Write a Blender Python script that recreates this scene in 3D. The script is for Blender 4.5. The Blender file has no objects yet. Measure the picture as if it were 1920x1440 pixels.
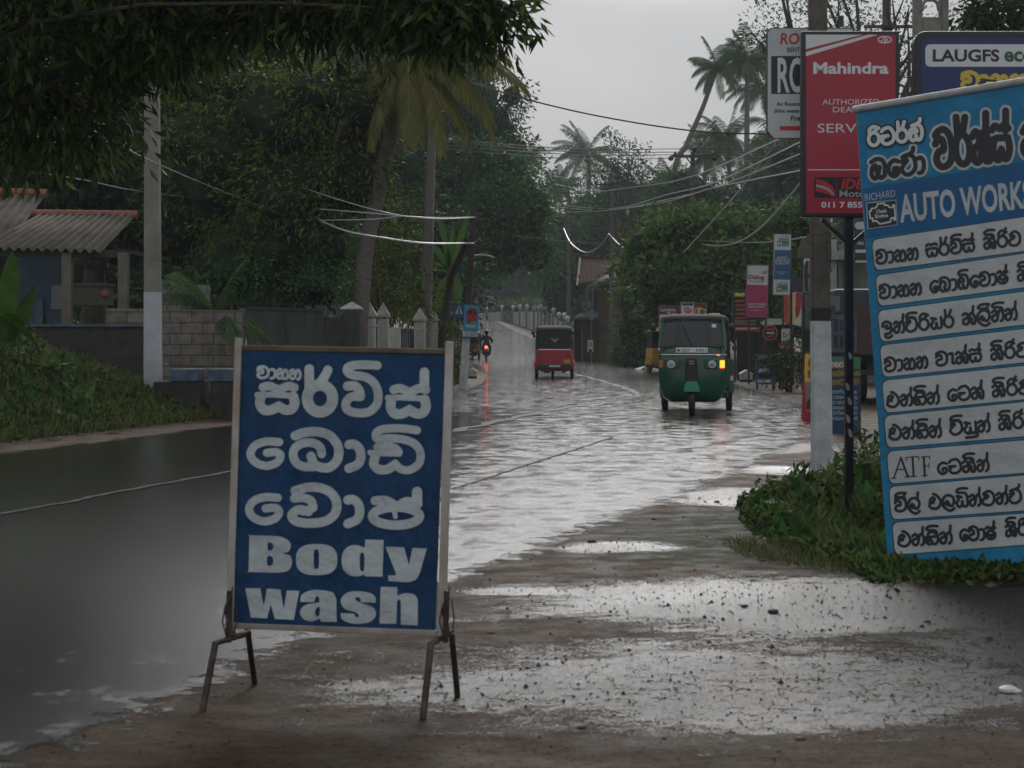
import bpy, math, random
import numpy as np
from mathutils import Vector, Matrix
random.seed(7); RNG = np.random.default_rng(7)
R = math.radians
# ---------------------------------------------------------------- camera, world, light
S = bpy.context.scene
COL = S.collection
EYE = 1.28; HOR = 635.0; FPX = 3000.0          # eye height, horizon row and focal length in photo pixels
cam = bpy.data.cameras.new('camera'); camo = bpy.data.objects.new('camera', cam); COL.objects.link(camo)
camo.location = (0, 0, EYE); camo.rotation_euler = (R(90), 0, 0)
cam.sensor_width = 36; cam.lens = 36 * FPX / 1920
cam.shift_y = (HOR - 720) / 1920
cam.clip_end = 3000; cam.clip_start = 0.05
cam.dof.use_dof = True; cam.dof.focus_distance = 26; cam.dof.aperture_fstop = 8.0
S.camera = camo
w = bpy.data.worlds.new('World'); S.world = w; w.use_nodes = True
nt = w.node_tree; bg = nt.nodes['Background']
sky = nt.nodes.new('ShaderNodeTexSky'); sky.sky_type = 'NISHITA'; sky.sun_disc = False
sky.sun_elevation = R(34); sky.sun_rotation = R(6); sky.dust_density = 6; sky.air_density = 1.2; sky.ozone_density = 1.0
hs = nt.nodes.new('ShaderNodeHueSaturation'); hs.inputs['Saturation'].default_value = 0.12
tc = nt.nodes.new('ShaderNodeTexCoord'); mp = nt.nodes.new('ShaderNodeMapping'); mp.inputs['Scale'].default_value = (1, 1, 3.2)
nz = nt.nodes.new('ShaderNodeTexNoise'); nz.inputs['Scale'].default_value = 3.2; nz.inputs['Detail'].default_value = 5; nz.inputs['Roughness'].default_value = .5
cr = nt.nodes.new('ShaderNodeValToRGB'); cr.color_ramp.elements[0].position = .33; cr.color_ramp.elements[0].color = (3.5, 3.75, 4.1, 1)
cr.color_ramp.elements[1].position = .66; cr.color_ramp.elements[1].color = (5.5, 5.5, 5.6, 1)
mx = nt.nodes.new('ShaderNodeMix'); mx.data_type = 'RGBA'; mx.inputs[0].default_value = .86
L = nt.links.new
L(sky.outputs[0], hs.inputs['Color']); L(tc.outputs['Generated'], mp.inputs[0]); L(mp.outputs[0], nz.inputs['Vector']); L(nz.outputs['Fac'], cr.inputs[0])
L(hs.outputs[0], mx.inputs[6]); L(cr.outputs[0], mx.inputs[7]); 
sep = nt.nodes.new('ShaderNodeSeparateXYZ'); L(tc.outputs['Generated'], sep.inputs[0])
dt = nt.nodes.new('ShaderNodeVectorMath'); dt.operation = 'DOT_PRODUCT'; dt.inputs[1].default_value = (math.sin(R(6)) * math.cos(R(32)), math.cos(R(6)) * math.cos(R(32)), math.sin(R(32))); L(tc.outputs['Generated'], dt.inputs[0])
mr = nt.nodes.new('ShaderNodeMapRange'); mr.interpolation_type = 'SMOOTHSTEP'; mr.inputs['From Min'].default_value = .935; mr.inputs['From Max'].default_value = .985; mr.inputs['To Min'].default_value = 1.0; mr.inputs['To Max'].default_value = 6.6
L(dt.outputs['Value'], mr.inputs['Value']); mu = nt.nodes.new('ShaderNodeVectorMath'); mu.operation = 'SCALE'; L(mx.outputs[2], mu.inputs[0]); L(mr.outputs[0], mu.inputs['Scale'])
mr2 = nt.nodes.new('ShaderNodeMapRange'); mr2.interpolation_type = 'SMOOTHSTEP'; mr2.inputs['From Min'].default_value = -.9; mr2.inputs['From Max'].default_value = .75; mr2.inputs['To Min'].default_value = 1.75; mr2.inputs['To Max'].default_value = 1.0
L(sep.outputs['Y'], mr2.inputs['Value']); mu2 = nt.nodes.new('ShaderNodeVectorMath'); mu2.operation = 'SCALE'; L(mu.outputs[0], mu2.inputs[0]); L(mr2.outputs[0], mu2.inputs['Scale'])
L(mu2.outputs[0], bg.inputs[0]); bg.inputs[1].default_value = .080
sun = bpy.data.lights.new('sun', 'SUN'); sun.energy = .5; sun.angle = R(24); sun.color = (1, .96, .9)
suno = bpy.data.objects.new('sun', sun); COL.objects.link(suno); suno.rotation_euler = (R(-56), 0, R(-6)); suno.location = (0, 30, 40)
S.view_settings.view_transform = 'Standard'; S.view_settings.look = 'None'; S.view_settings.exposure = 0; S.view_settings.gamma = 1
S.cycles.max_bounces = 6; S.cycles.transparent_max_bounces = 8; S.cycles.volume_bounces = 0
S.cycles.use_denoising = True

# ---------------------------------------------------------------- projection helpers
def P(px, py, Y):
    return Vector(((px - 960) * Y / FPX, Y, EYE - (py - HOR) * Y / FPX))
class Plane:
    def __init__(s, a, b, c):
        s.o = a; n = (b - a).cross(c - a).normalized()
        if n.y > 0: n = -n
        s.n = n
    def hit(s, px, py, off=0.0):
        d = Vector(((px - 960) / FPX, 1, -(py - HOR) / FPX)); C = Vector((0, 0, EYE))
        o = s.o + s.n * off
        return C + d * ((o - C).dot(s.n) / d.dot(s.n))
def flat(Y, yaw=0.0, px=960):
    a = P(px, 600, Y); c, sn = math.cos(yaw), math.sin(yaw)
    return Plane(a, a + Vector((c, sn, 0)), a + Vector((0, 0, 1)))

# ---------------------------------------------------------------- object helpers
def wloc(o):
    v = Vector((0, 0, 0))
    while o is not None: v = v + o.location; o = o.parent
    return v
def tag(o, label=None, cat=None, group=None, kind=None):
    if label: o['label'] = label
    if cat: o['category'] = cat
    if group: o['group'] = group
    if kind: o['kind'] = kind
    return o
def thing(name, label, cat, loc=(0, 0, 0), group=None):
    o = bpy.data.objects.new(name, None); COL.objects.link(o); o.location = loc; o.empty_display_size = .2
    return tag(o, label, cat, group)
def npobj(name, V, F, mat, parent=None, smooth=False):
    """V (n,3) array in world coordinates, F list/array of faces"""
    V = np.asarray(V, dtype=np.float64).reshape(-1, 3)
    if parent is not None: V = V - np.array(wloc(parent))
    me = bpy.data.meshes.new(name)
    if isinstance(F, np.ndarray):
        k = F.shape[1]; nf = len(F)
        me.vertices.add(len(V)); me.vertices.foreach_set('co', V.ravel().astype(np.float32))
        me.loops.add(nf * k); me.loops.foreach_set('vertex_index', F.ravel().astype(np.int32))
        me.polygons.add(nf); me.polygons.foreach_set('loop_start', np.arange(0, nf * k, k, dtype=np.int32))
        try: me.polygons.foreach_set('loop_total', np.full(nf, k, dtype=np.int32))
        except Exception: pass
        me.update(calc_edges=True)
    else:
        me.from_pydata(V.tolist(), [], F); me.update()
    if mat: me.materials.append(mat)
    if smooth: me.polygons.foreach_set('use_smooth', np.ones(len(me.polygons), dtype=bool))
    o = bpy.data.objects.new(name, me); COL.objects.link(o)
    if parent is not None: o.parent = parent
    return o
class MB:
    def __init__(s): s.v = []; s.f = []
    def add(s, vs, fs):
        b = len(s.v); s.v += [tuple(v) for v in vs]; s.f += [tuple(i + b for i in f) for f in fs]; return s
    def box(s, c, d, rz=0, rx=0, ry=0):
        M = Matrix.Rotation(rz, 3, 'Z') @ Matrix.Rotation(ry, 3, 'Y') @ Matrix.Rotation(rx, 3, 'X'); c = Vector(c)
        vs = [c + M @ Vector((x * d[0] / 2, y * d[1] / 2, z * d[2] / 2)) for x in (-1, 1) for y in (-1, 1) for z in (-1, 1)]
        return s.add(vs, [(0, 1, 3, 2), (4, 6, 7, 5), (0, 4, 5, 1), (2, 3, 7, 6), (0, 2, 6, 4), (1, 5, 7, 3)])
    def bar(s, a, b, wd, hd=None):
        a, b = Vector(a), Vector(b); hd = hd or wd; d = (b - a).normalized()
        up = Vector((0, 0, 1)) if abs(d.z) < .95 else Vector((0, 1, 0))
        x = d.cross(up).normalized() * wd / 2; y = x.cross(d).normalized() * hd / 2
        vs = [p + x * i + y * j for p in (a, b) for i, j in ((-1, -1), (1, -1), (1, 1), (-1, 1))]
        return s.add(vs, [(0, 1, 2, 3), (7, 6, 5, 4), (0, 4, 5, 1), (1, 5, 6, 2), (2, 6, 7, 3), (3, 7, 4, 0)])
    def tube(s, pts, rad, n=8, cap=True):
        pts = [Vector(p) for p in pts]; m = len(pts)
        if not hasattr(rad, '__len__'): rad = [rad] * m
        rings = []; x = None
        for i, p in enumerate(pts):
            d = (pts[min(i + 1, m - 1)] - pts[max(i - 1, 0)]).normalized()
            if x is None:
                u = Vector((0, 0, 1)) if abs(d.z) < .9 else Vector((1, 0, 0)); x = d.cross(u).normalized()
            x = (x - d * x.dot(d)).normalized(); y = d.cross(x)
            rings.append([p + (x * math.cos(2 * math.pi * k / n) + y * math.sin(2 * math.pi * k / n)) * rad[i] for k in range(n)])
        return s.loft(rings, cap)
    def loft(s, rings, cap=True, close=True):
        n = len(rings[0]); b = len(s.v)
        for r in rings: s.v += [tuple(v) for v in r]
        for i in range(len(rings) - 1):
            for k in range(n if close else n - 1):
                a = b + i * n + k; c = b + i * n + (k + 1) % n
                s.f.append((a, c, c + n, a + n))
        if cap:
            s.f.append(tuple(b + k for k in reversed(range(n)))); e = b + (len(rings) - 1) * n
            s.f.append(tuple(e + k for k in range(n)))
        return s
    def cyl(s, a, b, r, n=16, r2=None): return s.tube([a, b], [r, r if r2 is None else r2], n)
    def ball(s, c, r, nu=12, nv=8):
        c = Vector(c)
        if not hasattr(r, '__len__'): r = (r, r, r)
        rings = [[c + Vector((math.sin(t) * math.cos(2 * math.pi * k / nu) * r[0], math.sin(t) * math.sin(2 * math.pi * k / nu) * r[1], math.cos(t) * r[2])) for k in range(nu)]
                 for t in [math.pi * (j + .02) / (nv + .04) for j in range(nv + 1)]]
        return s.loft(rings)
    def prism(s, pts, ext):      # planar polygon extruded by vector
        pts = [Vector(p) for p in pts]; ext = Vector(ext); n = len(pts)
        return s.add(pts + [p + ext for p in pts], [tuple(range(n)), tuple(reversed(range(n, 2 * n)))] + [(i, i + n, (i + 1) % n + n, (i + 1) % n) for i in range(n)])
    def build(s, name, mat, parent=None, smooth=False, bev=0, recalc=False):
        o = npobj(name, np.array(s.v), s.f, mat, parent, smooth)
        import bmesh
        bm = bmesh.new(); bm.from_mesh(o.data); bmesh.ops.recalc_face_normals(bm, faces=bm.faces); bm.to_mesh(o.data); bm.free()
        if bev:
            m = o.modifiers.new('bevel', 'BEVEL'); m.width = bev; m.segments = 2; m.limit_method = 'ANGLE'; m.angle_limit = R(40)
        if smooth and not bev:
            try: o.data.set_sharp_from_angle(angle=R(42))
            except Exception: pass
        return o
def catmull(pts, k=6, closed=False):
    pts = [tuple(p) for p in pts]; n = len(pts)
    if n < 3: return pts
    out = []
    rng = range(n) if closed else range(n - 1)
    for i in rng:
        g = (lambda j: pts[j % n]) if closed else (lambda j: pts[min(max(j, 0), n - 1)])
        p0, p1, p2, p3 = g(i - 1), g(i), g(i + 1), g(i + 2)
        for t in [j / k for j in range(k)]:
            out.append(tuple(.5 * (2 * b + (c - a) * t + (2 * a - 5 * b + 4 * c - d) * t * t + (3 * b - a - 3 * c + d) * t ** 3) for a, b, c, d in zip(p0, p1, p2, p3)))
    if not closed: out.append(pts[-1])
    return out

# ---------------------------------------------------------------- materials
def mat(name, col, rough=.5, metal=0, var=0.0, vs=3.0, col2=None, bump=0.0, bs=20.0, spec=.5, trans=0, emit=None, coord='Object', rv=0.0, stretch=None, bd=.02):
    m = bpy.data.materials.new(name); m.use_nodes = True; t = m.node_tree; b = t.nodes['Principled BSDF']
    b.inputs['Base Color'].default_value = (*col, 1); b.inputs['Roughness'].default_value = rough; b.inputs['Metallic'].default_value = metal
    b.inputs['Specular IOR Level'].default_value = spec
    if trans: b.inputs['Transmission Weight'].default_value = trans
    if emit: b.inputs['Emission Color'].default_value = (*emit[0], 1); b.inputs['Emission Strength'].default_value = emit[1]
    if var or bump or col2 or rv:
        c = t.nodes.new('ShaderNodeTexCoord'); src = c.outputs[coord]
        if stretch:
            q = t.nodes.new('ShaderNodeMapping'); q.inputs['Scale'].default_value = stretch; t.links.new(src, q.inputs[0]); src = q.outputs[0]
    if var or col2 or rv:
        n = t.nodes.new('ShaderNodeTexNoise'); n.inputs['Scale'].default_value = vs; n.inputs['Detail'].default_value = 7; n.inputs['Roughness'].default_value = .65
        t.links.new(src, n.inputs['Vector'])
        r = t.nodes.new('ShaderNodeValToRGB'); r.color_ramp.elements[0].position = .35; r.color_ramp.elements[1].position = .68
        c2 = col2 or tuple(x * (1 - var) for x in col); c1 = tuple(min(1, x * (1 + var * .5)) for x in col) if not col2 else col
        r.color_ramp.elements[0].color = (*c2, 1); r.color_ramp.elements[1].color = (*c1, 1)
        t.links.new(n.outputs['Fac'], r.inputs[0]); t.links.new(r.outputs[0], b.inputs['Base Color'])
        if rv:
            mr = t.nodes.new('ShaderNodeMapRange'); mr.inputs['To Min'].default_value = max(.03, rough - rv); mr.inputs['To Max'].default_value = min(1, rough + rv)
            mr.inputs['From Min'].default_value = .35; mr.inputs['From Max'].default_value = .65
            t.links.new(n.outputs['Fac'], mr.inputs['Value']); t.links.new(mr.outputs[0], b.inputs['Roughness'])
    if bump:
        n2 = t.nodes.new('ShaderNodeTexNoise'); n2.inputs['Scale'].default_value = bs; n2.inputs['Detail'].default_value = 5
        t.links.new(src, n2.inputs['Vector']); bp = t.nodes.new('ShaderNodeBump'); bp.inputs['Strength'].default_value = min(1, bump); bp.inputs['Distance'].default_value = bd
        t.links.new(n2.outputs['Fac'], bp.inputs['Height']); t.links.new(bp.outputs[0], b.inputs['Normal'])
    return m
def leafmat(name, cols, rough=.42, trans=.25):
    trans = min(.42, trans * 1.5)
    m = bpy.data.materials.new(name); m.use_nodes = True; t = m.node_tree; b = t.nodes['Principled BSDF']
    g = t.nodes.new('ShaderNodeNewGeometry'); r = t.nodes.new('ShaderNodeValToRGB'); r.color_ramp.interpolation = 'LINEAR'
    n = len(cols)
    while len(r.color_ramp.elements) < n: r.color_ramp.elements.new(.5)
    for i, c in enumerate(cols): r.color_ramp.elements[i].position = i / (n - 1); r.color_ramp.elements[i].color = (*c, 1)
    t.links.new(g.outputs['Random Per Island'], r.inputs[0]); t.links.new(r.outputs[0], b.inputs['Base Color'])
    b.inputs['Roughness'].default_value = rough + .08; b.inputs['Specular IOR Level'].default_value = .22
    tr = t.nodes.new('ShaderNodeBsdfTranslucent'); t.links.new(r.outputs[0], tr.inputs[0]); ms = t.nodes.new('ShaderNodeMixShader'); ms.inputs[0].default_value = trans
    t.links.new(b.outputs[0], ms.inputs[1]); t.links.new(tr.outputs[0], ms.inputs[2]); t.links.new(ms.outputs[0], t.nodes['Material Output'].inputs[0])
    return m
def hexc(h):
    r = [int(h[i:i + 2], 16) / 255 for i in (0, 2, 4)]
    return tuple(x / 12.92 if x <= .04045 else ((x + .055) / 1.055) ** 2.4 for x in r)
M = {}
M['leaf_mango'] = leafmat('leaf_mango', [(.014, .028, .012), (.026, .056, .018), (.052, .090, .024), (.12, .15, .028)], .38, .28)
M['leaf_dark'] = leafmat('leaf_dark', [(0.012, 0.032, 0.012), (0.022, 0.060, 0.019), (0.037, 0.088, 0.024)], .45, .15)
M['leaf_olive'] = leafmat('leaf_olive', [(.028, .055, .014), (.055, .10, .020), (.11, .15, .03), (.22, .24, .045)], .42, .25)
M['leaf_green'] = leafmat('leaf_green', [(0.025, 0.079, 0.024), (0.046, 0.131, 0.035), (0.085, 0.193, 0.047)], .4, .22)
M['leaf_almond'] = leafmat('leaf_almond', [(.030, .070, .022), (.060, .125, .034), (.10, .18, .045), (.17, .25, .07)], .45, .3)
M['leaf_far'] = leafmat('leaf_far', [(0.025, 0.067, 0.030), (0.043, 0.102, 0.041), (0.070, 0.140, 0.049)], .5, .2)
M['leaf_lime'] = leafmat('leaf_lime', [(0.078, 0.149, 0.027), (0.124, 0.210, 0.034), (0.186, 0.263, 0.041)], .5, .3)
M['weed'] = leafmat('weed', [(.016, .040, .014), (.035, .080, .020), (.060, .115, .030), (.10, .15, .040), (.17, .17, .05)], .5, .3)
M['grass'] = leafmat('grass', [(.030, .050, .014), (.055, .085, .022), (.10, .12, .045), (.16, .14, .07)], .6, .25)
M['palm_leaf'] = leafmat('palm_leaf', [(0.034, 0.079, 0.024), (0.062, 0.123, 0.035), (0.101, 0.166, 0.047)], .4, .2)
M['palm_yellow'] = leafmat('palm_yellow', [(.06, .09, .025), (.13, .13, .035), (.19, .155, .045)], .5, .25)
M['banana'] = leafmat('banana', [(.04, .10, .022), (.06, .13, .03)], .45, .3)
M['bark'] = mat('bark', (.07, .058, .045), .8, var=.5, vs=8, bump=.6, bs=18)
M['palm_bark'] = mat('palm_bark', (.13, .12, .105), .8, var=.4, vs=5, bump=.6, bs=12, stretch=(1, 1, 4))
M['concrete'] = mat('concrete', (.24, .23, .20), .75, var=.35, vs=3, bump=.25, bs=40)
M['concrete_dark'] = mat('concrete_dark', (.105, .095, .078), .75, var=.45, vs=3.5, bump=.3, bs=30)
M['whitewash'] = mat('whitewash', (.58, .62, .63), .65, col2=(.36, .39, .39), vs=5, bump=.3, bs=30)
M['block'] = mat('block', (.13, .115, .10), .85, var=.4, vs=4, bump=.4, bs=30)
M['tar'] = mat('tar', (.018, .016, .014), .6, var=.3)
M['black'] = mat('black_paint', (.012, .012, .014), .35, var=.3, vs=8)
M['rubber'] = mat('rubber', (.012, .012, .012), .6)
M['steel'] = mat('steel', (.10, .085, .075), .5, .6, col2=(.035, .022, .016), vs=14)
M['alu'] = mat('painted_frame', (.42, .42, .40), .45, .1, col2=(.22, .17, .12), vs=5, stretch=(1, 1, .5))
M['wood_old'] = mat('old_wood', (.13, .095, .06), .7, var=.5, vs=6, stretch=(1, 1, .3))
M['white'] = mat('white_print', (.62, .64, .64), .4, var=.06, vs=6)
M['cream'] = mat('cream_print', (.60, .58, .50), .45, var=.1, vs=5)
M['ink'] = mat('black_print', (.012, .012, .016), .4)
M['cable'] = mat('cable', (.02, .02, .022), .4)
M['cable_wet_sheen'] = mat('wet_sheen_cable', (.50, .48, .50), .3, .3)  # pale base colour stands in for the light caught by wet cables
M['chrome'] = mat('chrome', (.6, .6, .6), .2, 1)
M['glass_dark'] = mat('dark_glass', (.02, .024, .024), .08, spec=.8)

# ---------------------------------------------------------------- lettering: SDF strokes -> filled mesh, outline text
class Deco:
    def __init__(s, plane, off): s.p = plane; s.off = off; s.v = []; s.f = []
    def raw(s, V, F):
        b = len(s.v); s.v += [tuple(s.p.hit(x, y, s.off)) for x, y in V]; s.f += [tuple(i + b for i in f) for f in F]; return s
    def poly(s, pts): return s.raw(pts, [tuple(range(len(pts)))])
    def rect(s, x0, y0, x1, y1): return s.poly([(x0, y0), (x1, y0), (x1, y1), (x0, y1)])
    def sdf(s, strokes, cell=.8, grow=0.0):
        segs = []
        for st in strokes:
            pts, r = st
            if not hasattr(r, '__len__'): r = [r] * len(pts)
            for i in range(len(pts) - 1): segs.append((pts[i], pts[i + 1], r[i] + grow, r[i + 1] + grow))
        X0 = min(min(a[0], b[0]) - max(r1, r2) for a, b, r1, r2 in segs) - 2 * cell; Y0 = min(min(a[1], b[1]) - max(r1, r2) for a, b, r1, r2 in segs) - 2 * cell
        X1 = max(max(a[0], b[0]) + max(r1, r2) for a, b, r1, r2 in segs) + 2 * cell; Y1 = max(max(a[1], b[1]) + max(r1, r2) for a, b, r1, r2 in segs) + 2 * cell
        nx = int((X1 - X0) / cell) + 2; ny = int((Y1 - Y0) / cell) + 2
        D = np.full((ny, nx), 1e3)
        for a, b, r1, r2 in segs:
            rm = max(r1, r2) + 2 * cell
            i0 = max(0, int((min(a[0], b[0]) - rm - X0) / cell)); i1 = min(nx, int((max(a[0], b[0]) + rm - X0) / cell) + 2)
            j0 = max(0, int((min(a[1], b[1]) - rm - Y0) / cell)); j1 = min(ny, int((max(a[1], b[1]) + rm - Y0) / cell) + 2)
            gx = X0 + np.arange(i0, i1) * cell; gy = Y0 + np.arange(j0, j1) * cell
            GX, GY = np.meshgrid(gx, gy); dx, dy = b[0] - a[0], b[1] - a[1]; l2 = dx * dx + dy * dy + 1e-9
            t = np.clip(((GX - a[0]) * dx + (GY - a[1]) * dy) / l2, 0, 1)
            d = np.hypot(GX - a[0] - t * dx, GY - a[1] - t * dy) - (r1 + (r2 - r1) * t)
            D[j0:j1, i0:i1] = np.minimum(D[j0:j1, i0:i1], d)
        V = []; F = []
        ins = D < 0
        full = ins[:-1, :-1] & ins[1:, :-1] & ins[:-1, 1:] & ins[1:, 1:]
        part = (ins[:-1, :-1] | ins[1:, :-1] | ins[:-1, 1:] | ins[1:, 1:]) & ~full
        for j in range(ny - 1):
            row = full[j]; i = 0
            idx = np.flatnonzero(row)
            if len(idx):
                br = np.flatnonzero(np.diff(idx) > 1); st = [idx[0]] + [idx[k + 1] for k in br]; en = [idx[k] for k in br] + [idx[-1]]
                for a, b in zip(st, en):
                    x0, x1, y0, y1 = X0 + a * cell, X0 + (b + 1) * cell, Y0 + j * cell, Y0 + (j + 1) * cell
                    k = len(V); V += [(x0, y0), (x1, y0), (x1, y1), (x0, y1)]; F.append((k, k + 1, k + 2, k + 3))
        for j, i in zip(*np.nonzero(part)):
            cs = [(i, j), (i + 1, j), (i + 1, j + 1), (i, j + 1)]; vals = [D[c[1], c[0]] for c in cs]; poly = []
            for q in range(4):
                v0, v1 = vals[q], vals[(q + 1) % 4]; c0, c1 = cs[q], cs[(q + 1) % 4]
                if v0 < 0: poly.append((X0 + c0[0] * cell, Y0 + c0[1] * cell))
                if (v0 < 0) != (v1 < 0):
                    t = v0 / (v0 - v1); poly.append((X0 + (c0[0] + (c1[0] - c0[0]) * t) * cell, Y0 + (c0[1] + (c1[1] - c0[1]) * t) * cell))
            if len(poly) >= 3:
                k = len(V); V += poly; F.append(tuple(range(k, k + len(poly))))
        return s.raw(V, F)
    def loops(s, loops):
        V, F = fill2d(loops); return s.raw(V, F)
    def text(s, body, x0, y0, x1, y1, cap, bold=0.0, up=(0, -1), ext=1.0):
        V, F = textmesh(body, bold); xs = [v[0] for v in V]; a, b = min(xs), max(xs)
        out = [(x0 + (x - a) / (b - a) * (x1 - x0) + up[0] * y / CAP * cap, y0 + (x - a) / (b - a) * (y1 - y0) + up[1] * y / CAP * cap) for x, y in V]
        return s.raw(out, F)
    def build(s, name, m, parent): return npobj(name, np.array(s.v), s.f, m, parent)
def curve_to_mesh(cu):
    o = bpy.data.objects.new('tmp', cu); COL.objects.link(o)
    dg = bpy.context.evaluated_depsgraph_get(); dg.update(); e = o.evaluated_get(dg); me = e.to_mesh()
    V = [(v.co.x, v.co.y) for v in me.vertices]; F = [tuple(p.vertices) for p in me.polygons]
    e.to_mesh_clear(); bpy.data.objects.remove(o); bpy.data.curves.remove(cu)
    return V, F
def fill2d(loops):
    cu = bpy.data.curves.new('t', 'CURVE'); cu.dimensions = '2D'; cu.fill_mode = 'FRONT'
    for lp in loops:
        sp = cu.splines.new('POLY'); sp.points.add(len(lp) - 1)
        for i, p in enumerate(lp): sp.points[i].co = (p[0], p[1], 0, 1)
        sp.use_cyclic_u = True
    return curve_to_mesh(cu)
_tc = {}
def textmesh(body, bold=0.0):
    k = (body, bold)
    if k not in _tc:
        cu = bpy.data.curves.new('t', 'FONT'); cu.body = body; cu.size = 1; cu.offset = bold; cu.resolution_u = 3; cu.fill_mode = 'FRONT'
        _tc[k] = curve_to_mesh(cu)
    return _tc[k]
CAP = max(y for x, y in textmesh('H')[0])
def ell(cx, cy, rx, ry, a0=0, a1=360, n=24):
    return [(cx + rx * math.cos(R(a0 + (a1 - a0) * k / n)), cy + ry * math.sin(R(a0 + (a1 - a0) * k / n))) for k in range(n + 1)]
def rrect(x0, y0, x1, y1, r, n=5):
    o = []
    for cx, cy, a in ((x1 - r, y0 + r, -90), (x1 - r, y1 - r, 0), (x0 + r, y1 - r, 90), (x0 + r, y0 + r, 180)):
        o += [(cx + r * math.cos(R(a + 90 * k / n)), cy + r * math.sin(R(a + 90 * k / n))) for k in range(n + 1)]
    return o
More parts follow.
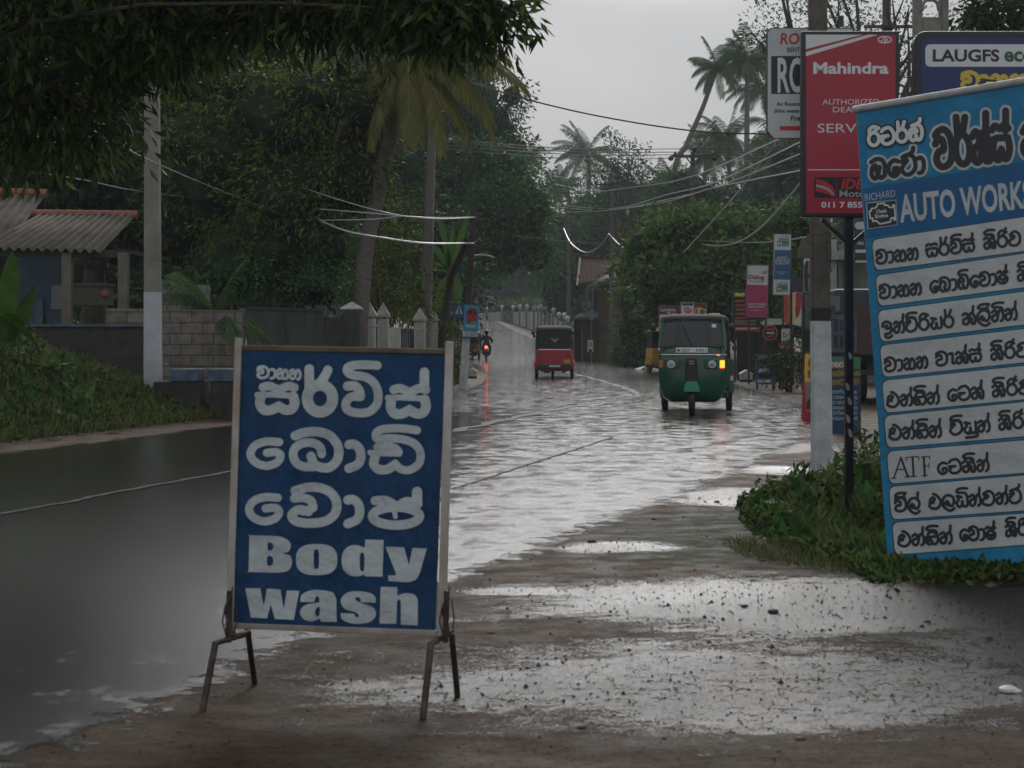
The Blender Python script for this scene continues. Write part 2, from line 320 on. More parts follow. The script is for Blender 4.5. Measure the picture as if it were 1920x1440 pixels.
# Sinhala letter skeletons, x to the right, y up, x-height 1
G = {
 'va': (1.0, [[(.05, .66), (.22, .80), (.42, .76), (.5, .6), (.46, .46), (.22, .44), (.06, .24), (.2, .04), (.5, 0), (.8, .12), (.93, .45), (.85, .85), (.55, 1.05), (.22, 1.0), (.08, .9)]]),
 'aa': (.5, [[(.05, .78), (.28, .8), (.42, .6), (.42, .25), (.28, .02), (.08, -.02)]]),
 'ha': (1.0, [[(.08, .7), (.28, .86), (.44, .7), (.36, .5), (.12, .4), (.06, .16), (.25, 0), (.45, .12), (.52, .42), (.68, .8), (.86, .68), (.92, .3), (.85, .0)], [(.45, .1), (.62, -.02), (.78, .05)]]),
 'na': (.95, [[(.08, .72), (.28, .86), (.42, .7), (.34, .52), (.12, .42), (.06, .18), (.22, .0), (.42, .1), (.5, .35), (.6, .75), (.78, .82), (.9, .5), (.86, .12), (.7, -.02)]]),
 'sa': (1.0, [[(.05, .86), (.25, .97), (.48, .88), (.75, .97), (.95, .86)], [(0, .56), (.3, .62), (.9, .6)], [(.14, .55), (.06, .3), (.22, .02), (.42, .06), (.5, .3), (.58, .06), (.78, .02), (.95, .28), (.9, .6)]]),
 'rr': (.95, [ell(.48, .42, .38, .42), [(.25, .78), (.24, 1.35)], [(.52, .85), (.72, 1.32)]]),
 'ri': (.95, [ell(.48, .42, .38, .42), [(.22, .72), (.2, 1.05), (.5, 1.25), (.88, 1.1)], [(.5, .85), (.72, 1.05)]]),
 'rii': (.95, [ell(.48, .42, .38, .42), [(.22, .72), (.2, 1.05), (.5, 1.25), (.88, 1.1)], [(.5, .85), (.72, 1.05)], [(.74, 1.26), (.84, 1.4)]]),
 'ka': (1.05, [[(.06, .74), (.26, .88), (.44, .7), (.36, .5), (.1, .38), (.08, .1), (.28, 0), (.46, .15), (.52, .5), (.68, .84), (.86, .7), (.97, .4), (.92, .02)], [(.7, .42), (.7, .04), (.9, .0)]]),
 'ma': (1.05, [[(.38, .52), (.24, .66), (.36, .8), (.5, .66), (.38, .52), (.12, .44), (.06, .18), (.3, 0), (.7, 0), (.95, .3), (.92, .8), (.62, 1.05), (.35, 1.0), (.15, .85)]]),
 'ba': (1.05, [[(.05, .92), (.35, 1.05), (.72, .98), (.95, .6), (.85, .12), (.62, .0), (.5, .2), (.4, 0), (.15, .05), (.05, .4), (.2, .72), (.45, .72), (.58, .5), (.45, .32)]]),
 'da': (1.05, [[(.12, .72), (.38, .82), (.55, .7), (.52, .54), (.0, .54)], [(.15, .5), (.08, .2), (.25, .0), (.45, .1), (.5, .3), (.58, .03), (.8, .04), (.96, .4), (.9, .85), (.6, 1.05), (.25, 1.0)]]),
 'ssa': (1.05, [[(.05, .84), (.3, .96), (.5, .72), (.7, .92), (.95, .84)], ell(.5, .32, .42, .32), [(.34, .36), (.5, .24), (.68, .36)]]),
 'ii_l': (.95, [[(.12, .6), (.2, .85), (.5, .95), (.8, .75), (.78, .5), (.5, .4), (.34, .55), (.5, .66)], [(.8, .5), (.84, .2), (.6, .0), (.34, -.02), (.34, -.24), (.6, -.32), (.85, -.18)]]),
 'ta': (1.0, [[(.1, .72), (.28, .84), (.42, .74), (.2, .55), (.05, .3), (.25, .02), (.6, 0), (.93, .3), (.88, .85), (.52, 1.05), (.15, .97)]]),
 'ya': (1.0, [[(.12, .84), (.26, .6), (.08, .3), (.2, .02), (.45, .05), (.52, .42), (.56, .08), (.72, 0), (.92, .12), (.93, .82)], [(.26, .82), (.5, .72)]]),
 'la': (1.0, [[(.3, -.12), (.05, .2), (.08, .65), (.4, .95), (.8, .85), (.94, .5), (.8, .15), (.62, .12), (.5, .36), (.36, .5), (.26, .32), (.4, .18)], [(.3, -.12), (.6, -.26), (.92, -.1)]]),
 'ee': (1.0, [[(.12, .7), (.34, .86), (.5, .74), (.36, .56), (.08, .5)], [(.4, .46), (.12, .4), (.06, .18), (.3, .0), (.65, .0), (.92, .32), (.88, .72), (.6, 1.05), (.4, 1.12)]]),
 'ja': (1.0, [[(.02, .55), (.95, .6)], [(.15, .55), (.06, .2), (.28, 0), (.48, .12), (.4, .36), (.26, .28)], [(.48, .08), (.75, 0), (.95, .3), (.86, .7), (.62, .95), (.3, .88), (.2, .72)]]),
 'cha': (1.0, [[(.03, .52), (.52, .52)], [(.28, .5), (.07, .25), (.25, .02), (.6, 0), (.92, .25), (.92, .7), (.65, 1.05), (.25, 1.0), (.08, .86)]]),
 'o': (1.05, [[(.1, .93), (.45, 1.06), (.82, .95), (.96, .6), (.9, .08)], [(.35, .72), (.14, .6), (.08, .2), (.28, .0), (.45, .2), (.4, .5), (.6, .6)], [(.62, .58), (.5, .2), (.66, .0), (.9, .1)]]),
 'e': (.82, [[(.74, .76), (.45, .86), (.12, .62), (.1, .25), (.35, 0), (.66, .1), (.7, .38), (.45, .42), (.42, .25)]]),
 'ae': (.5, [[(.06, .8), (.32, .8), (.3, .12), (.46, .08)]]),
}
G['ra'] = (.95, [ell(.48, .42, .38, .42), [(.22, .72), (.22, .95), (.5, 1.0)]])
HAL = [[(.8, .8), (.88, 1.36)]]; HALR = [[(.5, 1.05), (.8, 1.18), (.88, 1.4)]]
II = [[(.9, .85), (.75, 1.05), (.25, 1.1), (.12, 1.22), (.3, 1.38), (.65, 1.42), (.96, 1.38)]]
UU = [[(.3, -.05), (.95, -.05), (.95, -.32), (.15, -.34)]]
def word(keys, x0, y0, x1, y1, xh, r, up=(0, -1), gap=.06):
    tot = 0; lay = []
    for k in keys.split():
        b, *mods = k.split('+'); a, sts = G[b]; sts = list(sts)
        for m_ in mods: sts += {'h': HAL, 'H': HALR, 'i': II, 'I': II + [[(.8, 1.1), (.86, 1.3)]], 'u': UU}[m_]
        lay.append((tot, sts)); tot += a + gap
    tot -= gap; out = []
    n = math.hypot(x1 - x0, y1 - y0); ux, uy = (x1 - x0) / n, (y1 - y0) / n; sc = n / tot
    for ox, sts in lay:
        for st in sts:
            st = catmull(st, 5)
            out.append(([(x0 + ux * (ox + x) * sc + up[0] * y * xh, y0 + uy * (ox + x) * sc + up[1] * y * xh) for x, y in st], r))
    return out
def slab(px_pts, plane, thick, name, m, parent, off=0.0, bev=0):
    f = [plane.hit(x, y, off) for x, y in px_pts]
    return MB().prism(f, -plane.n * thick).build(name, m, parent, bev=bev)
# ---------------------------------------------------------------- terrain and road
def smooth(t): t = np.clip(t, 0, 1); return t * t * (3 - 2 * t)
LE = np.array([(-20, -14.5), (4, -9.2), (18, -5.75), (24, -4.2), (31, -2.8), (38, -1.35), (46, -.95), (55, -.95), (75, -1.7), (100, -3.2), (130, -5.6), (165, -9.5), (200, -16), (260, -30)])
RE = np.array([(-20, -9.5), (4, -1.9), (4.9, -1.57), (8.7, -.33), (13, 1.26), (19.2, 3.3), (25, 4.6), (31, 5.5), (45, 6.2), (59, 5.7), (80, 5.6), (110, 5.2), (130, 3.5), (150, 1.7), (180, -1.6), (200, -4.5), (260, -18)])
def ledge(y): return np.interp(y, LE[:, 0], LE[:, 1])
def redge(y): return np.interp(y, RE[:, 0], RE[:, 1])
def zbase(y):
    y = np.asarray(y, float); return np.where(y < 90, 0, np.where(y < 185, .00038 * (np.minimum(y, 185) - 90) ** 2, 3.43 + (y - 185) * .012))
def vnoise(x, y, f, seed=0):
    x = np.asarray(x) * f + seed * 17.3; y = np.asarray(y) * f + seed * 9.1
    return (np.sin(x * 1.7 + 1.3 * np.sin(y * 1.1)) + np.sin(y * 2.1 + 1.7 * np.sin(x * .8 + 2)) + .6 * np.sin(x * 3.9 + y * 2.7) + .5 * np.sin(y * 5.1 - x * 3.3 + 1)) / 3.1
def zt(x, y):
    x = np.asarray(x, float); y = np.asarray(y, float); z = zbase(y)
    d = ledge(y) - .45 - x
    fade = 1 - smooth((y - 24) / 6)
    z = z + 1.0 * smooth(d / 3.6) * fade + .12 * smooth(d / 3) * (y < 80)
    r = x - redge(y)
    z = z + np.where(r > 0, .02 * vnoise(x, y, .9) * smooth(r / .6) * (y < 16), 0)
    z = z + .07 * smooth((x - redge(y) - 2.2) / 1.6) * smooth((y - 7.8) / 1.5) * (1 - smooth((y - 14) / 4))
    return z
ys = np.concatenate([np.arange(-20, 3, 2), np.arange(3, 16, .07), np.arange(16, 40, .25), np.arange(40, 100, 1), np.arange(100, 200, 3), np.array([200, 215, 235, 260, 300, 380, 500, 700])])
xs = np.concatenate([-np.geomspace(9, 420, 22)[::-1], np.arange(-8.9, 8.9, .09), np.geomspace(9, 420, 22)])
XX, YY = np.meshgrid(xs, ys); ZZ = zt(XX, YY) 
# puddles on the shoulder: how far inside a shallow hollow each ground vertex lies
PUD = [(1.55, 7.75, 1.75, .95), (.9, 5.95, 1.8, .82), (2.6, 6.6, 1.0, .9), (.62, 9.8, .42, .28), (1.95, 12.9, .75, .95), (2.5, 15.7, .5, .6), (.1, 8.1, .4, .15), (3.1, 19.0, .8, 1.2)]
wet = np.full(XX.shape, -3.0)
for cx, cy, rx, ry in PUD:
    d = 1 - np.sqrt(((XX - cx) / rx) ** 2 + ((YY - cy) / ry) ** 2); wet = np.maximum(wet, d)
wet = np.clip(wet * 1.6 + .34 * vnoise(XX, YY * 1.8, 2.3, 1) + .22 * vnoise(XX, YY * 2, 6, 2), -1, .6)
wet = wet - .25 * smooth((7.0 - YY) / .8) * (wet > 0)
wet = np.where((wet < 0) & (YY < 30), wet, wet)
ZZ = ZZ - np.clip(wet, 0, .25) * .02
r_ = XX - redge(YY)
grs = np.clip(1 - np.sqrt(((XX - 2.3) / 1.9) ** 2 + ((YY - 10.3) / 1.9) ** 2), -1, 1) * 1.5 + .25 * vnoise(XX, YY, 1.9, 4)
grs = np.maximum(grs, np.where(r_ > .8, smooth((YY - 55) / 15) * .8 - .2, -1))
grs = np.maximum(grs, np.where(XX < ledge(YY) - .8, .8, -1))
grs = np.maximum(grs, np.where((r_ > 3.5) & (YY > 24), .7, -1))
V = np.stack([XX, YY, ZZ], -1).reshape(-1, 3); ny, nx = XX.shape
idx = np.arange(ny * nx).reshape(ny, nx)
F = np.stack([idx[:-1, :-1], idx[:-1, 1:], idx[1:, 1:], idx[1:, :-1]], -1).reshape(-1, 4)
def attr(o, name, a):
    at = o.data.attributes.new(name, 'FLOAT', 'POINT'); at.data.foreach_set('value', np.asarray(a, np.float32).ravel())
def groundmat():
    m = bpy.data.materials.new('wet_dirt'); m.use_nodes = True; t = m.node_tree; b = t.nodes['Principled BSDF']; N = t.nodes.new; K = t.links.new
    tc = N('ShaderNodeTexCoord')
    def noise(s, d=6, r=.6, stretch=None):
        n = N('ShaderNodeTexNoise'); n.inputs['Scale'].default_value = s; n.inputs['Detail'].default_value = d; n.inputs['Roughness'].default_value = r
        if stretch:
            q = N('ShaderNodeMapping'); q.inputs['Scale'].default_value = stretch; K(tc.outputs['Object'], q.inputs[0]); K(q.outputs[0], n.inputs['Vector'])
        else: K(tc.outputs['Object'], n.inputs['Vector'])
        return n.outputs['Fac']
    def math_(op, a, b_=None, c=None, clamp=False):
        n = N('ShaderNodeMath'); n.operation = op; n.use_clamp = clamp
        for i, v in enumerate((a, b_, c)):
            if v is None: continue
            if isinstance(v, (int, float)): n.inputs[i].default_value = v
            else: K(v, n.inputs[i])
        return n.outputs[0]
    def ramp(f, p0, c0, p1, c1):
        r = N('ShaderNodeValToRGB'); r.color_ramp.elements[0].position = p0; r.color_ramp.elements[0].color = (*c0, 1); r.color_ramp.elements[1].position = p1; r.color_ramp.elements[1].color = (*c1, 1)
        K(f, r.inputs[0]); return r.outputs[0]
    def mixc(f, a, b_):
        n = N('ShaderNodeMix'); n.data_type = 'RGBA'; K(f, n.inputs[0]); K(a, n.inputs[6]); K(b_, n.inputs[7]); return n.outputs[2]
    aw = N('ShaderNodeAttribute'); aw.attribute_name = 'wet'; ag = N('ShaderNodeAttribute'); ag.attribute_name = 'grass'
    wetv = math_('ADD', math_('ADD', aw.outputs['Fac'], math_('MULTIPLY', math_('SUBTRACT', noise(85, 4, .75), .5), 2.5)), math_('MULTIPLY', math_('SUBTRACT', noise(9, 10, .82, (1, 1.6, 1)), .5), 2.2))
    wf = math_('MULTIPLY', math_('SUBTRACT', wetv, .0), 6, clamp=True)
    gf = math_('MULTIPLY', math_('ADD', ag.outputs['Fac'], math_('MULTIPLY', math_('SUBTRACT', noise(14, 8, .7), .5), 2.0)), 2.5, clamp=True)
    dirt = ramp(noise(2.2, 10, .7), .32, (.058, .039, .026), .68, (.135, .092, .058))
    peb = ramp(noise(40, 4, .75), .38, (.015, .012, .010), .47, (1, 1, 1))
    mm = N('ShaderNodeMix'); mm.data_type = 'RGBA'; mm.blend_type = 'MULTIPLY'; mm.inputs[0].default_value = .7; K(dirt, mm.inputs[6]); K(peb, mm.inputs[7])
    green = ramp(noise(30, 5, .7), .35, (.020, .030, .010), .7, (.06, .07, .025))
    c = mixc(gf, mm.outputs[2], green)
    wc = N('ShaderNodeRGB'); wc.outputs[0].default_value = (.030, .026, .020, 1)
    c = mixc(wf, c, wc.outputs[0]); K(c, b.inputs['Base Color'])
    damp = ramp(noise(3.2, 8, .7, (1, 1.5, 1)), .40, (.5,) * 3, .62, (.85,) * 3)
    rr = N('ShaderNodeMix'); rr.data_type = 'RGBA'; K(wf, rr.inputs[0]); K(damp, rr.inputs[6]); rr.inputs[7].default_value = (.06, .06, .06, 1)
    K(rr.outputs[2], b.inputs['Roughness'])
    h1 = math_('ADD', math_('MULTIPLY', noise(22, 8, .8), 1.6), math_('MULTIPLY', noise(95, 3, .6), .6))
    h2 = math_('ADD', math_('MULTIPLY', noise(80, 5, .8, (1, 1.4, 1)), .26), math_('MULTIPLY', noise(9, 3, .5, (1, 3, 1)), .10))
    hm = N('ShaderNodeMix'); hm.data_type = 'FLOAT'; K(wf, hm.inputs[0]); K(h1, hm.inputs[2]); K(h2, hm.inputs[3])
    bp = N('ShaderNodeBump'); bp.inputs['Strength'].default_value = .75; bp.inputs['Distance'].default_value = .02; K(hm.outputs[0], bp.inputs['Height']); K(bp.outputs[0], b.inputs['Normal'])
    b.inputs['Specular IOR Level'].default_value = 1.0
    sp = math_('MULTIPLY_ADD', wf, .88, .12); K(sp, b.inputs['Specular IOR Level'])
    return m
g = npobj('ground', V, F, groundmat(), smooth=True); attr(g, 'wet', wet); attr(g, 'grass', grs); tag(g, kind='structure')
# road sheet, shares the ground's rows so it never dips through
def roadmat():
    m = bpy.data.materials.new('wet_asphalt'); m.use_nodes = True; t = m.node_tree; b = t.nodes['Principled BSDF']; N = t.nodes.new; K = t.links.new
    tc = N('ShaderNodeTexCoord')
    def noise(s, d=6, r=.6, stretch=(1, 1, 1)):
        n = N('ShaderNodeTexNoise'); n.inputs['Scale'].default_value = s; n.inputs['Detail'].default_value = d; n.inputs['Roughness'].default_value = r
        q = N('ShaderNodeMapping'); q.inputs['Scale'].default_value = stretch; K(tc.outputs['Object'], q.inputs[0]); K(q.outputs[0], n.inputs['Vector']); return n.outputs['Fac']
    def ramp(f, p0, c0, p1, c1):
        r = N('ShaderNodeValToRGB'); r.color_ramp.elements[0].position = p0; r.color_ramp.elements[0].color = (*c0, 1); r.color_ramp.elements[1].position = p1; r.color_ramp.elements[1].color = (*c1, 1)
        K(f, r.inputs[0]); return r.outputs[0]
    K(ramp(noise(1.6, 10, .7), .3, (.012, .012, .012), .7, (.028, .027, .026)), b.inputs['Base Color'])
    rm = N('ShaderNodeMix'); rm.data_type = 'RGBA'; rm.blend_type = 'ADD'; rm.inputs[0].default_value = 1
    K(ramp(noise(1.3, 10, .72, (.7, 1.5, 1)), .44, (.05,) * 3, .56, (.19,) * 3), rm.inputs[6]); K(ramp(noise(7, 8, .75, (.6, 1.5, 1)), .42, (0,) * 3, .60, (.11,) * 3), rm.inputs[7]); af = N('ShaderNodeAttribute'); af.attribute_name = 'film'
    f1 = N('ShaderNodeMath'); f1.operation = 'MULTIPLY_ADD'; f1.use_clamp = True; K(noise(2.9, 12, .74, (1, 1, 1)), f1.inputs[0]); f1.inputs[1].default_value = -5.0; f1.inputs[2].default_value = 2.82
    f2 = N('ShaderNodeMath'); f2.operation = 'SUBTRACT'; f2.use_clamp = True; K(f1.outputs[0], f2.inputs[0]); K(af.outputs['Fac'], f2.inputs[1])   # 1 = bare aggregate, 0 = standing film of water
    rg = N('ShaderNodeMix'); rg.data_type = 'RGBA'; K(f2.outputs[0], rg.inputs[0]); rg.inputs[6].default_value = (.08, .08, .08, 1); K(rm.outputs[2], rg.inputs[7]); K(rg.outputs[2], b.inputs['Roughness'])
    a = N('ShaderNodeMath'); a.operation = 'MULTIPLY_ADD'; K(noise(85, 5, .8), a.inputs[0]); a.inputs[1].default_value = .60
    q = N('ShaderNodeMath'); q.operation = 'MULTIPLY'; K(noise(3.0, 4, .5, (1, 1, 1)), q.inputs[0]); q.inputs[1].default_value = .30; K(q.outputs[0], a.inputs[2])
    bp = N('ShaderNodeBump'); bp.inputs['Distance'].default_value = .012; bs_ = N('ShaderNodeMath'); bs_.operation = 'MULTIPLY_ADD'; K(f2.outputs[0], bs_.inputs[0]); bs_.inputs[1].default_value = .72; bs_.inputs[2].default_value = .26; K(bs_.outputs[0], bp.inputs['Strength']); K(a.outputs[0], bp.inputs['Height']); K(bp.outputs[0], b.inputs['Normal'])
    b.inputs['Specular IOR Level'].default_value = 1.0
    ae = N('ShaderNodeAttribute'); ae.attribute_name = 'edge'; e1 = N('ShaderNodeMath'); e1.operation = 'SUBTRACT'; K(noise(5, 10, .8), e1.inputs[0]); e1.inputs[1].default_value = .56
    e2 = N('ShaderNodeMath'); e2.operation = 'MULTIPLY_ADD'; K(e1.outputs[0], e2.inputs[0]); e2.inputs[1].default_value = 1.5; K(ae.outputs['Fac'], e2.inputs[2])
    e3 = N('ShaderNodeMath'); e3.operation = 'MULTIPLY'; e3.use_clamp = True; K(e2.outputs[0], e3.inputs[0]); e3.inputs[1].default_value = 9; K(e3.outputs[0], b.inputs['Alpha'])
    return m
yr = ys[(ys >= -20) & (ys <= 235)]; us = np.linspace(0, 1, 25)
jl = .10 * vnoise(yr, yr * .3, 2.0, 5) + .05 * vnoise(yr, yr, 7, 6); jr = .09 * vnoise(yr, yr * .4, 1.0, 7) + .18
Lx = ledge(yr) + jl; Rx = redge(yr) + jr
RX = Lx[:, None] + (Rx - Lx)[:, None] * us[None, :]; RY = np.repeat(yr[:, None], 25, 1); RZ = zbase(RY) + .012 - .03 * (np.abs(us[None, :] * 2 - 1) ** 4) * .5 + .004
n0 = len(yr); idx = np.arange(n0 * 25).reshape(n0, 25)
V = np.stack([RX, RY, RZ], -1).reshape(-1, 3); F = np.stack([idx[:-1, :-1], idx[:-1, 1:], idx[1:, 1:], idx[1:, :-1]], -1).reshape(-1, 4)
RZC = .012 + .004
o = npobj('road', V, F, roadmat(), smooth=True); attr(o, 'edge', np.minimum(RX - Lx[:, None], Rx[:, None] - RX)); tag(o, kind='structure')
film = 1 - smooth((RX - (np.interp(RY, [3, 8, 11.5, 15.2, 22, 28, 40], [-1.7, -1.1, -1.2, -.9, -.6, .4, -.2]) - .9)) / 1.8); film = film * (1 - smooth((RY - 20) / 12)); attr(o, 'film', film * .9)
def ribbon(name, pts, wd, m, dz=.005, wob=0):
    pts = catmull(pts, 12); vs = []; fs = []
    for i, (x, y) in enumerate(pts):
        a = pts[max(i - 1, 0)]; c = pts[min(i + 1, len(pts) - 1)]; dx, dy = c[0] - a[0], c[1] - a[1]; n = math.hypot(dx, dy) + 1e-9
        wv = wd * (1 + wob * math.sin(i * 2.3) * math.cos(i * 1.1)); ox, oy = -dy / n * wv / 2, dx / n * wv / 2
        k = wob * .15 * math.sin(i * 1.7)
        for sgn in (1, -1): vs.append((x + sgn * ox + k, y + sgn * oy, float(zbase(y)) + RZC + dz))
        if i: fs.append((2 * i - 2, 2 * i - 1, 2 * i + 1, 2 * i))
    return npobj(name, vs, fs, m, smooth=True)
GP = lambda px, py: ((px - 960) * (EYE * FPX / (py - HOR)) / FPX, EYE * FPX / (py - HOR))
faded = mat('faded_line', (.055, .060, .055), .7, var=.75, vs=9, spec=.08)
crack = mat('crack_seal', (.010, .010, .010), .6, var=.3, bump=.4, spec=.15)
tag(ribbon('centre_line', [(-6.2, 4.5), GP(0, 968), GP(200, 930), GP(430, 888), GP(640, 848), GP(845, 810)], .075, faded, wob=.12), kind='structure')
tag(ribbon('road_crack', [GP(845, 812), GP(1000, 778), GP(1120, 756), GP(1185, 747), GP(1192, 738), GP(1150, 722), GP(1075, 702), GP(1010, 694)], .16, crack, wob=.4), kind='structure')
tag(ribbon('edge_line', [GP(846, 921), GP(905, 903), GP(985, 876), GP(1060, 852), GP(1150, 822)], .028, faded, wob=.1), kind='structure')

# ---------------------------------------------------------------- foreground board "Body wash"
banner_blue = mat('blue_vinyl', hexc('00375f'), .5, var=.35, spec=.25, vs=4, bump=1, bs=6, bd=.05, stretch=(1, 1, .6))
pl = Plane(P(448, 652, 5.87), P(848, 655, 5.76), P(432, 1182, 5.68))
t = thing('folding_board_sign', 'blue folding street board reading Body wash on four bent rusty legs in the foreground', 'sign', (P(620, 1190, 5.7).x, 5.7, 0))
slab([(453, 656), (834, 664), (816, 1190), (438, 1167)], pl, .006, 'banner', banner_blue, t, off=.004)
z1 = lambda L_: [((420 + x / 3.789), (620 + y / 3.789)) for x, y in L_]
st = []
def A(pts, r, k=6):
    pts = catmull(pts, k); st.append((z1(pts), r / 3.789 if not hasattr(r, '__len__') else [q / 3.789 for q in r]))
def sa(dx, dy, sy=1.0, sx=1.0):
    f = lambda L_: [(240 + (x - 240) * sx + dx, 355 + (y - 355) * sy + dy) for x, y in L_]
    A(f([(277, 402), (320, 393), (370, 412)]), 31); A(f([(405, 414), (455, 394), (500, 404)]), 31)
    A(f([(236, 457), (320, 455), (400, 458), (490, 462)]), 21); A(f([(262, 470), (256, 520), (285, 563), (335, 563), (374, 545)]), 35)
    A(f([(400, 545), (435, 563), (480, 557), (502, 515), (492, 468)]), 35); A(f([(388, 548), (388, 522)]), 21)
sa(0, 0)
A(ell(682, 482, 90, 96), 40, 1); A([(606, 400), (605, 272)], 34); A([(680, 372), (712, 330), (738, 280)], 33)
A([(878, 394), (930, 393), (962, 430), (968, 468)], 33); A([(960, 470), (905, 470), (868, 510), (876, 560), (945, 584), (1030, 576), (1087, 520), (1094, 440), (1062, 368), (1000, 328), (920, 316), (880, 296), (880, 262), (930, 245), (1010, 243), (1090, 247)], 31)
sa(928, 14, 1.06, 1.02); A([(1424, 405), (1424, 296)], 34)
def E_(dx, dy): A([(x + dx, y + dy) for x, y in [(392, 792), (300, 788), (222, 815), (188, 875), (220, 933), (300, 960), (375, 937), (402, 890), (372, 864), (306, 868)]], 29)
E_(0, 0)
A([(505, 747), (580, 722), (680, 720), (760, 752), (812, 830), (806, 915), (752, 970), (690, 972), (652, 955)], 33); A([(575, 968), (520, 945), (492, 890), (505, 835), (560, 800), (630, 797), (682, 828), (694, 875)], 31); A([(618, 892), (640, 960)], 33); A([(590, 968), (650, 965)], 32)
AA = [(888, 810), (925, 807), (962, 840), (972, 900), (950, 950), (888, 978)]
A(AA, 33)
A([(1370, 708), (1290, 697), (1200, 694), (1120, 702), (1080, 730), (1090, 768), (1180, 764), (1270, 772), (1355, 805), (1396, 870), (1384, 945), (1322, 988), (1260, 985), (1228, 958)], 29); A([(1090, 828), (1150, 820), (1210, 832), (1240, 862)], 30); A([(1038, 866), (1120, 872), (1245, 876)], 20); A([(1075, 895), (1064, 948), (1100, 985), (1160, 985), (1205, 958)], 33); A([(1217, 960), (1217, 935)], 21)
E_(-10, 395)
A([(500, 1192), (560, 1188), (618, 1208), (632, 1258)], 31); A([(600, 1285), (530, 1272), (482, 1310), (510, 1352), (600, 1368), (715, 1355), (788, 1300), (800, 1220), (760, 1152), (680, 1116), (590, 1114), (505, 1138)], 33); A([(640, 1250), (560, 1290)], 24)
A([(x - 8, y + 393) for x, y in AA], 33)
A([(1072, 1208), (1150, 1205), (1212, 1238)], 31); A([(1238, 1245), (1300, 1212), (1380, 1232)], 31); A([(1372, 1230), (1372, 1145)], 36); A(ell(1222, 1318, 168, 64), 33, 1); A([(1205, 1262), (1218, 1322)], 17)
d = Deco(pl, .0075); d.sdf(st, 1.0)
d.sdf(word('va aa ha na', 482, 708, 564, 711, 20, 2.7), .7)
z2 = lambda L_: [(360 + x / 3.5556, 980 + y / 3.5556) for x, y in L_]
def Lp(*ls): d.loops([z2(l) for l in ls])
c_ = lambda l, k=4: catmull(l, k, True)
Lp(c_([(383, 86), (384, 84), (500, 87), (600, 96), (652, 130), (658, 165), (640, 195), (606, 202), (650, 218), (668, 255), (655, 305), (610, 330), (500, 332), (378, 328), (377, 326), (380, 200)]), c_([(506, 135), (530, 136), (541, 150), (541, 172), (530, 184), (506, 184)]), c_([(504, 224), (530, 226), (541, 240), (540, 272), (528, 286), (502, 284)]))
sup = lambda cx, cy, rx, ry, p=.75, n=40: [(cx + rx * math.copysign(abs(math.cos(2 * math.pi * k / n)) ** p, math.cos(2 * math.pi * k / n)), cy + ry * math.copysign(abs(math.sin(2 * math.pi * k / n)) ** p, math.sin(2 * math.pi * k / n))) for k in range(n)]
Lp(sup(831, 246, 138, 104), sup(829, 244, 18, 66, .6))
Lp([(1155, 112), (1278, 115), (1270, 360), (1150, 357)] + catmull([(1148, 342), (1110, 358), (1050, 350), (1008, 310), (997, 250), (1008, 195), (1045, 157), (1100, 150), (1151, 168)], 4), sup(1134, 262, 16, 62, .6))
Lp([(1290, 160), (1415, 165), (1446, 285), (1470, 168), (1565, 172)] + catmull([(1530, 300), (1505, 365), (1470, 390), (1420, 396), (1310, 388)], 3) + [(1308, 352), (1345, 352), (1362, 345)])
Lp([(355, 437), (455, 437), (478, 560), (500, 440), (590, 445), (612, 580), (632, 452), (715, 455), (678, 648), (553, 642), (525, 545), (500, 638), (393, 632)])
Lp(catmull([(722, 522), (732, 480), (790, 452), (870, 451), (940, 466), (962, 510)], 4) + [(965, 662), (860, 660), (852, 640)] + catmull([(850, 640), (800, 658), (750, 646), (722, 612), (726, 575), (765, 546), (848, 532)], 4) + catmull([(850, 510), (842, 492), (826, 494), (819, 515), (812, 530)], 3) + [(722, 528)], c_([(850, 560), (825, 578), (820, 605), (832, 626), (850, 612)]))
Lp(catmull([(1222, 535), (1224, 500), (1190, 470), (1110, 457), (1040, 465), (998, 500), (994, 540), (1025, 577), (1085, 595), (1110, 612), (1110, 628), (1092, 628), (1080, 607)], 4) + catmull([(992, 602), (997, 640), (1040, 665), (1110, 675), (1190, 660), (1225, 620), (1220, 580), (1185, 553), (1120, 532), (1090, 513), (1092, 500), (1110, 496), (1122, 508), (1126, 530)], 4))
Lp([(1258, 428), (1370, 430), (1369, 487)] + catmull([(1369, 487), (1420, 470), (1478, 478), (1505, 510)], 4) + [(1505, 684), (1392, 680)] + catmull([(1392, 525), (1382, 512), (1368, 522)], 3) + [(1362, 675), (1250, 672)])
d.build('lettering', mat('white_vinyl_print', (.43, .48, .49), .5, var=.16, vs=5, bump=1, bs=6, bd=.05, spec=.2), t)
c3 = [pl.hit(448, 650), pl.hit(843, 657), pl.hit(828, 1190), pl.hit(431, 1176)]
for a, b in ((0, 3), (1, 2)): MB().bar(c3[a] + Vector((0, 0, .03)), c3[b] + Vector((0, 0, -.02)), .026 + .004 * a, .03).build('side_rail', M['alu'], t, bev=.003)
fr = MB(); fr.bar(c3[0] + Vector((.014, 0, -.004)), c3[1] + Vector((-.016, 0, -.004)), .024, .02); fr.build('top_rail', M['wood_old'], t, bev=.003)
fr = MB(); fr.bar(c3[3] + Vector((.014, 0, .006)), c3[2] + Vector((-.016, 0, .006)), .018, .02); fr.build('bottom_rail', M['alu'], t, bev=.003)
for pts in ([(468, 1186, 5.70), (404, 1206, 5.60), (378, 1332, 0)], [(846, 1184, 5.62), (808, 1208, 5.52), (793, 1344, 0)]):
    g3 = Vector((*GP(pts[2][0], pts[2][1]), 0)); MB().tube([P(*pts[0]), P(*pts[1]), g3 - Vector((0, 0, .01))], .0125, 8).build('leg', M['steel'], t, True)
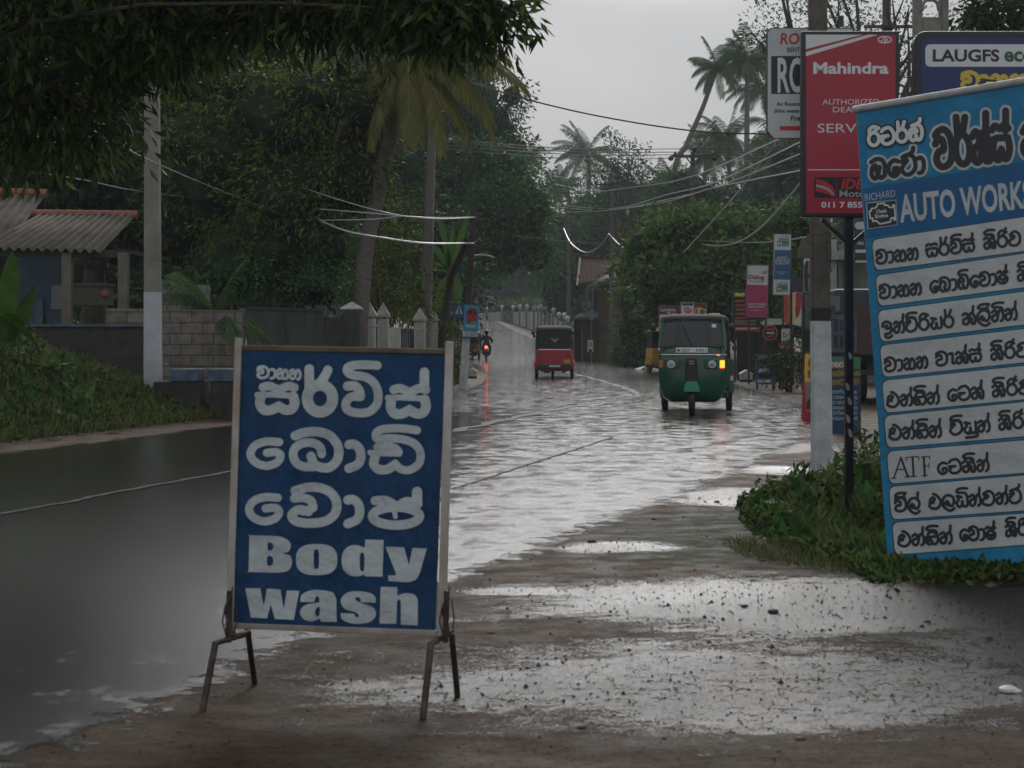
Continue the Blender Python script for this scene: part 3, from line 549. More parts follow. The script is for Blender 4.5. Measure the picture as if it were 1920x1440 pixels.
for a, b in (((464, 1180, 5.72), (478, 1280)), ((846, 1180, 5.66), (858, 1302))):
    g3 = Vector((*GP(*b), 0)); MB().tube([P(*a), g3 - Vector((0, 0, .01))], .011, 8).build('leg', M['steel'], t, True)
for cx, yy in ((431, 5.64), (838, 5.56)):
    hb = MB(); hb.bar(P(cx, 1108, yy), P(cx - 3, 1205, yy), .02, .012); hb.bar(P(cx - 8, 1140, yy - .01), P(cx + 4, 1190, yy - .01), .014, .01)
    hb.tube([P(cx - 6, 1195, yy - .01), P(cx - 14, 1165, yy - .02), P(cx - 8, 1135, yy - .02), P(cx + 2, 1118, yy - .01), P(cx + 5, 1100, yy)], .003, 6)
    hb.tube([P(cx + 8, 1190, yy - .01), P(cx + 14, 1160, yy - .01), P(cx + 9, 1125, yy - .01)], .003, 6); hb.ball(P(cx + 10, 1190, yy - .01), .008)
    hb.build('hinge_bracket', M['steel'], t)

# ---------------------------------------------------------------- leaning price banner on the right
pl = Plane(P(1605, 203, 9.3), P(1663, 1035, 9.0), P(2080, 122, 8.5))
t = thing('leaning_banner', 'large leaning blue banner with rows of white Sinhala boxes headed AUTO WORKS', 'banner', (2.6, 8.8, 0))
b_lt = mat('sky_blue_vinyl', hexc('0079a4'), .55, var=.2, vs=3, bump=1, bs=2.5, bd=.06); b_dk = mat('deep_blue_vinyl', hexc('005486'), .55, var=.1, vs=3, bump=.5, bs=5)
def lx(y): return 1605 + (y - 203) * 58 / 832
slab([(1605, 203), (1663, 1035), (1700, 1052), (1745, 1062), (1800, 1072), (1850, 1070), (1920, 1052), (2140, 1022), (2085, 121)], pl, .01, 'banner_sheet', b_lt, t, off=.0)
Deco(pl, .002).poly([(1618.5, 353), (1624, 446), (2085, 384), (2085, 276)]).build('heading_band', b_dk, t)
MB().tube([pl.hit(1600, 206, .0), pl.hit(2085, 124, .0)], .022, 10).build('top_roll', mat('roll_white', (.42, .42, .41), .5, var=.3, vs=10), t, True)
MB().tube([pl.hit(1609, 215, -.012), pl.hit(1668, 1042, -.012)], .012, 8).build('side_tube', M['alu'], t, True)
MB().tube([pl.hit(2085, 125, -.014), pl.hit(2140, 1040, -.014)], .012, 8).build('side_tube', M['alu'], t, True)
MB().tube([pl.hit(1830, 175, -.03), pl.hit(1836, 155, -.01), pl.hit(1850, 150, .02), pl.hit(1868, 152, .03)], .006, 6).build('tie_wire', M['steel'], t)
for x_ in (1990, 1720): q = pl.hit(x_, 1045, -.06); MB().bar(q, Vector((q.x, q.y, -.05)), .03).build('foot', M['steel'], t)
rows = [(1636, 450, 407, 507, 470), (1643, 517, 475.5, 574, 538), (1647, 583, 547, 641, 608), (1651, 648, 617, 707, 679), (1655, 714, 686, 774, 748), (1659, 780, 754, 839.5, 817.6), (1664, 847, 825.6, 907, 886), (1668, 913, 891.6, 974, 956.7), (1674, 980, 963, 1040, 1021)]
ink = Deco(pl, .0022); wh = Deco(pl, .0040); dk = Deco(pl, .0058); hi = Deco(pl, .0076)
for x, a, b, c, e in rows:
    def box(g_):
        xs0 = x - g_ + .0; top = lambda q: a - g_ + (b - a) * (q - x) / (1920 - x); bot = lambda q: c + g_ + (e - c) * (q - x - 4) / (1920 - x)
        r = 11; X2 = 2085; L_ = [(X2, top(X2)), (X2, bot(X2))]
        L_ += [(x - g_ + 5 + r, bot(x + 5 + r))] + [(x - g_ + 4 + r - r * math.sin(R(k)), bot(x + 5 + r) - r + r * math.cos(R(k)) + 1) for k in (25, 50, 75)] + [(x - g_ + 3.5, c - r)]
        L_ += [(x - g_, a + r + 1)] + [(x - g_ + r - r * math.cos(R(k)), top(x + r) + r - r * math.sin(R(k))) for k in (25, 50, 75)] + [(x - g_ + r, top(x + r))]
        return L_
    ink.loops([box(1.6)]); wh.loops([box(0)])
up = (-.07, -1)
def W(k, *a, xh=24, r=2.7, deco=dk): deco.sdf(word(k, *a, xh, r, up), .8)
W('va aa ha na', 1643, 495, 1722, 485); W('sa rr va+i sa+h', 1737, 482, 1828, 470); W('ka+i rii ma', 1845, 467, 1915, 458)
W('va aa ha na', 1649, 560, 1728, 551); W('e ba aa da+i e va aa ssa+h', 1744, 549, 1892, 529.5); W('ka+i rii ma', 1908, 527, 1980, 518)
W('ii_l na+h ta+i ri ya rr', 1653, 627, 1790, 612); W('ka+h la+I na+i na+h', 1805, 609, 1908, 598); W('ka+i rii ma', 1930, 596, 2000, 588)
W('va aa ha na', 1659, 697, 1740, 688.5); W('va ae ka+h sa+h', 1755, 686, 1841, 676.5); W('ka+i rii ma', 1858, 675, 1930, 667)
W('ee na+h ja+i na+h', 1663, 763, 1762, 755.5); W('e cha ka+h', 1777, 752, 1846, 746); W('ka+i rii ma', 1861, 744, 1935, 737)
W('ee na+h ja+i na+h', 1667, 824, 1766, 818.5); W('ta+i ya+u na+h', 1781, 815, 1857, 808); W('ka+i rii ma', 1873, 806, 1946, 799)
W('e cha ka+i na+h', 1758, 889, 1855, 882)
W('va+I la+h', 1678, 959, 1726, 956); W('ee la ya+i na+h ma na+h ta+H', 1742, 954, 1916, 942)
W('ee na+h ja+i na+h', 1684, 1024, 1786, 1018); W('e va aa ssa+h', 1800, 1014, 1869, 1010); W('ka+i rii ma', 1886, 1006, 1950, 1000)
Fs = [([(1673, 897), (1676, 896), (1689, 858), (1703, 893), (1706, 893)], 1.3), ([(1680, 881), (1698, 879.5)], 1.0), ([(1689, 858), (1702, 893)], 2.0), ([(1671, 897), (1680, 896.5)], .9), ([(1697, 894.5), (1708, 893.6)], .9),
      ([(1699, 864), (1699, 857.6), (1722, 856), (1723, 862)], 1.0), ([(1711, 857), (1713, 893)], 2.0), ([(1708, 893.5), (1719, 892.6)], .9), ([(1727, 857), (1743, 855.5), (1743.5, 861)], 1.0), ([(1732, 857), (1734, 892)], 2.0), ([(1733, 874), (1742, 873), (1742, 868), (1742, 878)], .9), ([(1729, 892.5), (1739, 891.6)], .9)]
dk.sdf(Fs, .6)
hw = word('ri cha rr da+H', 1627, 274, 1732, 261, 28, 3.4, up)
dk.sdf(hw, .8, 3.0); hi.sdf(hw, .8)
hw = word('o e ta+H aa', 1633, 336, 1735, 322, 34, 4.2, up); wh.sdf(hw, .9, 4.0); dk.sdf(hw, .8)
hw = word('va rr ka+h sa+h', 1755, 314, 1896, 297, 66, 6.6, up, .03); wh.sdf(hw, 1.0, 4.6); dk.sdf(hw, .9)
hw = word('ha na', 1918, 294, 1998, 284, 66, 6.6, up, .03); wh.sdf(hw, 1.0, 4.6); dk.sdf(hw, .9)
wh.text('RICHARD', 1622, 377, 1679, 368.5, 13, -.004, up)
wh.text('AUTO WORKS', 1688, 416, 1936, 387, 48, .028, up)
wh.poly([(1624, 380), (1680.5, 374.5), (1683, 422), (1626.5, 430)]); dk.poly([(1625.5, 381.3), (1679.3, 376), (1681.7, 420.8), (1628, 428.4)])
eng = [(1630, 396), (1633, 396), (1634, 391), (1641, 390), (1645, 386), (1645, 382.5), (1658, 381), (1658.5, 385), (1664, 384.5), (1668, 389), (1674, 388.5), (1674.5, 384.5), (1677, 384.5), (1679, 412), (1676.5, 412.3), (1676, 408), (1671, 409), (1669, 416), (1650, 420), (1643, 414), (1637, 415), (1636, 409), (1632, 410)]
hi.sdf([(eng + eng[:1], 1.3)], .5)
hi.text('Check', 1643, 400, 1663, 398, 6.5, .02, up); hi.text('Engine', 1641, 409, 1665, 406.6, 6.5, .02, up)
ink.build('row_outline', M['ink'], t); wh.build('row_box', mat('white_box_print', (.47, .50, .50), .45, var=.13, vs=3, bump=1, bs=2.5, bd=.06, spec=.3), t); dk.build('lettering', M['ink'], t); hi.build('white_lettering', M['white'], t)

M['scrape'] = mat('scrape_grey', (.22, .22, .22), .6)
# ---------------------------------------------------------------- red dealer sign
pl = flat(10.8, R(-3), 1594)
t = thing('dealer_sign', 'red Mahindra dealer sign in a black frame on a black steel post', 'sign', (P(1593, 990, 10.8).x, 10.8, 0))
red = mat('red_panel', hexc('9c1f33'), .35, var=.08, vs=3)
slab([(1503, 58), (1686, 58), (1686, 408), (1503, 407)], pl, .09, 'frame', M['black'], t, bev=.006)
Deco(pl, .002).poly([(1511, 65), (1679, 65), (1679, 400), (1512, 400)]).build('face', red, t)
wh = Deco(pl, .0035)
wh.poly([(1511, 65), (1617, 65), (1511, 92)]); wh.poly([(1511, 97.5), (1628, 65), (1646, 65), (1511, 105.5)])
wh.text('Mahindra', 1525, 137.5, 1666, 137.5, 20, .03); wh.sdf([(ell(1659, 74.5, 12.5, 6), 1.1), ([(1651, 78.5), (1657, 73.5), (1660, 70)], 1.0), ([(1658, 79), (1661, 73), (1661, 79.5)], .9), ([(1665, 79), (1664, 73)], .9)], .5)
wh.text('AUTHORIZED', 1542, 196, 1649, 196, 10, -.002); wh.text('DEALER', 1562, 210.5, 1630, 210.5, 10, -.002); wh.text('SERVICE', 1533, 248.5, 1655, 248.5, 16.5, 0)
wh.rect(1515, 317.5, 1674, 319.2); wh.text('011 7 855', 1540, 389, 1617, 389, 10, .03)
wh.build('lettering', M['white'], t)
bk = Deco(pl, .0035).rect(1527, 332, 1568.5, 371).rect(1569.5, 332, 1676, 371); bk.build('logo_box', M['ink'], t)
lg = Deco(pl, .005); lg.text('IDEAL', 1577, 354, 1650, 354, 18, .03, (.2, -1)); lg.loops([catmull([(1530, 336), (1548, 340), (1562, 352), (1566, 367), (1556, 355), (1545, 347), (1530, 343)], 3)]); lg.loops([catmull([(1530, 353), (1546, 355), (1557, 361), (1562, 369), (1550, 363), (1530, 359)], 3)])
lg.build('logo', mat('logo_red', hexc('b5202c'), .4), t)
Deco(pl, .005).text('Motors', 1574, 369, 1640, 369, 12, .02).loops([catmull([(1530, 345), (1546, 349), (1558, 356), (1565, 368), (1552, 358), (1541, 353), (1530, 351)], 3)]).build('logo_lettering', mat('logo_grey', (.3, .3, .3), .4), t)
pp = P(1593, 408, 10.85); MB().bar(pp + Vector((0, .02, .05)), Vector((pp.x, pp.y + .02, -.2)), .055, .055).build('post', mat('black_post', (.010, .010, .012), .3, var=.6, vs=4), t, bev=.004)
MB().bar(P(1540, 412, 10.86), P(1590, 458, 10.86), .028).build('brace', M['black'], t); MB().bar(P(1648, 412, 10.86), P(1597, 458, 10.86), .028).build('brace', M['black'], t)
for x, y, s_ in ((1594, 667, 6), (1589, 725, 7), (1593, 752, 7), (1590, 785, 8), (1594, 812, 8)): wt = Deco(flat(10.8 - .02, 0, 1593), .012); wt.loops([catmull([(x - s_ * .5, y - s_), (x + 2, y - s_ * .6), (x + s_ * .6, y + s_ * .8), (x, y + s_), (x - s_ * .4, y + 2)], 4, True)]); wt.build('paint_scrape', M['scrape'], t)

# ---------------------------------------------------------------- white hotel sign behind
pl = flat(15.9, R(4), 1500)
t = thing('hotel_sign', 'white enamel hotel sign with black ROOMS bar half behind the red dealer sign', 'sign', (P(1560, 800, 16).x, 16, 0))
oct_ = lambda x0, y0, x1, y1, c: [(x0, y0 + c * .6), (x0 + c * .5, y0), (x1, y0), (x1, y1), (x0 + c * .8, y1), (x0, y1 - c)]
slab(oct_(1438, 52, 1600, 260, 14), pl, .03, 'edge', mat('sign_edge', (.10, .07, .06), .6, var=.4), t)
Deco(pl, .002).poly(oct_(1439.5, 53.5, 1598.5, 258.5, 14)).build('face', mat('enamel_white', (.50, .53, .54), .4, var=.12, vs=3), t)
Deco(pl, .004).rect(1446, 105, 1594, 176).build('black_bar', M['ink'], t)
Deco(pl, .004).text('BENTOTA', 1476, 97.5, 1521, 97.5, 8.5, .015).text('Ac Rooms', 1456, 198, 1501, 198, 6.5, .03).text('(Hot water', 1452, 211, 1500, 211, 6.5, .03).text('Free', 1483, 226, 1508, 226, 9, .03).build('lettering', M['ink'], t)
Deco(pl, .004).text('ROYAL', 1463, 82.5, 1545, 82.5, 20, .02, (.1, -1)).build('red_lettering', mat('sign_red', hexc('b3121f'), .4), t)
Deco(pl, .004).rect(1462, 236.5, 1585, 244.5).build('red_bar', bpy.data.materials['sign_red'], t)
Deco(pl, .006).text('ROOMS', 1458, 172, 1590, 172, 62, .02).build('white_lettering', M['white'], t)
MB().bar(P(1590, 60, 16.0), Vector((P(1590, 60, 16.0).x, 16.0, -.2)), .05).build('post', M['steel'], t)

# ---------------------------------------------------------------- navy sign with rounded black frame
pl = flat(12.0, R(-2), 1720)
t = thing('eco_wash_sign', 'navy LAUGFS eco sign with thick rounded black frame above the leaning banner', 'sign', (P(1870, 600, 12).x, 12, 0))
slab(rrect(1714, 58, 2045, 330, 22), pl, .10, 'frame', M['black'], t, bev=.01)
Deco(pl, .002).loops([rrect(1727, 71, 2032, 318, 12)]).build('face', mat('navy_panel', hexc('142a63'), .35, var=.1), t)
Deco(pl, .0035).loops([rrect(1735, 83, 2024, 125, 9)]).build('name_plate', M['white'], t)
Deco(pl, .005).text('LAUGFS', 1749, 114.5, 1874, 114.5, 21, .03).build('lettering', M['ink'], t)
Deco(pl, .005).text('eco', 1883, 114.5, 1938, 114.5, 26, .03).build('green_lettering', mat('eco_green', hexc('1d5a38'), .4), t)
Deco(pl, .005).sdf(word('va aa ha na', 1802, 166, 1926, 166, 29, 4.0), .8).build('yellow_lettering', mat('sign_yellow', hexc('c9b13a'), .4), t)
for x in (1760, 1995): q = P(x, 330, 12.05); MB().bar(q + Vector((0, 0, .05)), Vector((q.x, q.y, -.2)), .06).build('post', M['black'], t)
# ---------------------------------------------------------------- vehicles
seat_m = mat('seat_dark', (.03, .012, .012), .5); canvas = mat('black_canvas', (.016, .018, .020), .5, spec=.3, var=.3, vs=5, bump=.3, bs=14)
lens_w = mat('lamp_glass', (.30, .33, .33), .15, spec=.8); plate_w = mat('plate_white', (.5, .52, .5), .45, var=.15); plate_y = mat('plate_yellow', (.42, .30, .03), .45)
windscreen = mat('windscreen', (.028, .032, .034), .22, spec=.5, var=.5, vs=2)
def ringz(w_, yf, yb, z, n=18):
    o = []
    for k in range(n + 1):
        a = math.pi + math.pi * k / n; c, s_ = math.cos(a), math.sin(a)
        o.append(Vector((w_ * math.copysign(abs(c) ** .55, c), -.80 + (yf + .80) * abs(s_) ** .55, z)))
    o += [Vector((w_, yb, z)), Vector((-w_, yb, z))]
    return o
def wheel(parent, x, y, r, wd, rim=True):
    b = MB(); prof = [(r * .6, -.5), (r * .9, -.5), (r, -.3), (r, .3), (r * .9, .5), (r * .6, .5)]
    n = 20; rings = [[Vector((x + p[1] * wd, y + p[0] * math.cos(2 * math.pi * k / n), r + p[0] * math.sin(2 * math.pi * k / n))) for k in range(n)] for p in prof]
    b.loft(rings, cap=False); o = b.build('wheel', M['rubber'], parent, True)
    c = MB().cyl((x - wd * .35, y, r), (x + wd * .35, y, r), r * .62, 16); c.build('rim', M['steel'], o)
def tuktuk(label, X, Y, rz, body, roof, group=None, lit=None, number=None, emblem=False, tail=False, Z=0.0):
    t = thing('auto_rickshaw', label, 'auto rickshaw', (0, 0, 0), group)
    fr = MB().loft([ringz(.40, -1.08, -.45, .20), ringz(.50, -1.17, -.45, .27), ringz(.555, -1.24, -.45, .42), ringz(.585, -1.25, -.45, .65), ringz(.585, -1.235, -.45, .85), ringz(.578, -1.215, -.45, .98), ringz(.565, -1.175, -.45, 1.07), ringz(.55, -1.13, -.45, 1.14)])
    fr.build('front_body', body, t, True)
    MB().tube([(x, y, 1.005) for x, y in [(v.x * 1.012, v.y * 1.008) for v in ringz(.572, -1.21, -.45, 1)[1:18]]], .012, 6).build('chrome_strip', M['chrome'], t, True)
    fb = MB().box((0, .35, .30), (1.16, 1.7, .10)); fb.build('floor', M['black'], t)
    rb = MB().loft([[Vector((x * s_, y, z)) for x, y in ((-.6, .45), (.6, .45), (.62, 1.15), (.5, 1.34), (-.5, 1.34), (-.62, 1.15))] for z, s_ in ((.30, .93), (.45, 1), (.80, 1.0), (.93, .98))])
    rb.build('rear_body', body, t, bev=.03)
    # canopy: roof skin from windscreen head to tail
    rings = []
    for y, w_, h in ((-.93, .50, 1.615), (-.86, .545, 1.67), (-.5, .575, 1.71), (.2, .59, 1.72), (.9, .585, 1.70), (1.2, .57, 1.64), (1.30, .55, 1.56)):
        rg = []
        for k in range(15):
            a = math.pi * k / 14; c, s_ = math.cos(a), math.sin(a)
            rg.append(Vector((w_ * math.copysign(abs(c) ** .4, c), y, h - .14 + .14 * abs(s_) ** .6)))
        rg += [Vector((v.x * .95, v.y, v.z - .03)) for v in reversed(rg)]
        rings.append(rg)
    MB().loft(rings).build('roof', roof, t, True)
    cv = MB().loft([[Vector((x * s_, y + dy, z)) for x, y in ((-.585, .45), (-.56, .45), (-.54, 1.22), (.54, 1.22), (.56, .45), (.585, .45), (.59, 1.15), (.48, 1.30), (-.48, 1.30), (-.59, 1.15))] for z, s_, dy in ((.93, 1.02, .02), (1.3, 1.0, 0), (1.58, .97, -.02))])
    cv.build('canvas_cover', canvas, t, True)
    for s_ in (-1, 1):
        MB().tube([(s_ * .555, -1.09, 1.10), (s_ * .535, -1.0, 1.38), (s_ * .50, -.90, 1.60)], .032, 8).build('pillar', body, t, True)
        MB().tube([(s_ * .57, -.3, .35), (s_ * .58, -.3, 1.2), (s_ * .56, -.25, 1.6)], .014, 6).build('side_rail', M['black'], t)
        MB().ball((s_ * .67, -1.0, 1.47), (.06, .025, .065)).tube([(s_ * .55, -1.0, 1.40), (s_ * .67, -1.0, 1.44)], .008, 5).build('mirror', M['black'], t, True)
        wheel(t, s_ * .58, .82, .21, .11)
        fe = MB().loft([[Vector((s_ * x, y, z)) for y, z in ((.50, .30), (.56, .52), (.72, .60), (.95, .60), (1.1, .52), (1.16, .30))] for x in (.58, .665)]); fe.build('rear_fender', body, t, bev=.012)
        hl = MB().loft([[Vector((s_ * .345 + dx * k, y, .85 + dz * k)) for dx, dz in ((-.13, -.075), (.10, -.075), (.13, -.05), (.13, .06), (.10, .085), (-.13, .085))] for k, y in ((1, -1.15), (1, -1.262), (.86, -1.272))]); hp = hl.build('headlight_panel', body, t)
        hl = MB().cyl((s_ * .345, -1.20, .85), (s_ * .345, -1.285, .85), .064, 18); h = hl.build('headlight', M['chrome'], t, True)
        MB().ball((s_ * .345, -1.283, .85), (.054, .02, .054)).build('lens', lens_w, h, True)
        on = lit == s_
        MB().box((s_ * .512, -1.205, .85), (.075, .07, .125)).build('indicator', amber_on if on else amber, t, bev=.008)
        MB().box((s_ * .45, 1.345, .72), (.08, .03, .12)).build('tail_lamp', tail_off, t)
    gl = MB(); top = [(-.47, -.925, 1.585), (-.25, -.955, 1.585), (.25, -.955, 1.585), (.47, -.925, 1.585)]; bot = [(-.525, -1.075, 1.155), (-.28, -1.12, 1.155), (.28, -1.12, 1.155), (.525, -1.075, 1.155)]
    gl.add(top + bot, [(0, 1, 5, 4), (1, 2, 6, 5), (2, 3, 7, 6)]); gl.build('windscreen', windscreen, t)
    for s_ in (-1, 1): MB().bar((s_ * .28, -1.128, 1.15), (s_ * .25, -.962, 1.59), .022, .014).build('windscreen_rubber', M['black'], t)
    MB().bar((-.5, -.945, 1.585), (.5, -.945, 1.585), .03, .02).build('windscreen_rubber', M['black'], t)
    MB().bar((-.53, -1.12, 1.148), (.53, -1.12, 1.148), .022, .016).build('windscreen_rubber', M['black'], t)
    MB().bar((.0, -1.14, 1.15), (-.175, -1.02, 1.52), .009, .008).ball((.0, -1.15, 1.14), .02, 8, 6).build('wiper', M['black'], t)
    MB().loft([[Vector((x * k, y, z)) for x, z in ((-.075, .95), (.075, .95), (.10, .84), (.11, .54), (-.11, .54), (-.10, .84))] for k, y in ((1, -1.2), (1, -1.275), (.82, -1.30))]).build('nose_grille', M['black'], t, bev=.006)
    MB().box((0, -1.305, .90), (.09, .012, .02)).box((0, -1.305, .86), (.07, .012, .02)).build('grille_badge', M['alu'], t)
    MB().loft([[Vector((x, y, z)) for x, z in ((-.15 * k, .38), (-.13 * k, .50), (-.09 * k, .56), (.09 * k, .56), (.13 * k, .50), (.15 * k, .38))] for k, y in ((.9, -.95), (1, -1.25), (.85, -1.38))]).build('front_mudguard', fender_m.get(body.name, body), t, bev=.012)
    MB().tube([(-.07, -1.15, .56), (-.075, -1.17, .22)], .02, 6).tube([(.07, -1.15, .56), (.075, -1.17, .22)], .02, 6).build('front_fork', M['black'], t)
    wheel(t, 0, -1.17, .21, .10)
    MB().box((0, .3, .24), (.9, 1.9, .05)).box((-.3, 1.0, .2), (.12, .4, .07)).box((.25, .9, .19), (.2, .3, .08)).build('chassis', M['black'], t)
    MB().box((0, .75, .62), (1.0, .35, .12)).box((0, 1.0, .9), (1.0, .1, .5)).build('seat', seat_m, t, bev=.02)
    MB().box((0, 1.36, .40), (1.14, .05, .10)).build('bumper', M['black'], t, bev=.01)
    MB().box((0, 1.39, .39), (.36, .012, .06)).build('rear_plate', plate_w, t)
    MB().box((-.40, 1.352, .54), (.20, .02, .12)).build('number_plate', plate_y, t)
    MB().box((0, 1.325, .93), (1.04, .02, .03)).build('rear_strip', M['chrome'], t)
    if number:
        MB().box((-.005, -1.178, 1.085), (.53, .012, .095), rx=R(-26)).build('number_plate', plate_w, t)
        V_, F_ = textmesh('QX - 5401', .004); xs_ = [v[0] for v in V_]; a, b = min(xs_), max(xs_)
        npobj('lettering', [(-.175 + (x - a) / (b - a) * .41, -1.201 + (y / CAP) * .0245, 1.060 + y / CAP * .05) for x, y in V_], F_, M['ink'], t)
        MB().box((-.225, -1.190, 1.083), (.045, .006, .035), rx=R(-26)).build('lettering', M['ink'], t)
        MB().box((.365, -.975, 1.50), (.075, .006, .06), rx=R(-20)).build('licence_sticker', M['white'], t)
    if emblem:
        n = MB()
        for s_ in (-1, 1):
            for q, (x0, z0, x1, z1) in enumerate(((.03, 1.27, .12, 1.315), (.03, 1.25, .13, 1.285), (.025, 1.235, .105, 1.25), (.01, 1.215, .05, 1.19))):
                n.prism([(s_ * x0, 1.318, z0), (s_ * x1, 1.318, z1), (s_ * (x1 - .015), 1.318, z1 - .022), (s_ * x0, 1.318, z0 - .018)], (0, .006, 0))
        n.prism([(-.02, 1.318, 1.25), (.02, 1.318, 1.25), (.03, 1.318, 1.20), (0, 1.318, 1.15), (-.03, 1.318, 1.20)], (0, .006, 0)); n.build('wing_emblem', M['alu'], t)
    t.location = (X, Y, Z); t.rotation_euler = (0, 0, rz)
    return t
green_p = mat('green_paint', (.004, .075, .042), .22, var=.25, vs=6, spec=.6); fender_m = {'green_paint': mat('light_green_paint', (.02, .25, .15), .25)}
red_p = mat('red_paint', (.36, .012, .028), .3, var=.2, vs=6); blue_p = mat('dark_blue_paint', (.012, .03, .07), .3); yellow_p = mat('ochre_paint', (.40, .24, .04), .35); dred = mat('dull_red_paint', (.14, .02, .025), .35)
amber = mat('amber_lens', (.45, .12, .01), .3); amber_on = mat('amber_lit', (1, .35, .03), .3, emit=((1, .078, .008), 10)); tail_off = mat('tail_dark', (.10, .03, .01), .3)
roof_g = mat('grey_roof_vinyl', (.022, .026, .028), .7, spec=.08, var=.3, bump=.3, bs=9)
silver = mat('silver_roof', (.42, .42, .40), .3, .2, var=.2)
tuktuk('green three wheeled rickshaw driving towards us with its orange indicator lit', (1303 - 960) * 28.3 / 3000, 28.3, R(-9), green_p, roof_g, lit=1, number=True)
tuktuk('red and black rickshaw seen from behind with a white wing emblem', (1040 - 960) * 52 / 3000, 53.3, R(180), red_p, roof_g, emblem=True)
tuktuk('dark blue rickshaw parked on the right verge behind the green one', 6.65, 75, R(8), blue_p, silver)
tuktuk('yellow rickshaw mostly hidden behind the green rickshaw', 5.98, 60, R(14), yellow_p, yellow_p)
tuktuk('dull red rickshaw behind the white post with the blue poster', -2.55, 99, R(176), dred, M['black'], Z=float(zbase(99)))
# silver van ahead of the red rickshaw
t = thing('van', 'silver roofed van just ahead of the red and black rickshaw', 'van', (0, 0, 0)); zb = float(zbase(88))
vb = mat('van_grey', (.16, .16, .15), .3, .2)
sec = lambda y, w_, z0, z1: [Vector((s_ * w_ * k, y, z)) for s_, k, z in ((-1, .98, z0), (-1, 1, (z0 + z1) * .45), (-1, .86, z1 - .06), (-1, .74, z1), (1, .74, z1), (1, .86, z1 - .06), (1, 1, (z0 + z1) * .45), (1, .98, z0))]
MB().loft([sec(-2.0, .72, .35, 1.0), sec(-1.95, .78, .3, 1.25), sec(-1.6, .78, .3, 1.85), sec(1.6, .78, .3, 1.93), sec(2.0, .74, .3, 1.6)]).build('body', vb, t, bev=.03)
MB().loft([[Vector((s_ * .62, y, z)) for s_, z in ((-1, 1.90), (1, 1.90), (1, 1.965), (-1, 1.965))] for y in (-1.5, 1.5)]).build('roof', silver, t, bev=.03)
MB().add([(-.62, -1.965, 1.28), (.62, -1.965, 1.28), (.56, -1.66, 1.78), (-.56, -1.66, 1.78)], [(0, 1, 2, 3)]).build('windscreen', windscreen, t)
for s_ in (-1, 1):
    MB().ball((s_ * .86, -1.75, 1.42), (.07, .04, .10)).bar((s_ * .75, -1.75, 1.4), (s_ * .86, -1.75, 1.4), .02).build('mirror', M['black'], t, True)
    MB().cyl((s_ * .5, -2.02, .85), (s_ * .5, -1.95, .85), .09).build('headlight', lens_w, t, True)
    for y in (-1.3, 1.3): wheel(t, s_ * .66, y, .3, .16)
t.location = (2.05, 88, zb)

# motorbike and rider
def skin(name, pts, edges, rad, m, parent, sub=2):
    me = bpy.data.meshes.new(name); off = wloc(parent) if parent else Vector()
    me.from_pydata([tuple(Vector(p) - off) for p in pts], edges, []); me.materials.append(m)
    o = bpy.data.objects.new(name, me); COL.objects.link(o)
    if parent: o.parent = parent
    s_ = o.modifiers.new('skin', 'SKIN'); s_.use_smooth_shade = True
    for i, r in enumerate(rad): me.skin_vertices[0].data[i].radius = (r, r) if not hasattr(r, '__len__') else r
    me.skin_vertices[0].data[0].use_root = True
    b = o.modifiers.new('sub', 'SUBSURF'); b.levels = sub; b.render_levels = sub
    return o
bx, by, bz = (912 - 960) * 91 / 3000, 91, 0.0
t = thing('motorbike', 'motorbike ridden away from us with its red tail light on', 'motorbike', (0, 0, 0))
bm_ = mat('bike_dark', (.02, .018, .02), .35)
def bw(y, r=.30, wd=.09):
    n = 20; prof = [(r * .8, -.5), (r * .95, -.4), (r, 0), (r * .95, .4), (r * .8, .5)]
    MB().loft([[Vector((p[1] * wd, y + p[0] * math.cos(2 * math.pi * k / n), r + p[0] * math.sin(2 * math.pi * k / n))) for k in range(n)] for p in prof], cap=False).build('wheel', M['rubber'], t, True)
bw(-.62, .29, .11); bw(.62)
MB().loft([[Vector((x * w_, y, z + dz)) for x, dz in ((-1, -.06), (-.8, .05), (.8, .05), (1, -.06))] for y, w_, z in ((-.75, .08, .82), (-.4, .13, .80), (.1, .13, .80), (.2, .14, .88), (.45, .12, .86), (.6, .06, .8))]).build('seat_and_tank', bm_, t, bev=.02)
MB().box((0, 0, .45), (.24, .5, .34)).bar((0, -.6, .3), (0, -.1, .42), .06).bar((.13, -.7, .35), (.13, .1, .35), .08).build('engine', M['steel'], t, bev=.02)
MB().tube([(-.34, .38, 1.02), (-.2, .45, 1.05), (.2, .45, 1.05), (.34, .38, 1.02)], .018, 6).tube([(0, .62, .3), (0, .48, .98)], .03, 6).build('handlebar', bm_, t)
for s_ in (-1, 1): MB().ball((s_ * .36, .42, 1.20), (.06, .02, .045)).tube([(s_ * .28, .4, 1.04), (s_ * .36, .42, 1.18)], .007, 5).build('mirror', bm_, t)
MB().box((0, -.80, .62), (.17, .03, .26)).build('rear_mudguard', bm_, t, bev=.01)
MB().ball((0, -.83, .80), (.085, .03, .075)).build('tail_light', mat('red_lit', (1, .03, .02), .3, emit=((1, .035, .02), 13)), t, True)
MB().box((0, -.83, .62), (.20, .02, .12)).build('number_plate', mat('plate_orange', (.35, .14, .03), .5), t)
t.location = (bx, by, bz)
r_ = thing('person', 'rider in dark jacket and helmet sitting on the motorbike', 'person', (0, 0, 0))
jk = mat('dark_clothes', (.018, .018, .026), .6); 
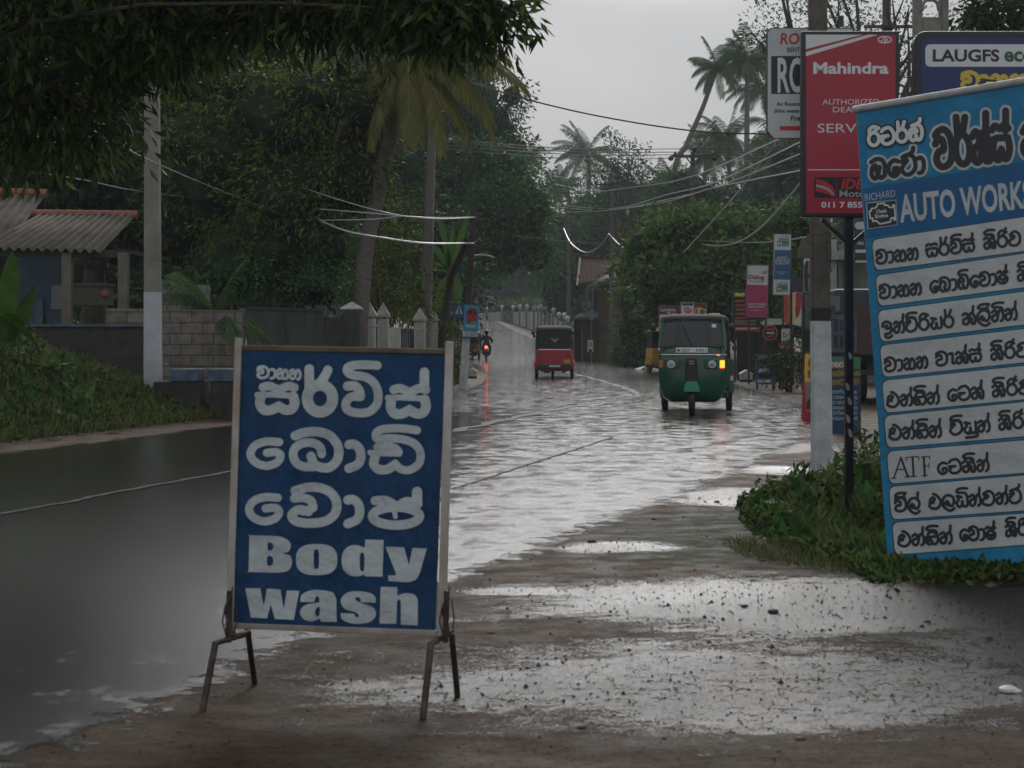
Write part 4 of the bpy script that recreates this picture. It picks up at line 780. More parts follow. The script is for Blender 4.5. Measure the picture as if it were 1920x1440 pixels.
pts = [(0, -.15, .92), (0, -.13, 1.12), (0, -.05, 1.34), (0, 0, 1.46), (0, .02, 1.55), (0, .03, 1.63),
       (-.19, -.04, 1.36), (-.30, .10, 1.14), (-.33, .34, 1.05), (.19, -.04, 1.36), (.30, .10, 1.14), (.33, .34, 1.05),
       (-.12, -.12, .88), (-.22, .25, .80), (-.18, .05, .42), (-.18, .16, .36), (.12, -.12, .88), (.22, .25, .80), (.18, .05, .42), (.18, .16, .36)]
ed = [(0, 1), (1, 2), (2, 3), (3, 4), (4, 5), (2, 6), (6, 7), (7, 8), (2, 9), (9, 10), (10, 11), (0, 12), (12, 13), (13, 14), (14, 15), (0, 16), (16, 17), (17, 18), (18, 19)]
rad = [(.17, .14), (.17, .13), (.19, .13), .08, .07, .09, .085, .06, .04, .085, .06, .04, .11, .085, .06, .045, .11, .085, .06, .045]
skin('body', pts, ed, rad, jk, r_)
MB().ball((0, .03, 1.64), (.135, .155, .15), 16, 12).build('helmet', mat('helmet_dark', (.025, .02, .025), .25), r_, True)
for s_ in (-1, 1): 
    h = MB().ball((s_ * .335, .37, 1.04), (.045, .05, .035), 10, 6)
    for q in range(4): h.tube([(s_ * (.30 + q * .022), .41, 1.06), (s_ * (.30 + q * .022), .44, 1.045), (s_ * (.30 + q * .022), .43, 1.015)], .010, 5)
    h.tube([(s_ * .29, .36, 1.04), (s_ * .28, .40, 1.02)], .011, 5); h.build('glove', M['black'], r_, True)
r_.location = (bx, by, bz)

# truck parked behind the right-hand signs
t = thing('truck', 'parked truck with blue slatted side behind the white pole', 'truck', (0, 0, 0))
tb = mat('truck_blue', (.018, .035, .055), .45, var=.4, vs=4); tw = mat('truck_wood', (.055, .032, .024), .6, var=.5, vs=5)
b = MB()
b.box((-.9, 1.5, 1.02), (.05, 3.0, .08)); b.box((-.9, 1.5, 1.45), (.05, 3.0, .07)); b.box((-.9, 1.5, 1.88), (.05, 3.0, .08))
for i in range(9): b.box((-.9, .04 + i * .365, 1.45), (.045, .06, .9))
b.build('side_gate', tb, t)
b = MB(); b.box((.45, 0, 1.45), (2.2, .05, .95)); 
b.build('tailgate', tw, t)
b = MB(); b.box((-.72, -.04, 1.06), (.5, .04, .09)); b.box((-.72, -.04, 1.38), (.5, .04, .07)); b.box((-.72, -.04, 1.70), (.5, .04, .09))
for i in range(5): b.box((-.93 + i * .11, -.045, 1.38), (.035, .04, .68))
b.build('lattice_gate', mat('lattice_blue', (.06, .09, .12), .5, var=.4), t)
MB().box((.45, 1.6, 1.0), (2.3, 3.1, .1)).build('bed', tb, t)
MB().box((.45, 1.6, .72), (.9, 4.8, .22)).box((.45, .05, .62), (2.0, .08, .10)).build('chassis', M['black'], t)
MB().loft([[Vector((.45 + s_ * w_, y, z)) for s_, w_, z in ((-1, 1.0, .6), (-1, 1.05, 1.5), (-1, .9, 2.35), (1, .9, 2.35), (1, 1.05, 1.5), (1, 1.0, .6))] for y in (3.3, 4.7)]).build('cab', tb, t, bev=.06)
MB().box((-.6, 3.28, 1.95), (.5, .02, .5)).build('cab_window', M['glass_dark'], t)
for s_ in (-.35, 1.25):
    for y in (.9, 3.9): wheel(t, s_, y, .42, .34)
MB().box((-.8, -.06, .85), (.16, .03, .1)).build('tail_lamp', tail_off, t)
t.location = (7.15, 31, 0); t.rotation_euler = (0, 0, R(-4))
# ---------------------------------------------------------------- vegetation
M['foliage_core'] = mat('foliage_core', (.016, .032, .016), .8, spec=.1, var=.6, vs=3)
def leaves(name, pts, dirs, size, m, parent, wr=.38, droop=.6, jit=.35):
    """one four-vertex folded blade per point; dirs = outward hint, size per leaf"""
    n = len(pts)
    d = dirs + RNG.normal(0, .7, (n, 3)); d[:, 2] -= droop; d /= np.linalg.norm(d, axis=1, keepdims=True) + 1e-9
    s = size * RNG.uniform(1 - jit, 1 + jit, (n, 1))
    r = RNG.normal(0, 1, (n, 3)); sd = np.cross(d, r); sd /= np.linalg.norm(sd, axis=1, keepdims=True) + 1e-9
    nn = np.cross(sd, d)
    p0 = pts; p2 = pts + d * s; mid = pts + d * s * .45 + nn * s * .07
    p1 = mid + sd * s * wr * .5; p3 = mid - sd * s * wr * .5
    V = np.stack([p0, p1, p2, p3], 1).reshape(-1, 3); F = np.arange(n * 4).reshape(n, 4)
    return npobj(name, V, F, m, parent)
def crown_pts(blobs, per, clump, flatb=.0):
    """blobs: (cx,cy,cz,rx,ry,rz,nclumps); clump = radius of each leaf cluster"""
    P_, D_ = [], []
    for cx, cy, cz, rx, ry, rz, nc in blobs:
        nc = int(nc); u = RNG.normal(0, 1, (nc, 3)); u /= np.linalg.norm(u, axis=1, keepdims=True)
        rad = RNG.uniform(.45, 1.0, (nc, 1)) ** .6; rad *= 1 + .16 * RNG.normal(0, 1, (nc, 1))
        c = np.array([cx, cy, cz]) + u * rad * np.array([rx, ry, rz])
        cc = clump * RNG.uniform(.6, 1.4, (nc, 1))
        o = RNG.normal(0, 1, (nc * per, 3)); o /= np.linalg.norm(o, axis=1, keepdims=True); o *= RNG.uniform(0, 1, (nc * per, 1)) ** .45
        q = np.repeat(c, per, 0) + o * np.repeat(cc, per, 0) * .85 * np.array([1, 1, .7])
        P_.append(q); dd = (q - np.repeat(c, per, 0)); dd /= np.linalg.norm(dd, axis=1, keepdims=True) + 1e-9
        D_.append(dd * .8 + np.repeat(u, per, 0) * .5)
    return np.concatenate(P_), np.concatenate(D_)
def B(px, py, Y, rpx, rpy, nc, ry=None):      # blob from a photo region at its own distance
    c = P(px, py, Y); k = Y / FPX
    return (c.x, c.y, c.z, rpx * k, ry if ry else (rpx + rpy) * .5 * k, rpy * k, nc)
def limbs(base, blobs, r0, n=2, mb=None, split=.45, lr=.6):
    mb = mb or MB(); base = Vector(base); cen = Vector((sum(b[0] for b in blobs) / len(blobs), sum(b[1] for b in blobs) / len(blobs), sum(b[2] for b in blobs) / len(blobs)))
    fork = base.lerp(cen, split) + Vector((0, 0, 0)); w1 = base.lerp(fork, .5) + Vector((random.uniform(-.15, .15), 0, 0))
    mb.tube(catmull([base - Vector((0, 0, .2)), w1, fork], 4), [r0 * (1.15 - .45 * i / 8) for i in range(9)], 9)
    for b in blobs:
        for _ in range(n):
            e = Vector((b[0] + random.uniform(-.6, .6) * b[3], b[1] + random.uniform(-.6, .6) * b[4], b[2] + random.uniform(-.3, .8) * b[5]))
            mid = fork.lerp(e, .5) + Vector((random.uniform(-.1, .1), random.uniform(-.1, .1), .12)) * (e - fork).length
            c = catmull([fork, mid, e], 4); mb.tube(c, [r0 * lr * (1 - .85 * i / (len(c) - 1)) for i in range(len(c))], 6)
            for _k in range(2):
                a = Vector(c[random.randint(3, len(c) - 2)]); e2 = a + Vector((random.uniform(-1, 1) * b[3], random.uniform(-1, 1) * b[4], random.uniform(-.2, .9) * b[5])) * .6
                mb.tube([a, a.lerp(e2, .5) + Vector((0, 0, .08 * b[5])), e2], [r0 * .22, r0 * .15, r0 * .04], 5)
    return mb
def tree(name, label, base, blobs, per, clump, leaf, m, r0=.2, cat='tree', group=None, wr=.38, droop=.5, nl=2, bark='bark', trunk=True, lr=.6, core=0):
    t = thing(name, label, cat, base, group)
    if trunk: limbs(base, blobs, r0, nl, lr=lr).build('trunk', M[bark], t, True)
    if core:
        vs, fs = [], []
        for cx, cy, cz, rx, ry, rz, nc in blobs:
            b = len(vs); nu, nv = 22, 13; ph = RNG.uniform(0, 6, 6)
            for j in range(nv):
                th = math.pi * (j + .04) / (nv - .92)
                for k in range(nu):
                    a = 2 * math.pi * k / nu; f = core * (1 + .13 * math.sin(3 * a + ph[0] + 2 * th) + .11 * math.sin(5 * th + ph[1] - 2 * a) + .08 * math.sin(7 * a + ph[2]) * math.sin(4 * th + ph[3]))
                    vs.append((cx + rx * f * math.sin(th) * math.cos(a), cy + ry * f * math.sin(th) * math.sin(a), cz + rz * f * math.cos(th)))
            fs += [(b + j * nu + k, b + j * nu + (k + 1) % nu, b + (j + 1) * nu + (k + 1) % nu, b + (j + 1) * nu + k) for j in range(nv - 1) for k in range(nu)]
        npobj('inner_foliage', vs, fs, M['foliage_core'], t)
    q, d = crown_pts(blobs, per, clump); leaves('crown', q, d, leaf, m, t, wr, droop)
    return t
def gz(x, y): return float(zt(x, y))
def at(px, Y): x = (px - 960) * Y / FPX; return (x, Y, gz(x, Y))

# overhanging mango, trunk outside the frame on the left verge
tree('mango_tree', 'nearest mango tree with long drooping leaves overhanging the top left', (-8.2, 15.0, gz(-8.2, 15)),
     [B(60, 60, 13, 190, 150, 75), B(120, 200, 13.6, 120, 90, 34), B(40, 280, 14.2, 90, 40, 14), B(280, 40, 13, 170, 95, 60), B(300, 100, 14, 80, 50, 12), B(480, 5, 13, 160, 75, 55), B(660, -10, 12.5, 140, 75, 45), B(780, -5, 12.2, 100, 66, 34), B(835, 30, 12, 45, 36, 12), B(882, 35, 12, 28, 32, 8), B(912, 15, 12, 20, 28, 6), B(945, 30, 12, 12, 22, 3), B(935, 62, 12, 8, 12, 1), B(600, -110, 13, 330, 90, 60), B(-150, 0, 14, 200, 300, 60), B(150, -100, 13, 240, 90, 50), (-4.5, 9.5, 5.6, 2.6, 3.2, 1.0, 150), (-6.5, 12, 6.2, 2.6, 3.0, 1.2, 110), (-7.5, 6.5, 5.8, 2.4, 3.2, 1.2, 90), (-2.0, 11.5, 5.9, 1.4, 1.8, .7, 60), (-4.5, 4.0, 5.4, 2.2, 2.4, .8, 70), (-5.5, 14, 8.2, 3.4, 3.0, 1.6, 130), (-9.5, 13, 7.0, 3.0, 4.0, 2.5, 90)],
     40, .42, .145, M['leaf_mango'], .24, wr=.24, droop=1.0, nl=1, lr=.14)
tree('mango_tree', 'broad olive green mango tree standing behind the left concrete pole', at(545, 39),
     [B(560, 230, 37.3, 150, 120, 85), B(640, 190, 36.3, 110, 85, 45), B(430, 300, 38.3, 150, 140, 70), B(560, 370, 36.8, 120, 90, 50), B(650, 330, 36.3, 80, 80, 32), B(450, 150, 39.3, 160, 90, 60), B(690, 240, 36.8, 60, 60, 18), B(350, 400, 39.3, 90, 80, 25), B(490, 440, 37.3, 80, 60, 22)],
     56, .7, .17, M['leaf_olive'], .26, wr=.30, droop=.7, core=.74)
tree('shade_tree', 'dark crowned tree rising behind the tiled house', at(150, 44),
     [B(80, 250, 42, 190, 150, 85), B(260, 230, 43, 160, 150, 75), B(330, 380, 42, 120, 130, 50), B(60, 120, 44, 200, 120, 60), B(300, 100, 46, 180, 120, 55), B(230, 430, 44, 110, 80, 28)],
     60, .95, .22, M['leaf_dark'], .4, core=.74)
tree('garden_shrub', 'dense green shrub growing behind the block wall', at(520, 36.5),
     [B(520, 490, 36.5, 80, 75, 44), B(600, 460, 36.5, 70, 90, 44), B(430, 510, 36.5, 70, 60, 30), B(590, 540, 36, 60, 40, 24)],
     44, .55, .13, M['leaf_green'], .1, cat='shrub', wr=.34, core=.74)
tree('feathery_shrub', 'lime green feathery shrub beside the leaning palm trunk', at(710, 41),
     [B(735, 420, 41, 70, 70, 40), B(740, 500, 41, 85, 70, 44), B(690, 540, 40.5, 60, 50, 26), B(760, 560, 41, 55, 40, 22), B(752, 590, 44, 40, 26, 20)],
     30, .6, .16, M['leaf_olive'], .1, cat='shrub', wr=.22)
tree('hedge_bush', 'small leafy bush between the pointed gateposts and the poster post', at(845, 45),
     [B(838, 600, 44.5, 26, 45, 18), B(842, 655, 43.5, 22, 35, 14), B(832, 560, 45, 30, 28, 12), B(858, 690, 43, 12, 20, 6)],
     26, .3, .13, M['weed'], .05, cat='shrub')
tree('jungle_tree', 'tall dark tree with a rounded crown over the bend of the road', at(790, 90),
     [B(930, 430, 84, 95, 95, 85), B(880, 330, 86, 85, 85, 60), B(985, 400, 84, 55, 70, 38), B(860, 460, 84, 75, 70, 40), B(940, 330, 86, 60, 60, 34), B(1000, 470, 85, 40, 45, 22), B(790, 430, 88, 70, 110, 44)],
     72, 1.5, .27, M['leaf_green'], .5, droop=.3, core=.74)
tree('jungle_tree', 'tall hazy tree with hanging branch tips behind the yellow palm', at(780, 106),
     [B(880, 210, 102, 75, 75, 44), B(930, 250, 102, 45, 60, 26), B(820, 160, 104, 90, 90, 48), B(960, 180, 101, 22, 22, 8), B(900, 140, 103, 30, 30, 12), B(975, 300, 101, 20, 45, 12), B(780, 260, 104, 60, 80, 26)],
     72, 1.5, .27, M['leaf_far'], .5, droop=.9, core=.74)
# right hand side
tree('almond_tree', 'spreading broad leaved tree above the shop signs on the right', at(1330, 66),
     [B(1215, 470, 63, 60, 45, 36), B(1280, 440, 62, 70, 40, 36), B(1390, 445, 62, 80, 45, 44), B(1340, 510, 61, 120, 50, 56), B(1255, 560, 64, 45, 50, 26), B(1470, 500, 62, 70, 60, 34), B(1260, 520, 64, 100, 60, 44), B(1420, 540, 64, 90, 50, 34), B(1500, 440, 62, 60, 60, 26)],
     46, .95, .25, M['leaf_almond'], .3, wr=.55, droop=.2, core=.58)
tree('roadside_bush', 'dense bush tumbling down beside the tiled roof house', at(1165, 76),
     [B(1190, 620, 75, 38, 50, 34), B(1165, 665, 76, 22, 24, 12), B(1200, 670, 74, 45, 35, 26), B(1210, 600, 76, 55, 60, 36), B(1185, 560, 77, 28, 40, 16)],
     60, .6, .14, M['leaf_green'], .12, cat='shrub', core=.74)
tree('shrub', 'low bushy shrub behind the small blue board', at(1485, 38.5),
     [B(1478, 690, 38, 42, 32, 26), B(1450, 672, 38.4, 22, 16, 8), B(1505, 665, 38.5, 30, 28, 12)],
     26, .34, .14, M['leaf_dark'], .05, cat='shrub', wr=.22)
tree('rain_tree', 'tall open crowned tree with thin branches above the white hotel sign', at(1650, 62),
     [B(1500, 60, 60, 110, 60, 30), B(1620, 40, 60, 130, 60, 36), B(1740, 60, 60, 130, 70, 34), B(1420, 70, 60, 45, 40, 10), B(1600, 170, 62, 130, 70, 24), B(1740, 190, 62, 100, 80, 24), B(1550, -40, 60, 200, 60, 30), B(1460, 110, 61, 50, 50, 12), B(1850, 20, 61, 90, 60, 16)],
     22, .75, .17, M['leaf_far'], .26, nl=5, droop=.4)
tree('shade_tree', 'dark leaved tree in the top right corner behind the concrete pole', at(2010, 36),
     [B(1880, 20, 34, 60, 38, 24), B(1960, 60, 34, 90, 70, 30), B(1830, 25, 34, 26, 22, 7), B(1990, -50, 34, 120, 70, 30)],
     26, .55, .22, M['leaf_dark'], .2)
FAR = 'trees massed behind the road'
def far(label, px, Y, blobs, m='leaf_far', clump=2.2, leaf=.42, per=66, r0=.5, core=.78, nl=1):
    tree('jungle_tree', label, at(px, Y), blobs, per, clump, leaf, M[m], r0, group=FAR, droop=.3, nl=nl, core=core)
far('hazy tree with an uneven top just left of the tiled house roof', 1090, 150, [B(1080, 470, 148, 60, 90, 50), B(1110, 420, 150, 60, 60, 34), B(1050, 540, 148, 40, 60, 28)])
far('broad crown rising behind the tiled house roof', 1190, 140, [B(1180, 400, 138, 80, 70, 50), B(1150, 470, 136, 80, 60, 42), B(1230, 450, 138, 60, 70, 40)])
far('feathery branched tree standing out against the sky beside the centre palm', 1160, 128, [B(1165, 285, 126, 40, 36, 13), B(1130, 330, 128, 50, 30, 13), B(1190, 320, 127, 34, 26, 9), B(1160, 380, 128, 60, 50, 24)], clump=1.2, leaf=.3, core=0, nl=3, r0=.22)
far('low dark wood closing the road at the bend', 900, 215, [B(900, 545, 212, 50, 50, 34), B(960, 550, 212, 60, 45, 38), B(1020, 545, 214, 50, 55, 34), B(860, 540, 214, 50, 60, 28)], 'leaf_dark', 2.6, .5)
far('pale bushes crowding above the white wall', 1000, 200, [B(930, 577, 198, 45, 14, 16), B(990, 578, 198, 50, 16, 20), B(1040, 572, 196, 30, 26, 16), B(1060, 590, 160, 26, 24, 12)], 'leaf_lime', 1.2, .3)
far('hazy tree right of the leaning palm trunk', 1330, 120, [B(1290, 370, 118, 60, 50, 28), B(1360, 395, 120, 80, 50, 40), B(1440, 380, 118, 80, 60, 40)])
far('tall hazy tree behind the white hotel sign', 1520, 110, [B(1500, 350, 108, 90, 110, 60), B(1440, 385, 109, 60, 40, 24), B(1590, 300, 110, 90, 120, 50), B(1700, 330, 110, 110, 140, 60), B(1850, 300, 110, 120, 150, 50)])
far('shadowed trees behind the shops on the right', 1560, 84, [B(1500, 560, 82, 110, 80, 60), B(1620, 540, 82, 110, 110, 60), B(1400, 590, 80, 90, 60, 44), B(1760, 500, 84, 150, 150, 60), B(1300, 600, 84, 80, 60, 40)], 'leaf_dark', 1.5, .28)
far('deep green trees filling the gap above the gateposts', 700, 70, [B(640, 330, 68, 90, 110, 60), B(720, 330, 68, 80, 120, 60), B(800, 480, 66, 70, 90, 50), B(700, 500, 66, 120, 80, 50), B(600, 450, 66, 90, 90, 40), B(850, 540, 70, 50, 50, 24)], 'leaf_dark', 1.5, .26)
far('shadowy trees behind the house on the far left', 60, 72, [B(60, 350, 70, 220, 170, 70), B(320, 330, 70, 200, 190, 80), B(500, 300, 70, 160, 170, 70), B(200, 520, 68, 220, 80, 60), B(450, 540, 66, 160, 60, 40), B(-150, 300, 70, 200, 250, 50)], 'leaf_dark', 2.0, .33)
far('tall dark trees beyond the left garden', 420, 90, [B(420, 140, 90, 220, 150, 60), B(650, 150, 92, 150, 130, 50), B(120, 120, 90, 260, 160, 60), B(700, 60, 95, 140, 90, 34)], 'leaf_dark', 2.4, .4)
# tree line well behind, so that no bare horizon shows between the named trees
for i, (px, h, lab) in enumerate([(-300, 400, 'far left edge, behind the tiled house'), (200, 400, 'behind the left concrete pole'), (560, 380, 'behind the olive mango tree'), (800, 400, 'behind the slim concrete pole'), (1180, 470, 'behind the double crossarm pole'), (1300, 460, 'under the tall leaning palm'), (1420, 440, 'behind the pink shop sign'), (1650, 380, 'behind the navy sign'), (1950, 360, 'behind the leaning banner'), (2300, 360, 'beyond the right edge of the banner')]):
    far('distant tree ' + lab, px, 235, [B(px, (h + 600) / 2, 232, 130, (640 - h) / 2, 60), B(px + 110, (h + 640) / 2 + 20, 236, 110, (600 - h) / 2, 40)], 'leaf_far', 3.2, .65)

# ---------------------------------------------------------------- palms
def palm(label, path, r0, r1, L_, nf, m, crown_dir=None, seed=1, leafl=.75, group='coconut palms', fr=None, w_=.035, droopk=1.0):
    rg = random.Random(seed); t = thing('coconut_palm', label, 'palm tree', path[0], group)
    c = catmull([tuple(p) for p in path], 8); n = len(c)
    MB().tube(c, [r0 + (r1 - r0) * min(1, (i / (n - 1)) ** .7) for i in range(n)], 10).build('trunk', M['palm_bark'], t, True)
    top = Vector(path[-1]); vs, fs, st = [], [], MB()
    fronds = fr or [(rg.uniform(0, 2 * math.pi) + i * 2.4, (i / nf) ** .9) for i in range(nf)]
    for az, q in fronds:
        el = 1.25 - 1.9 * q + rg.uniform(-.15, .15); ln = L_ * rg.uniform(.85, 1.1); d = Vector((math.cos(az) * math.cos(el), math.sin(az) * math.cos(el), math.sin(el)))
        p = top.copy(); pts = [p.copy()]; K = 12
        for k in range(K):
            d = (d + Vector((0, 0, -(.09 + .10 * q) * (k / K + .35) * droopk))).normalized(); p = p + d * ln / K; pts.append(p.copy())
        st.tube(pts, [.035 * (1 - k / (K + 1)) + .006 for k in range(K + 1)], 5)
        NL = 46
        for k in range(4, NL):
            f = k / NL * K; i = min(int(f), K - 1); a = pts[i].lerp(pts[i + 1], f - i); tg = (pts[i + 1] - pts[i]).normalized()
            side = tg.cross(Vector((0, 0, 1)));
            if side.length < .1: side = Vector((1, 0, 0))
            side.normalize(); u = k / NL; ll = leafl * (.45 + 1.1 * math.sin(math.pi * min(1, u * 1.02) ** .8) * .75) * rg.uniform(.85, 1.1)
            for s_ in (-1, 1):
                dd = (side * s_ * .75 + tg * .55 + Vector((0, 0, -.25 - .55 * q - rg.uniform(0, .3)))).normalized()
                e1 = a + dd * ll * .5; e2 = e1 + (dd + Vector((0, 0, -.55))).normalized() * ll * .5
                wv = tg * w_; b = len(vs); vs += [a - wv * .6, a + wv * .6, e1 + wv, e2, e1 - wv]; fs += [(b, b + 1, b + 2, b + 4), (b + 4, b + 2, b + 3)]
    npobj('crown', [tuple(v) for v in vs], fs, m, t)
    s_ = st.build('frond_stalks', M['palm_leaf'] if m is not M['palm_yellow'] else M['palm_yellow'], t, True)
    g_ = MB()
    for k in range(7): a = k * 2.4; g_.ball(top + Vector((.2 * math.cos(a), .2 * math.sin(a), -.25 - .1 * (k % 3))), .11, 8, 6)
    g_.build('coconuts', mat('coconut_green', (.06, .07, .02), .5) if 'coco' not in M else M['coco'], t, True)
    return t
M['coco'] = mat('coconut_green', (.06, .07, .02), .5)
def base(px, Y): x = (px - 960) * Y / FPX; return Vector((x, Y, gz(x, Y) - .2))
palm('near coconut palm with yellowing drooping fronds beside the slim concrete pole', [base(668, 36), P(682, 500, 36), P(700, 400, 36), P(728, 270, 36), P(745, 180, 36), P(765, 98, 36)], .20, .16, 2.9, 22, M['palm_yellow'], seed=4, leafl=.62, group=None,
     fr=[(-.12, .40), (.05, .66), (-.25, .80), (.2, .92), (-.9, .97), (.1, .52), (-1.3, 1.0), (3.3, .9), (2.7, .7), (1.2, .8), (-1.5, .85), (1.9, .3), (.9, .2), (3.8, .3), (-2.2, .95), (2.2, .95), (-.4, .3)], droopk=1.0)
palm('tall palm with a thin leaning trunk high above the right side of the road', [base(1245, 147), P(1262, 340, 147), P(1288, 270, 147), P(1312, 215, 147), P(1322, 190, 147), P(1345, 125, 147)], .30, .20, 3.1, 20, M['palm_leaf'], seed=9, leafl=1.0, w_=.036)
palm('palm in the centre of the skyline beside the branched tree', [base(1095, 179), P(1098, 450, 179), P(1105, 330, 179), P(1100, 285, 179)], .30, .20, 4.7, 26, M['palm_leaf'], seed=12, leafl=1.0, w_=.036)
palm('small distant palm left of the skyline centre', [base(1000, 216), P(998, 420, 216), P(985, 290, 216)], .30, .20, 3.4, 22, M['palm_leaf'], seed=15, leafl=1.0, w_=.036)
palm('short palm in the low gap under the cables', [base(1045, 192), P(1042, 440, 192), P(1040, 350, 192)], .30, .20, 3.4, 20, M['palm_leaf'], seed=22, leafl=1.0, w_=.036)
palm('bushy palm right of the double crossarm pole', [base(1375, 154), P(1372, 400, 154), P(1362, 262, 154)], .30, .20, 3.7, 28, M['palm_leaf'], seed=31, leafl=1.0, w_=.036)
palm('tall palm just left of the white hotel sign', [base(1400, 138), P(1400, 300, 138), P(1402, 110, 138)], .30, .20, 3.2, 26, M['palm_leaf'], seed=37, leafl=1.0, w_=.036)
palm('palm with fronds showing under the white hotel sign', [base(1480, 144), P(1470, 400, 144), P(1462, 250, 144)], .30, .20, 4.4, 24, M['palm_leaf'], seed=41, leafl=1.0, w_=.036)
palm('low palm behind the spreading broad leaved tree', [base(1235, 160), P(1232, 500, 160), P(1225, 390, 160)], .30, .20, 4.6, 24, M['palm_leaf'], seed=44, leafl=1.0, w_=.036)
palm('palm with arched fronds between the leaning trunk and the crossarm pole', [base(1262, 170), P(1255, 460, 170), P(1250, 345, 170)], .30, .20, 3.6, 20, M['palm_leaf'], seed=47, leafl=1.0, w_=.036)
palm('palm just behind the tall one with its crown touching the hotel sign edge', [base(1448, 150), P(1446, 300, 150), P(1432, 165, 150)], .30, .20, 3.8, 24, M['palm_leaf'], seed=61, leafl=1.0, w_=.036)
palm('palm crown filling the gap above the crossarm pole', [base(1310, 170), P(1316, 420, 170), P(1325, 290, 170)], .30, .20, 3.9, 24, M['palm_leaf'], seed=63, leafl=1.0, w_=.036)
palm('palm leaning over the far trees near the pale cables', [base(1420, 165), P(1425, 420, 165), P(1408, 315, 165)], .30, .20, 3.9, 24, M['palm_leaf'], seed=66, leafl=1.0, w_=.036)
palm('young palm low over the block wall', [base(400, 31.5), P(402, 590, 31.5)], .08, .07, 1.5, 14, M['palm_leaf'], seed=52, leafl=.35, group=None, w_=.012)

# ---------------------------------------------------------------- banana and broad-leaved plants
def blade(a, d, ln, wd, m, parent, name='leaf', droop=.25, tilt=0.0, seed=0, ragged=.12, roll=None):
    rg = random.Random(seed); a = Vector(a); d = Vector(d).normalized(); K = 14; p = a.copy(); vs = []; fs = []
    side0 = d.cross(Vector((0, 0, 1)));
    if side0.length < .15: side0 = Vector((1, 0, 0))
    if roll is not None: side0 = Vector(roll)
    side0.normalize()
    for k in range(K + 1):
        u = k / K; w_ = wd * math.sin(math.pi * min(1, .06 + u * .94)) ** .6 * (1 - .25 * u) / 2
        n = side0.cross(d).normalized(); sd = (side0 * math.cos(tilt) + n * math.sin(tilt))
        for s_, lift in ((-1, .22), (-.5, .14), (0, 0), (.5, .14), (1, .22)):
            vs.append(p + sd * s_ * w_ * (1 + rg.uniform(-ragged, ragged) * abs(s_)) + n * lift * w_ )
        if k:
            b = (k - 1) * 5; fs += [(b + j, b + j + 1, b + j + 6, b + j + 5) for j in range(4)]
        d = (d + Vector((0, 0, -droop * (.4 + u)))).normalized() if droop else d; p = p + d * ln / K
    return npobj(name, [tuple(v) for v in vs], fs, m, parent, True)
t = thing('banana_plant', 'banana plant with upright green leaves between the slim pole and the dark braced pole', 'banana plant', at(848, 47))
q = P(842, 560, 47); MB().tube([Vector(at(848, 47)) - Vector((0, 0, .2)), P(845, 500, 47)], [.16, .09], 10).build('stem', mat('banana_stem', (.10, .10, .04), .6, var=.4), t, True)
for i, (x0, y0, x1, y1, wd, dr) in enumerate([(843, 500, 822, 400, .26, .0), (843, 505, 880, 385, .26, .02), (845, 500, 920, 440, .3, .10), (843, 505, 775, 400, .3, .06), (843, 515, 800, 560, .4, .2), (846, 510, 880, 560, .42, .22), (840, 500, 850, 420, .24, .0), (842, 512, 770, 480, .4, .16)]):
    a, b = P(x0, y0, 47), P(x1, y1, 46.6); blade(a, b - a, (b - a).length, wd, M['banana'], t, droop=dr, seed=i, roll=(.8, .5, .1), ragged=.22)
taro = mat('taro_leaf', (.09, .20, .035), .35, var=.35, vs=8); taro_y = mat('yellow_leaf', (.20, .19, .04), .4, var=.4, vs=8)
t = thing('broad_leaf_plant', 'broad leaved plant with big ribbed leaves at the left edge', 'plant', at(5, 21))
bt = Vector(at(5, 21))
for i, (x0, y0, x1, y1, wd, dr, m_) in enumerate([(5, 640, 22, 470, .34, 0, taro), (20, 640, 62, 528, .26, .02, taro), (-20, 640, -15, 500, .34, 0, taro), (-20, 598, 96, 616, .40, .08, taro), (-5, 592, 72, 590, .2, .06, taro_y), (-30, 610, -90, 560, .3, .1, taro)]):
    a, b = P(x0, y0, 21), P(x1, y1, 20.6); MB().tube([bt + Vector((i * .03 - .08, 0, 0)), (bt + a) / 2 + Vector((0, 0, .1)), a], .012, 5).build('stalk', M['weed'], t)
    blade(a, b - a, (b - a).length, wd, m_, t, droop=dr, seed=20 + i, roll=(.9, .3, .2) if dr < .05 else (.25, -.9, .35), ragged=.10)

# ---------------------------------------------------------------- ground cover
def cover(name, label, cat, xy, h, size, m, per=1, droop=.1, wr=.5, kind='stuff', dirz=.5):
    x, y = xy; z = zt(x, y); n = len(x); hh = h(x, y) if callable(h) else h
    pts = np.stack([x, y, z + hh * RNG.uniform(0, 1, n) ** .7], 1); d = RNG.normal(0, .5, (n, 3)); d[:, 2] += dirz
    o = leaves(name, pts, d, size, m, None, wr, droop); tag(o, label, cat, kind=kind); return o
n = 60000; y = RNG.uniform(14, 29, n); x = ledge(y) - .8 - RNG.uniform(0, 1, n) ** 1.3 * 6.5
k = (x > -11); x, y = x[k], y[k]
cover('bank_weeds', 'tangled green weeds covering the sloping bank on the left', 'weeds', (x, y), lambda x, y: .42 * np.clip((ledge(y) - .7 - x) / 1.6, .10, 1) * (.6 + .7 * vnoise(x, y, 1.9)) * (1 - .75 * smooth((y - 23) / 4)), .10, M['weed'], wr=.6)
n = 40000; a = RNG.uniform(0, 2 * math.pi, n); q = RNG.uniform(0, 1, n) ** .5
x = 3.1 + q * np.cos(a) * 1.6; y = 11.6 + q * np.sin(a) * 3.2; x = x + (y - 10.6) * .14
k = (x - redge(y) > .9 + .15 * vnoise(x, y, 3)); x, y = x[k], y[k]
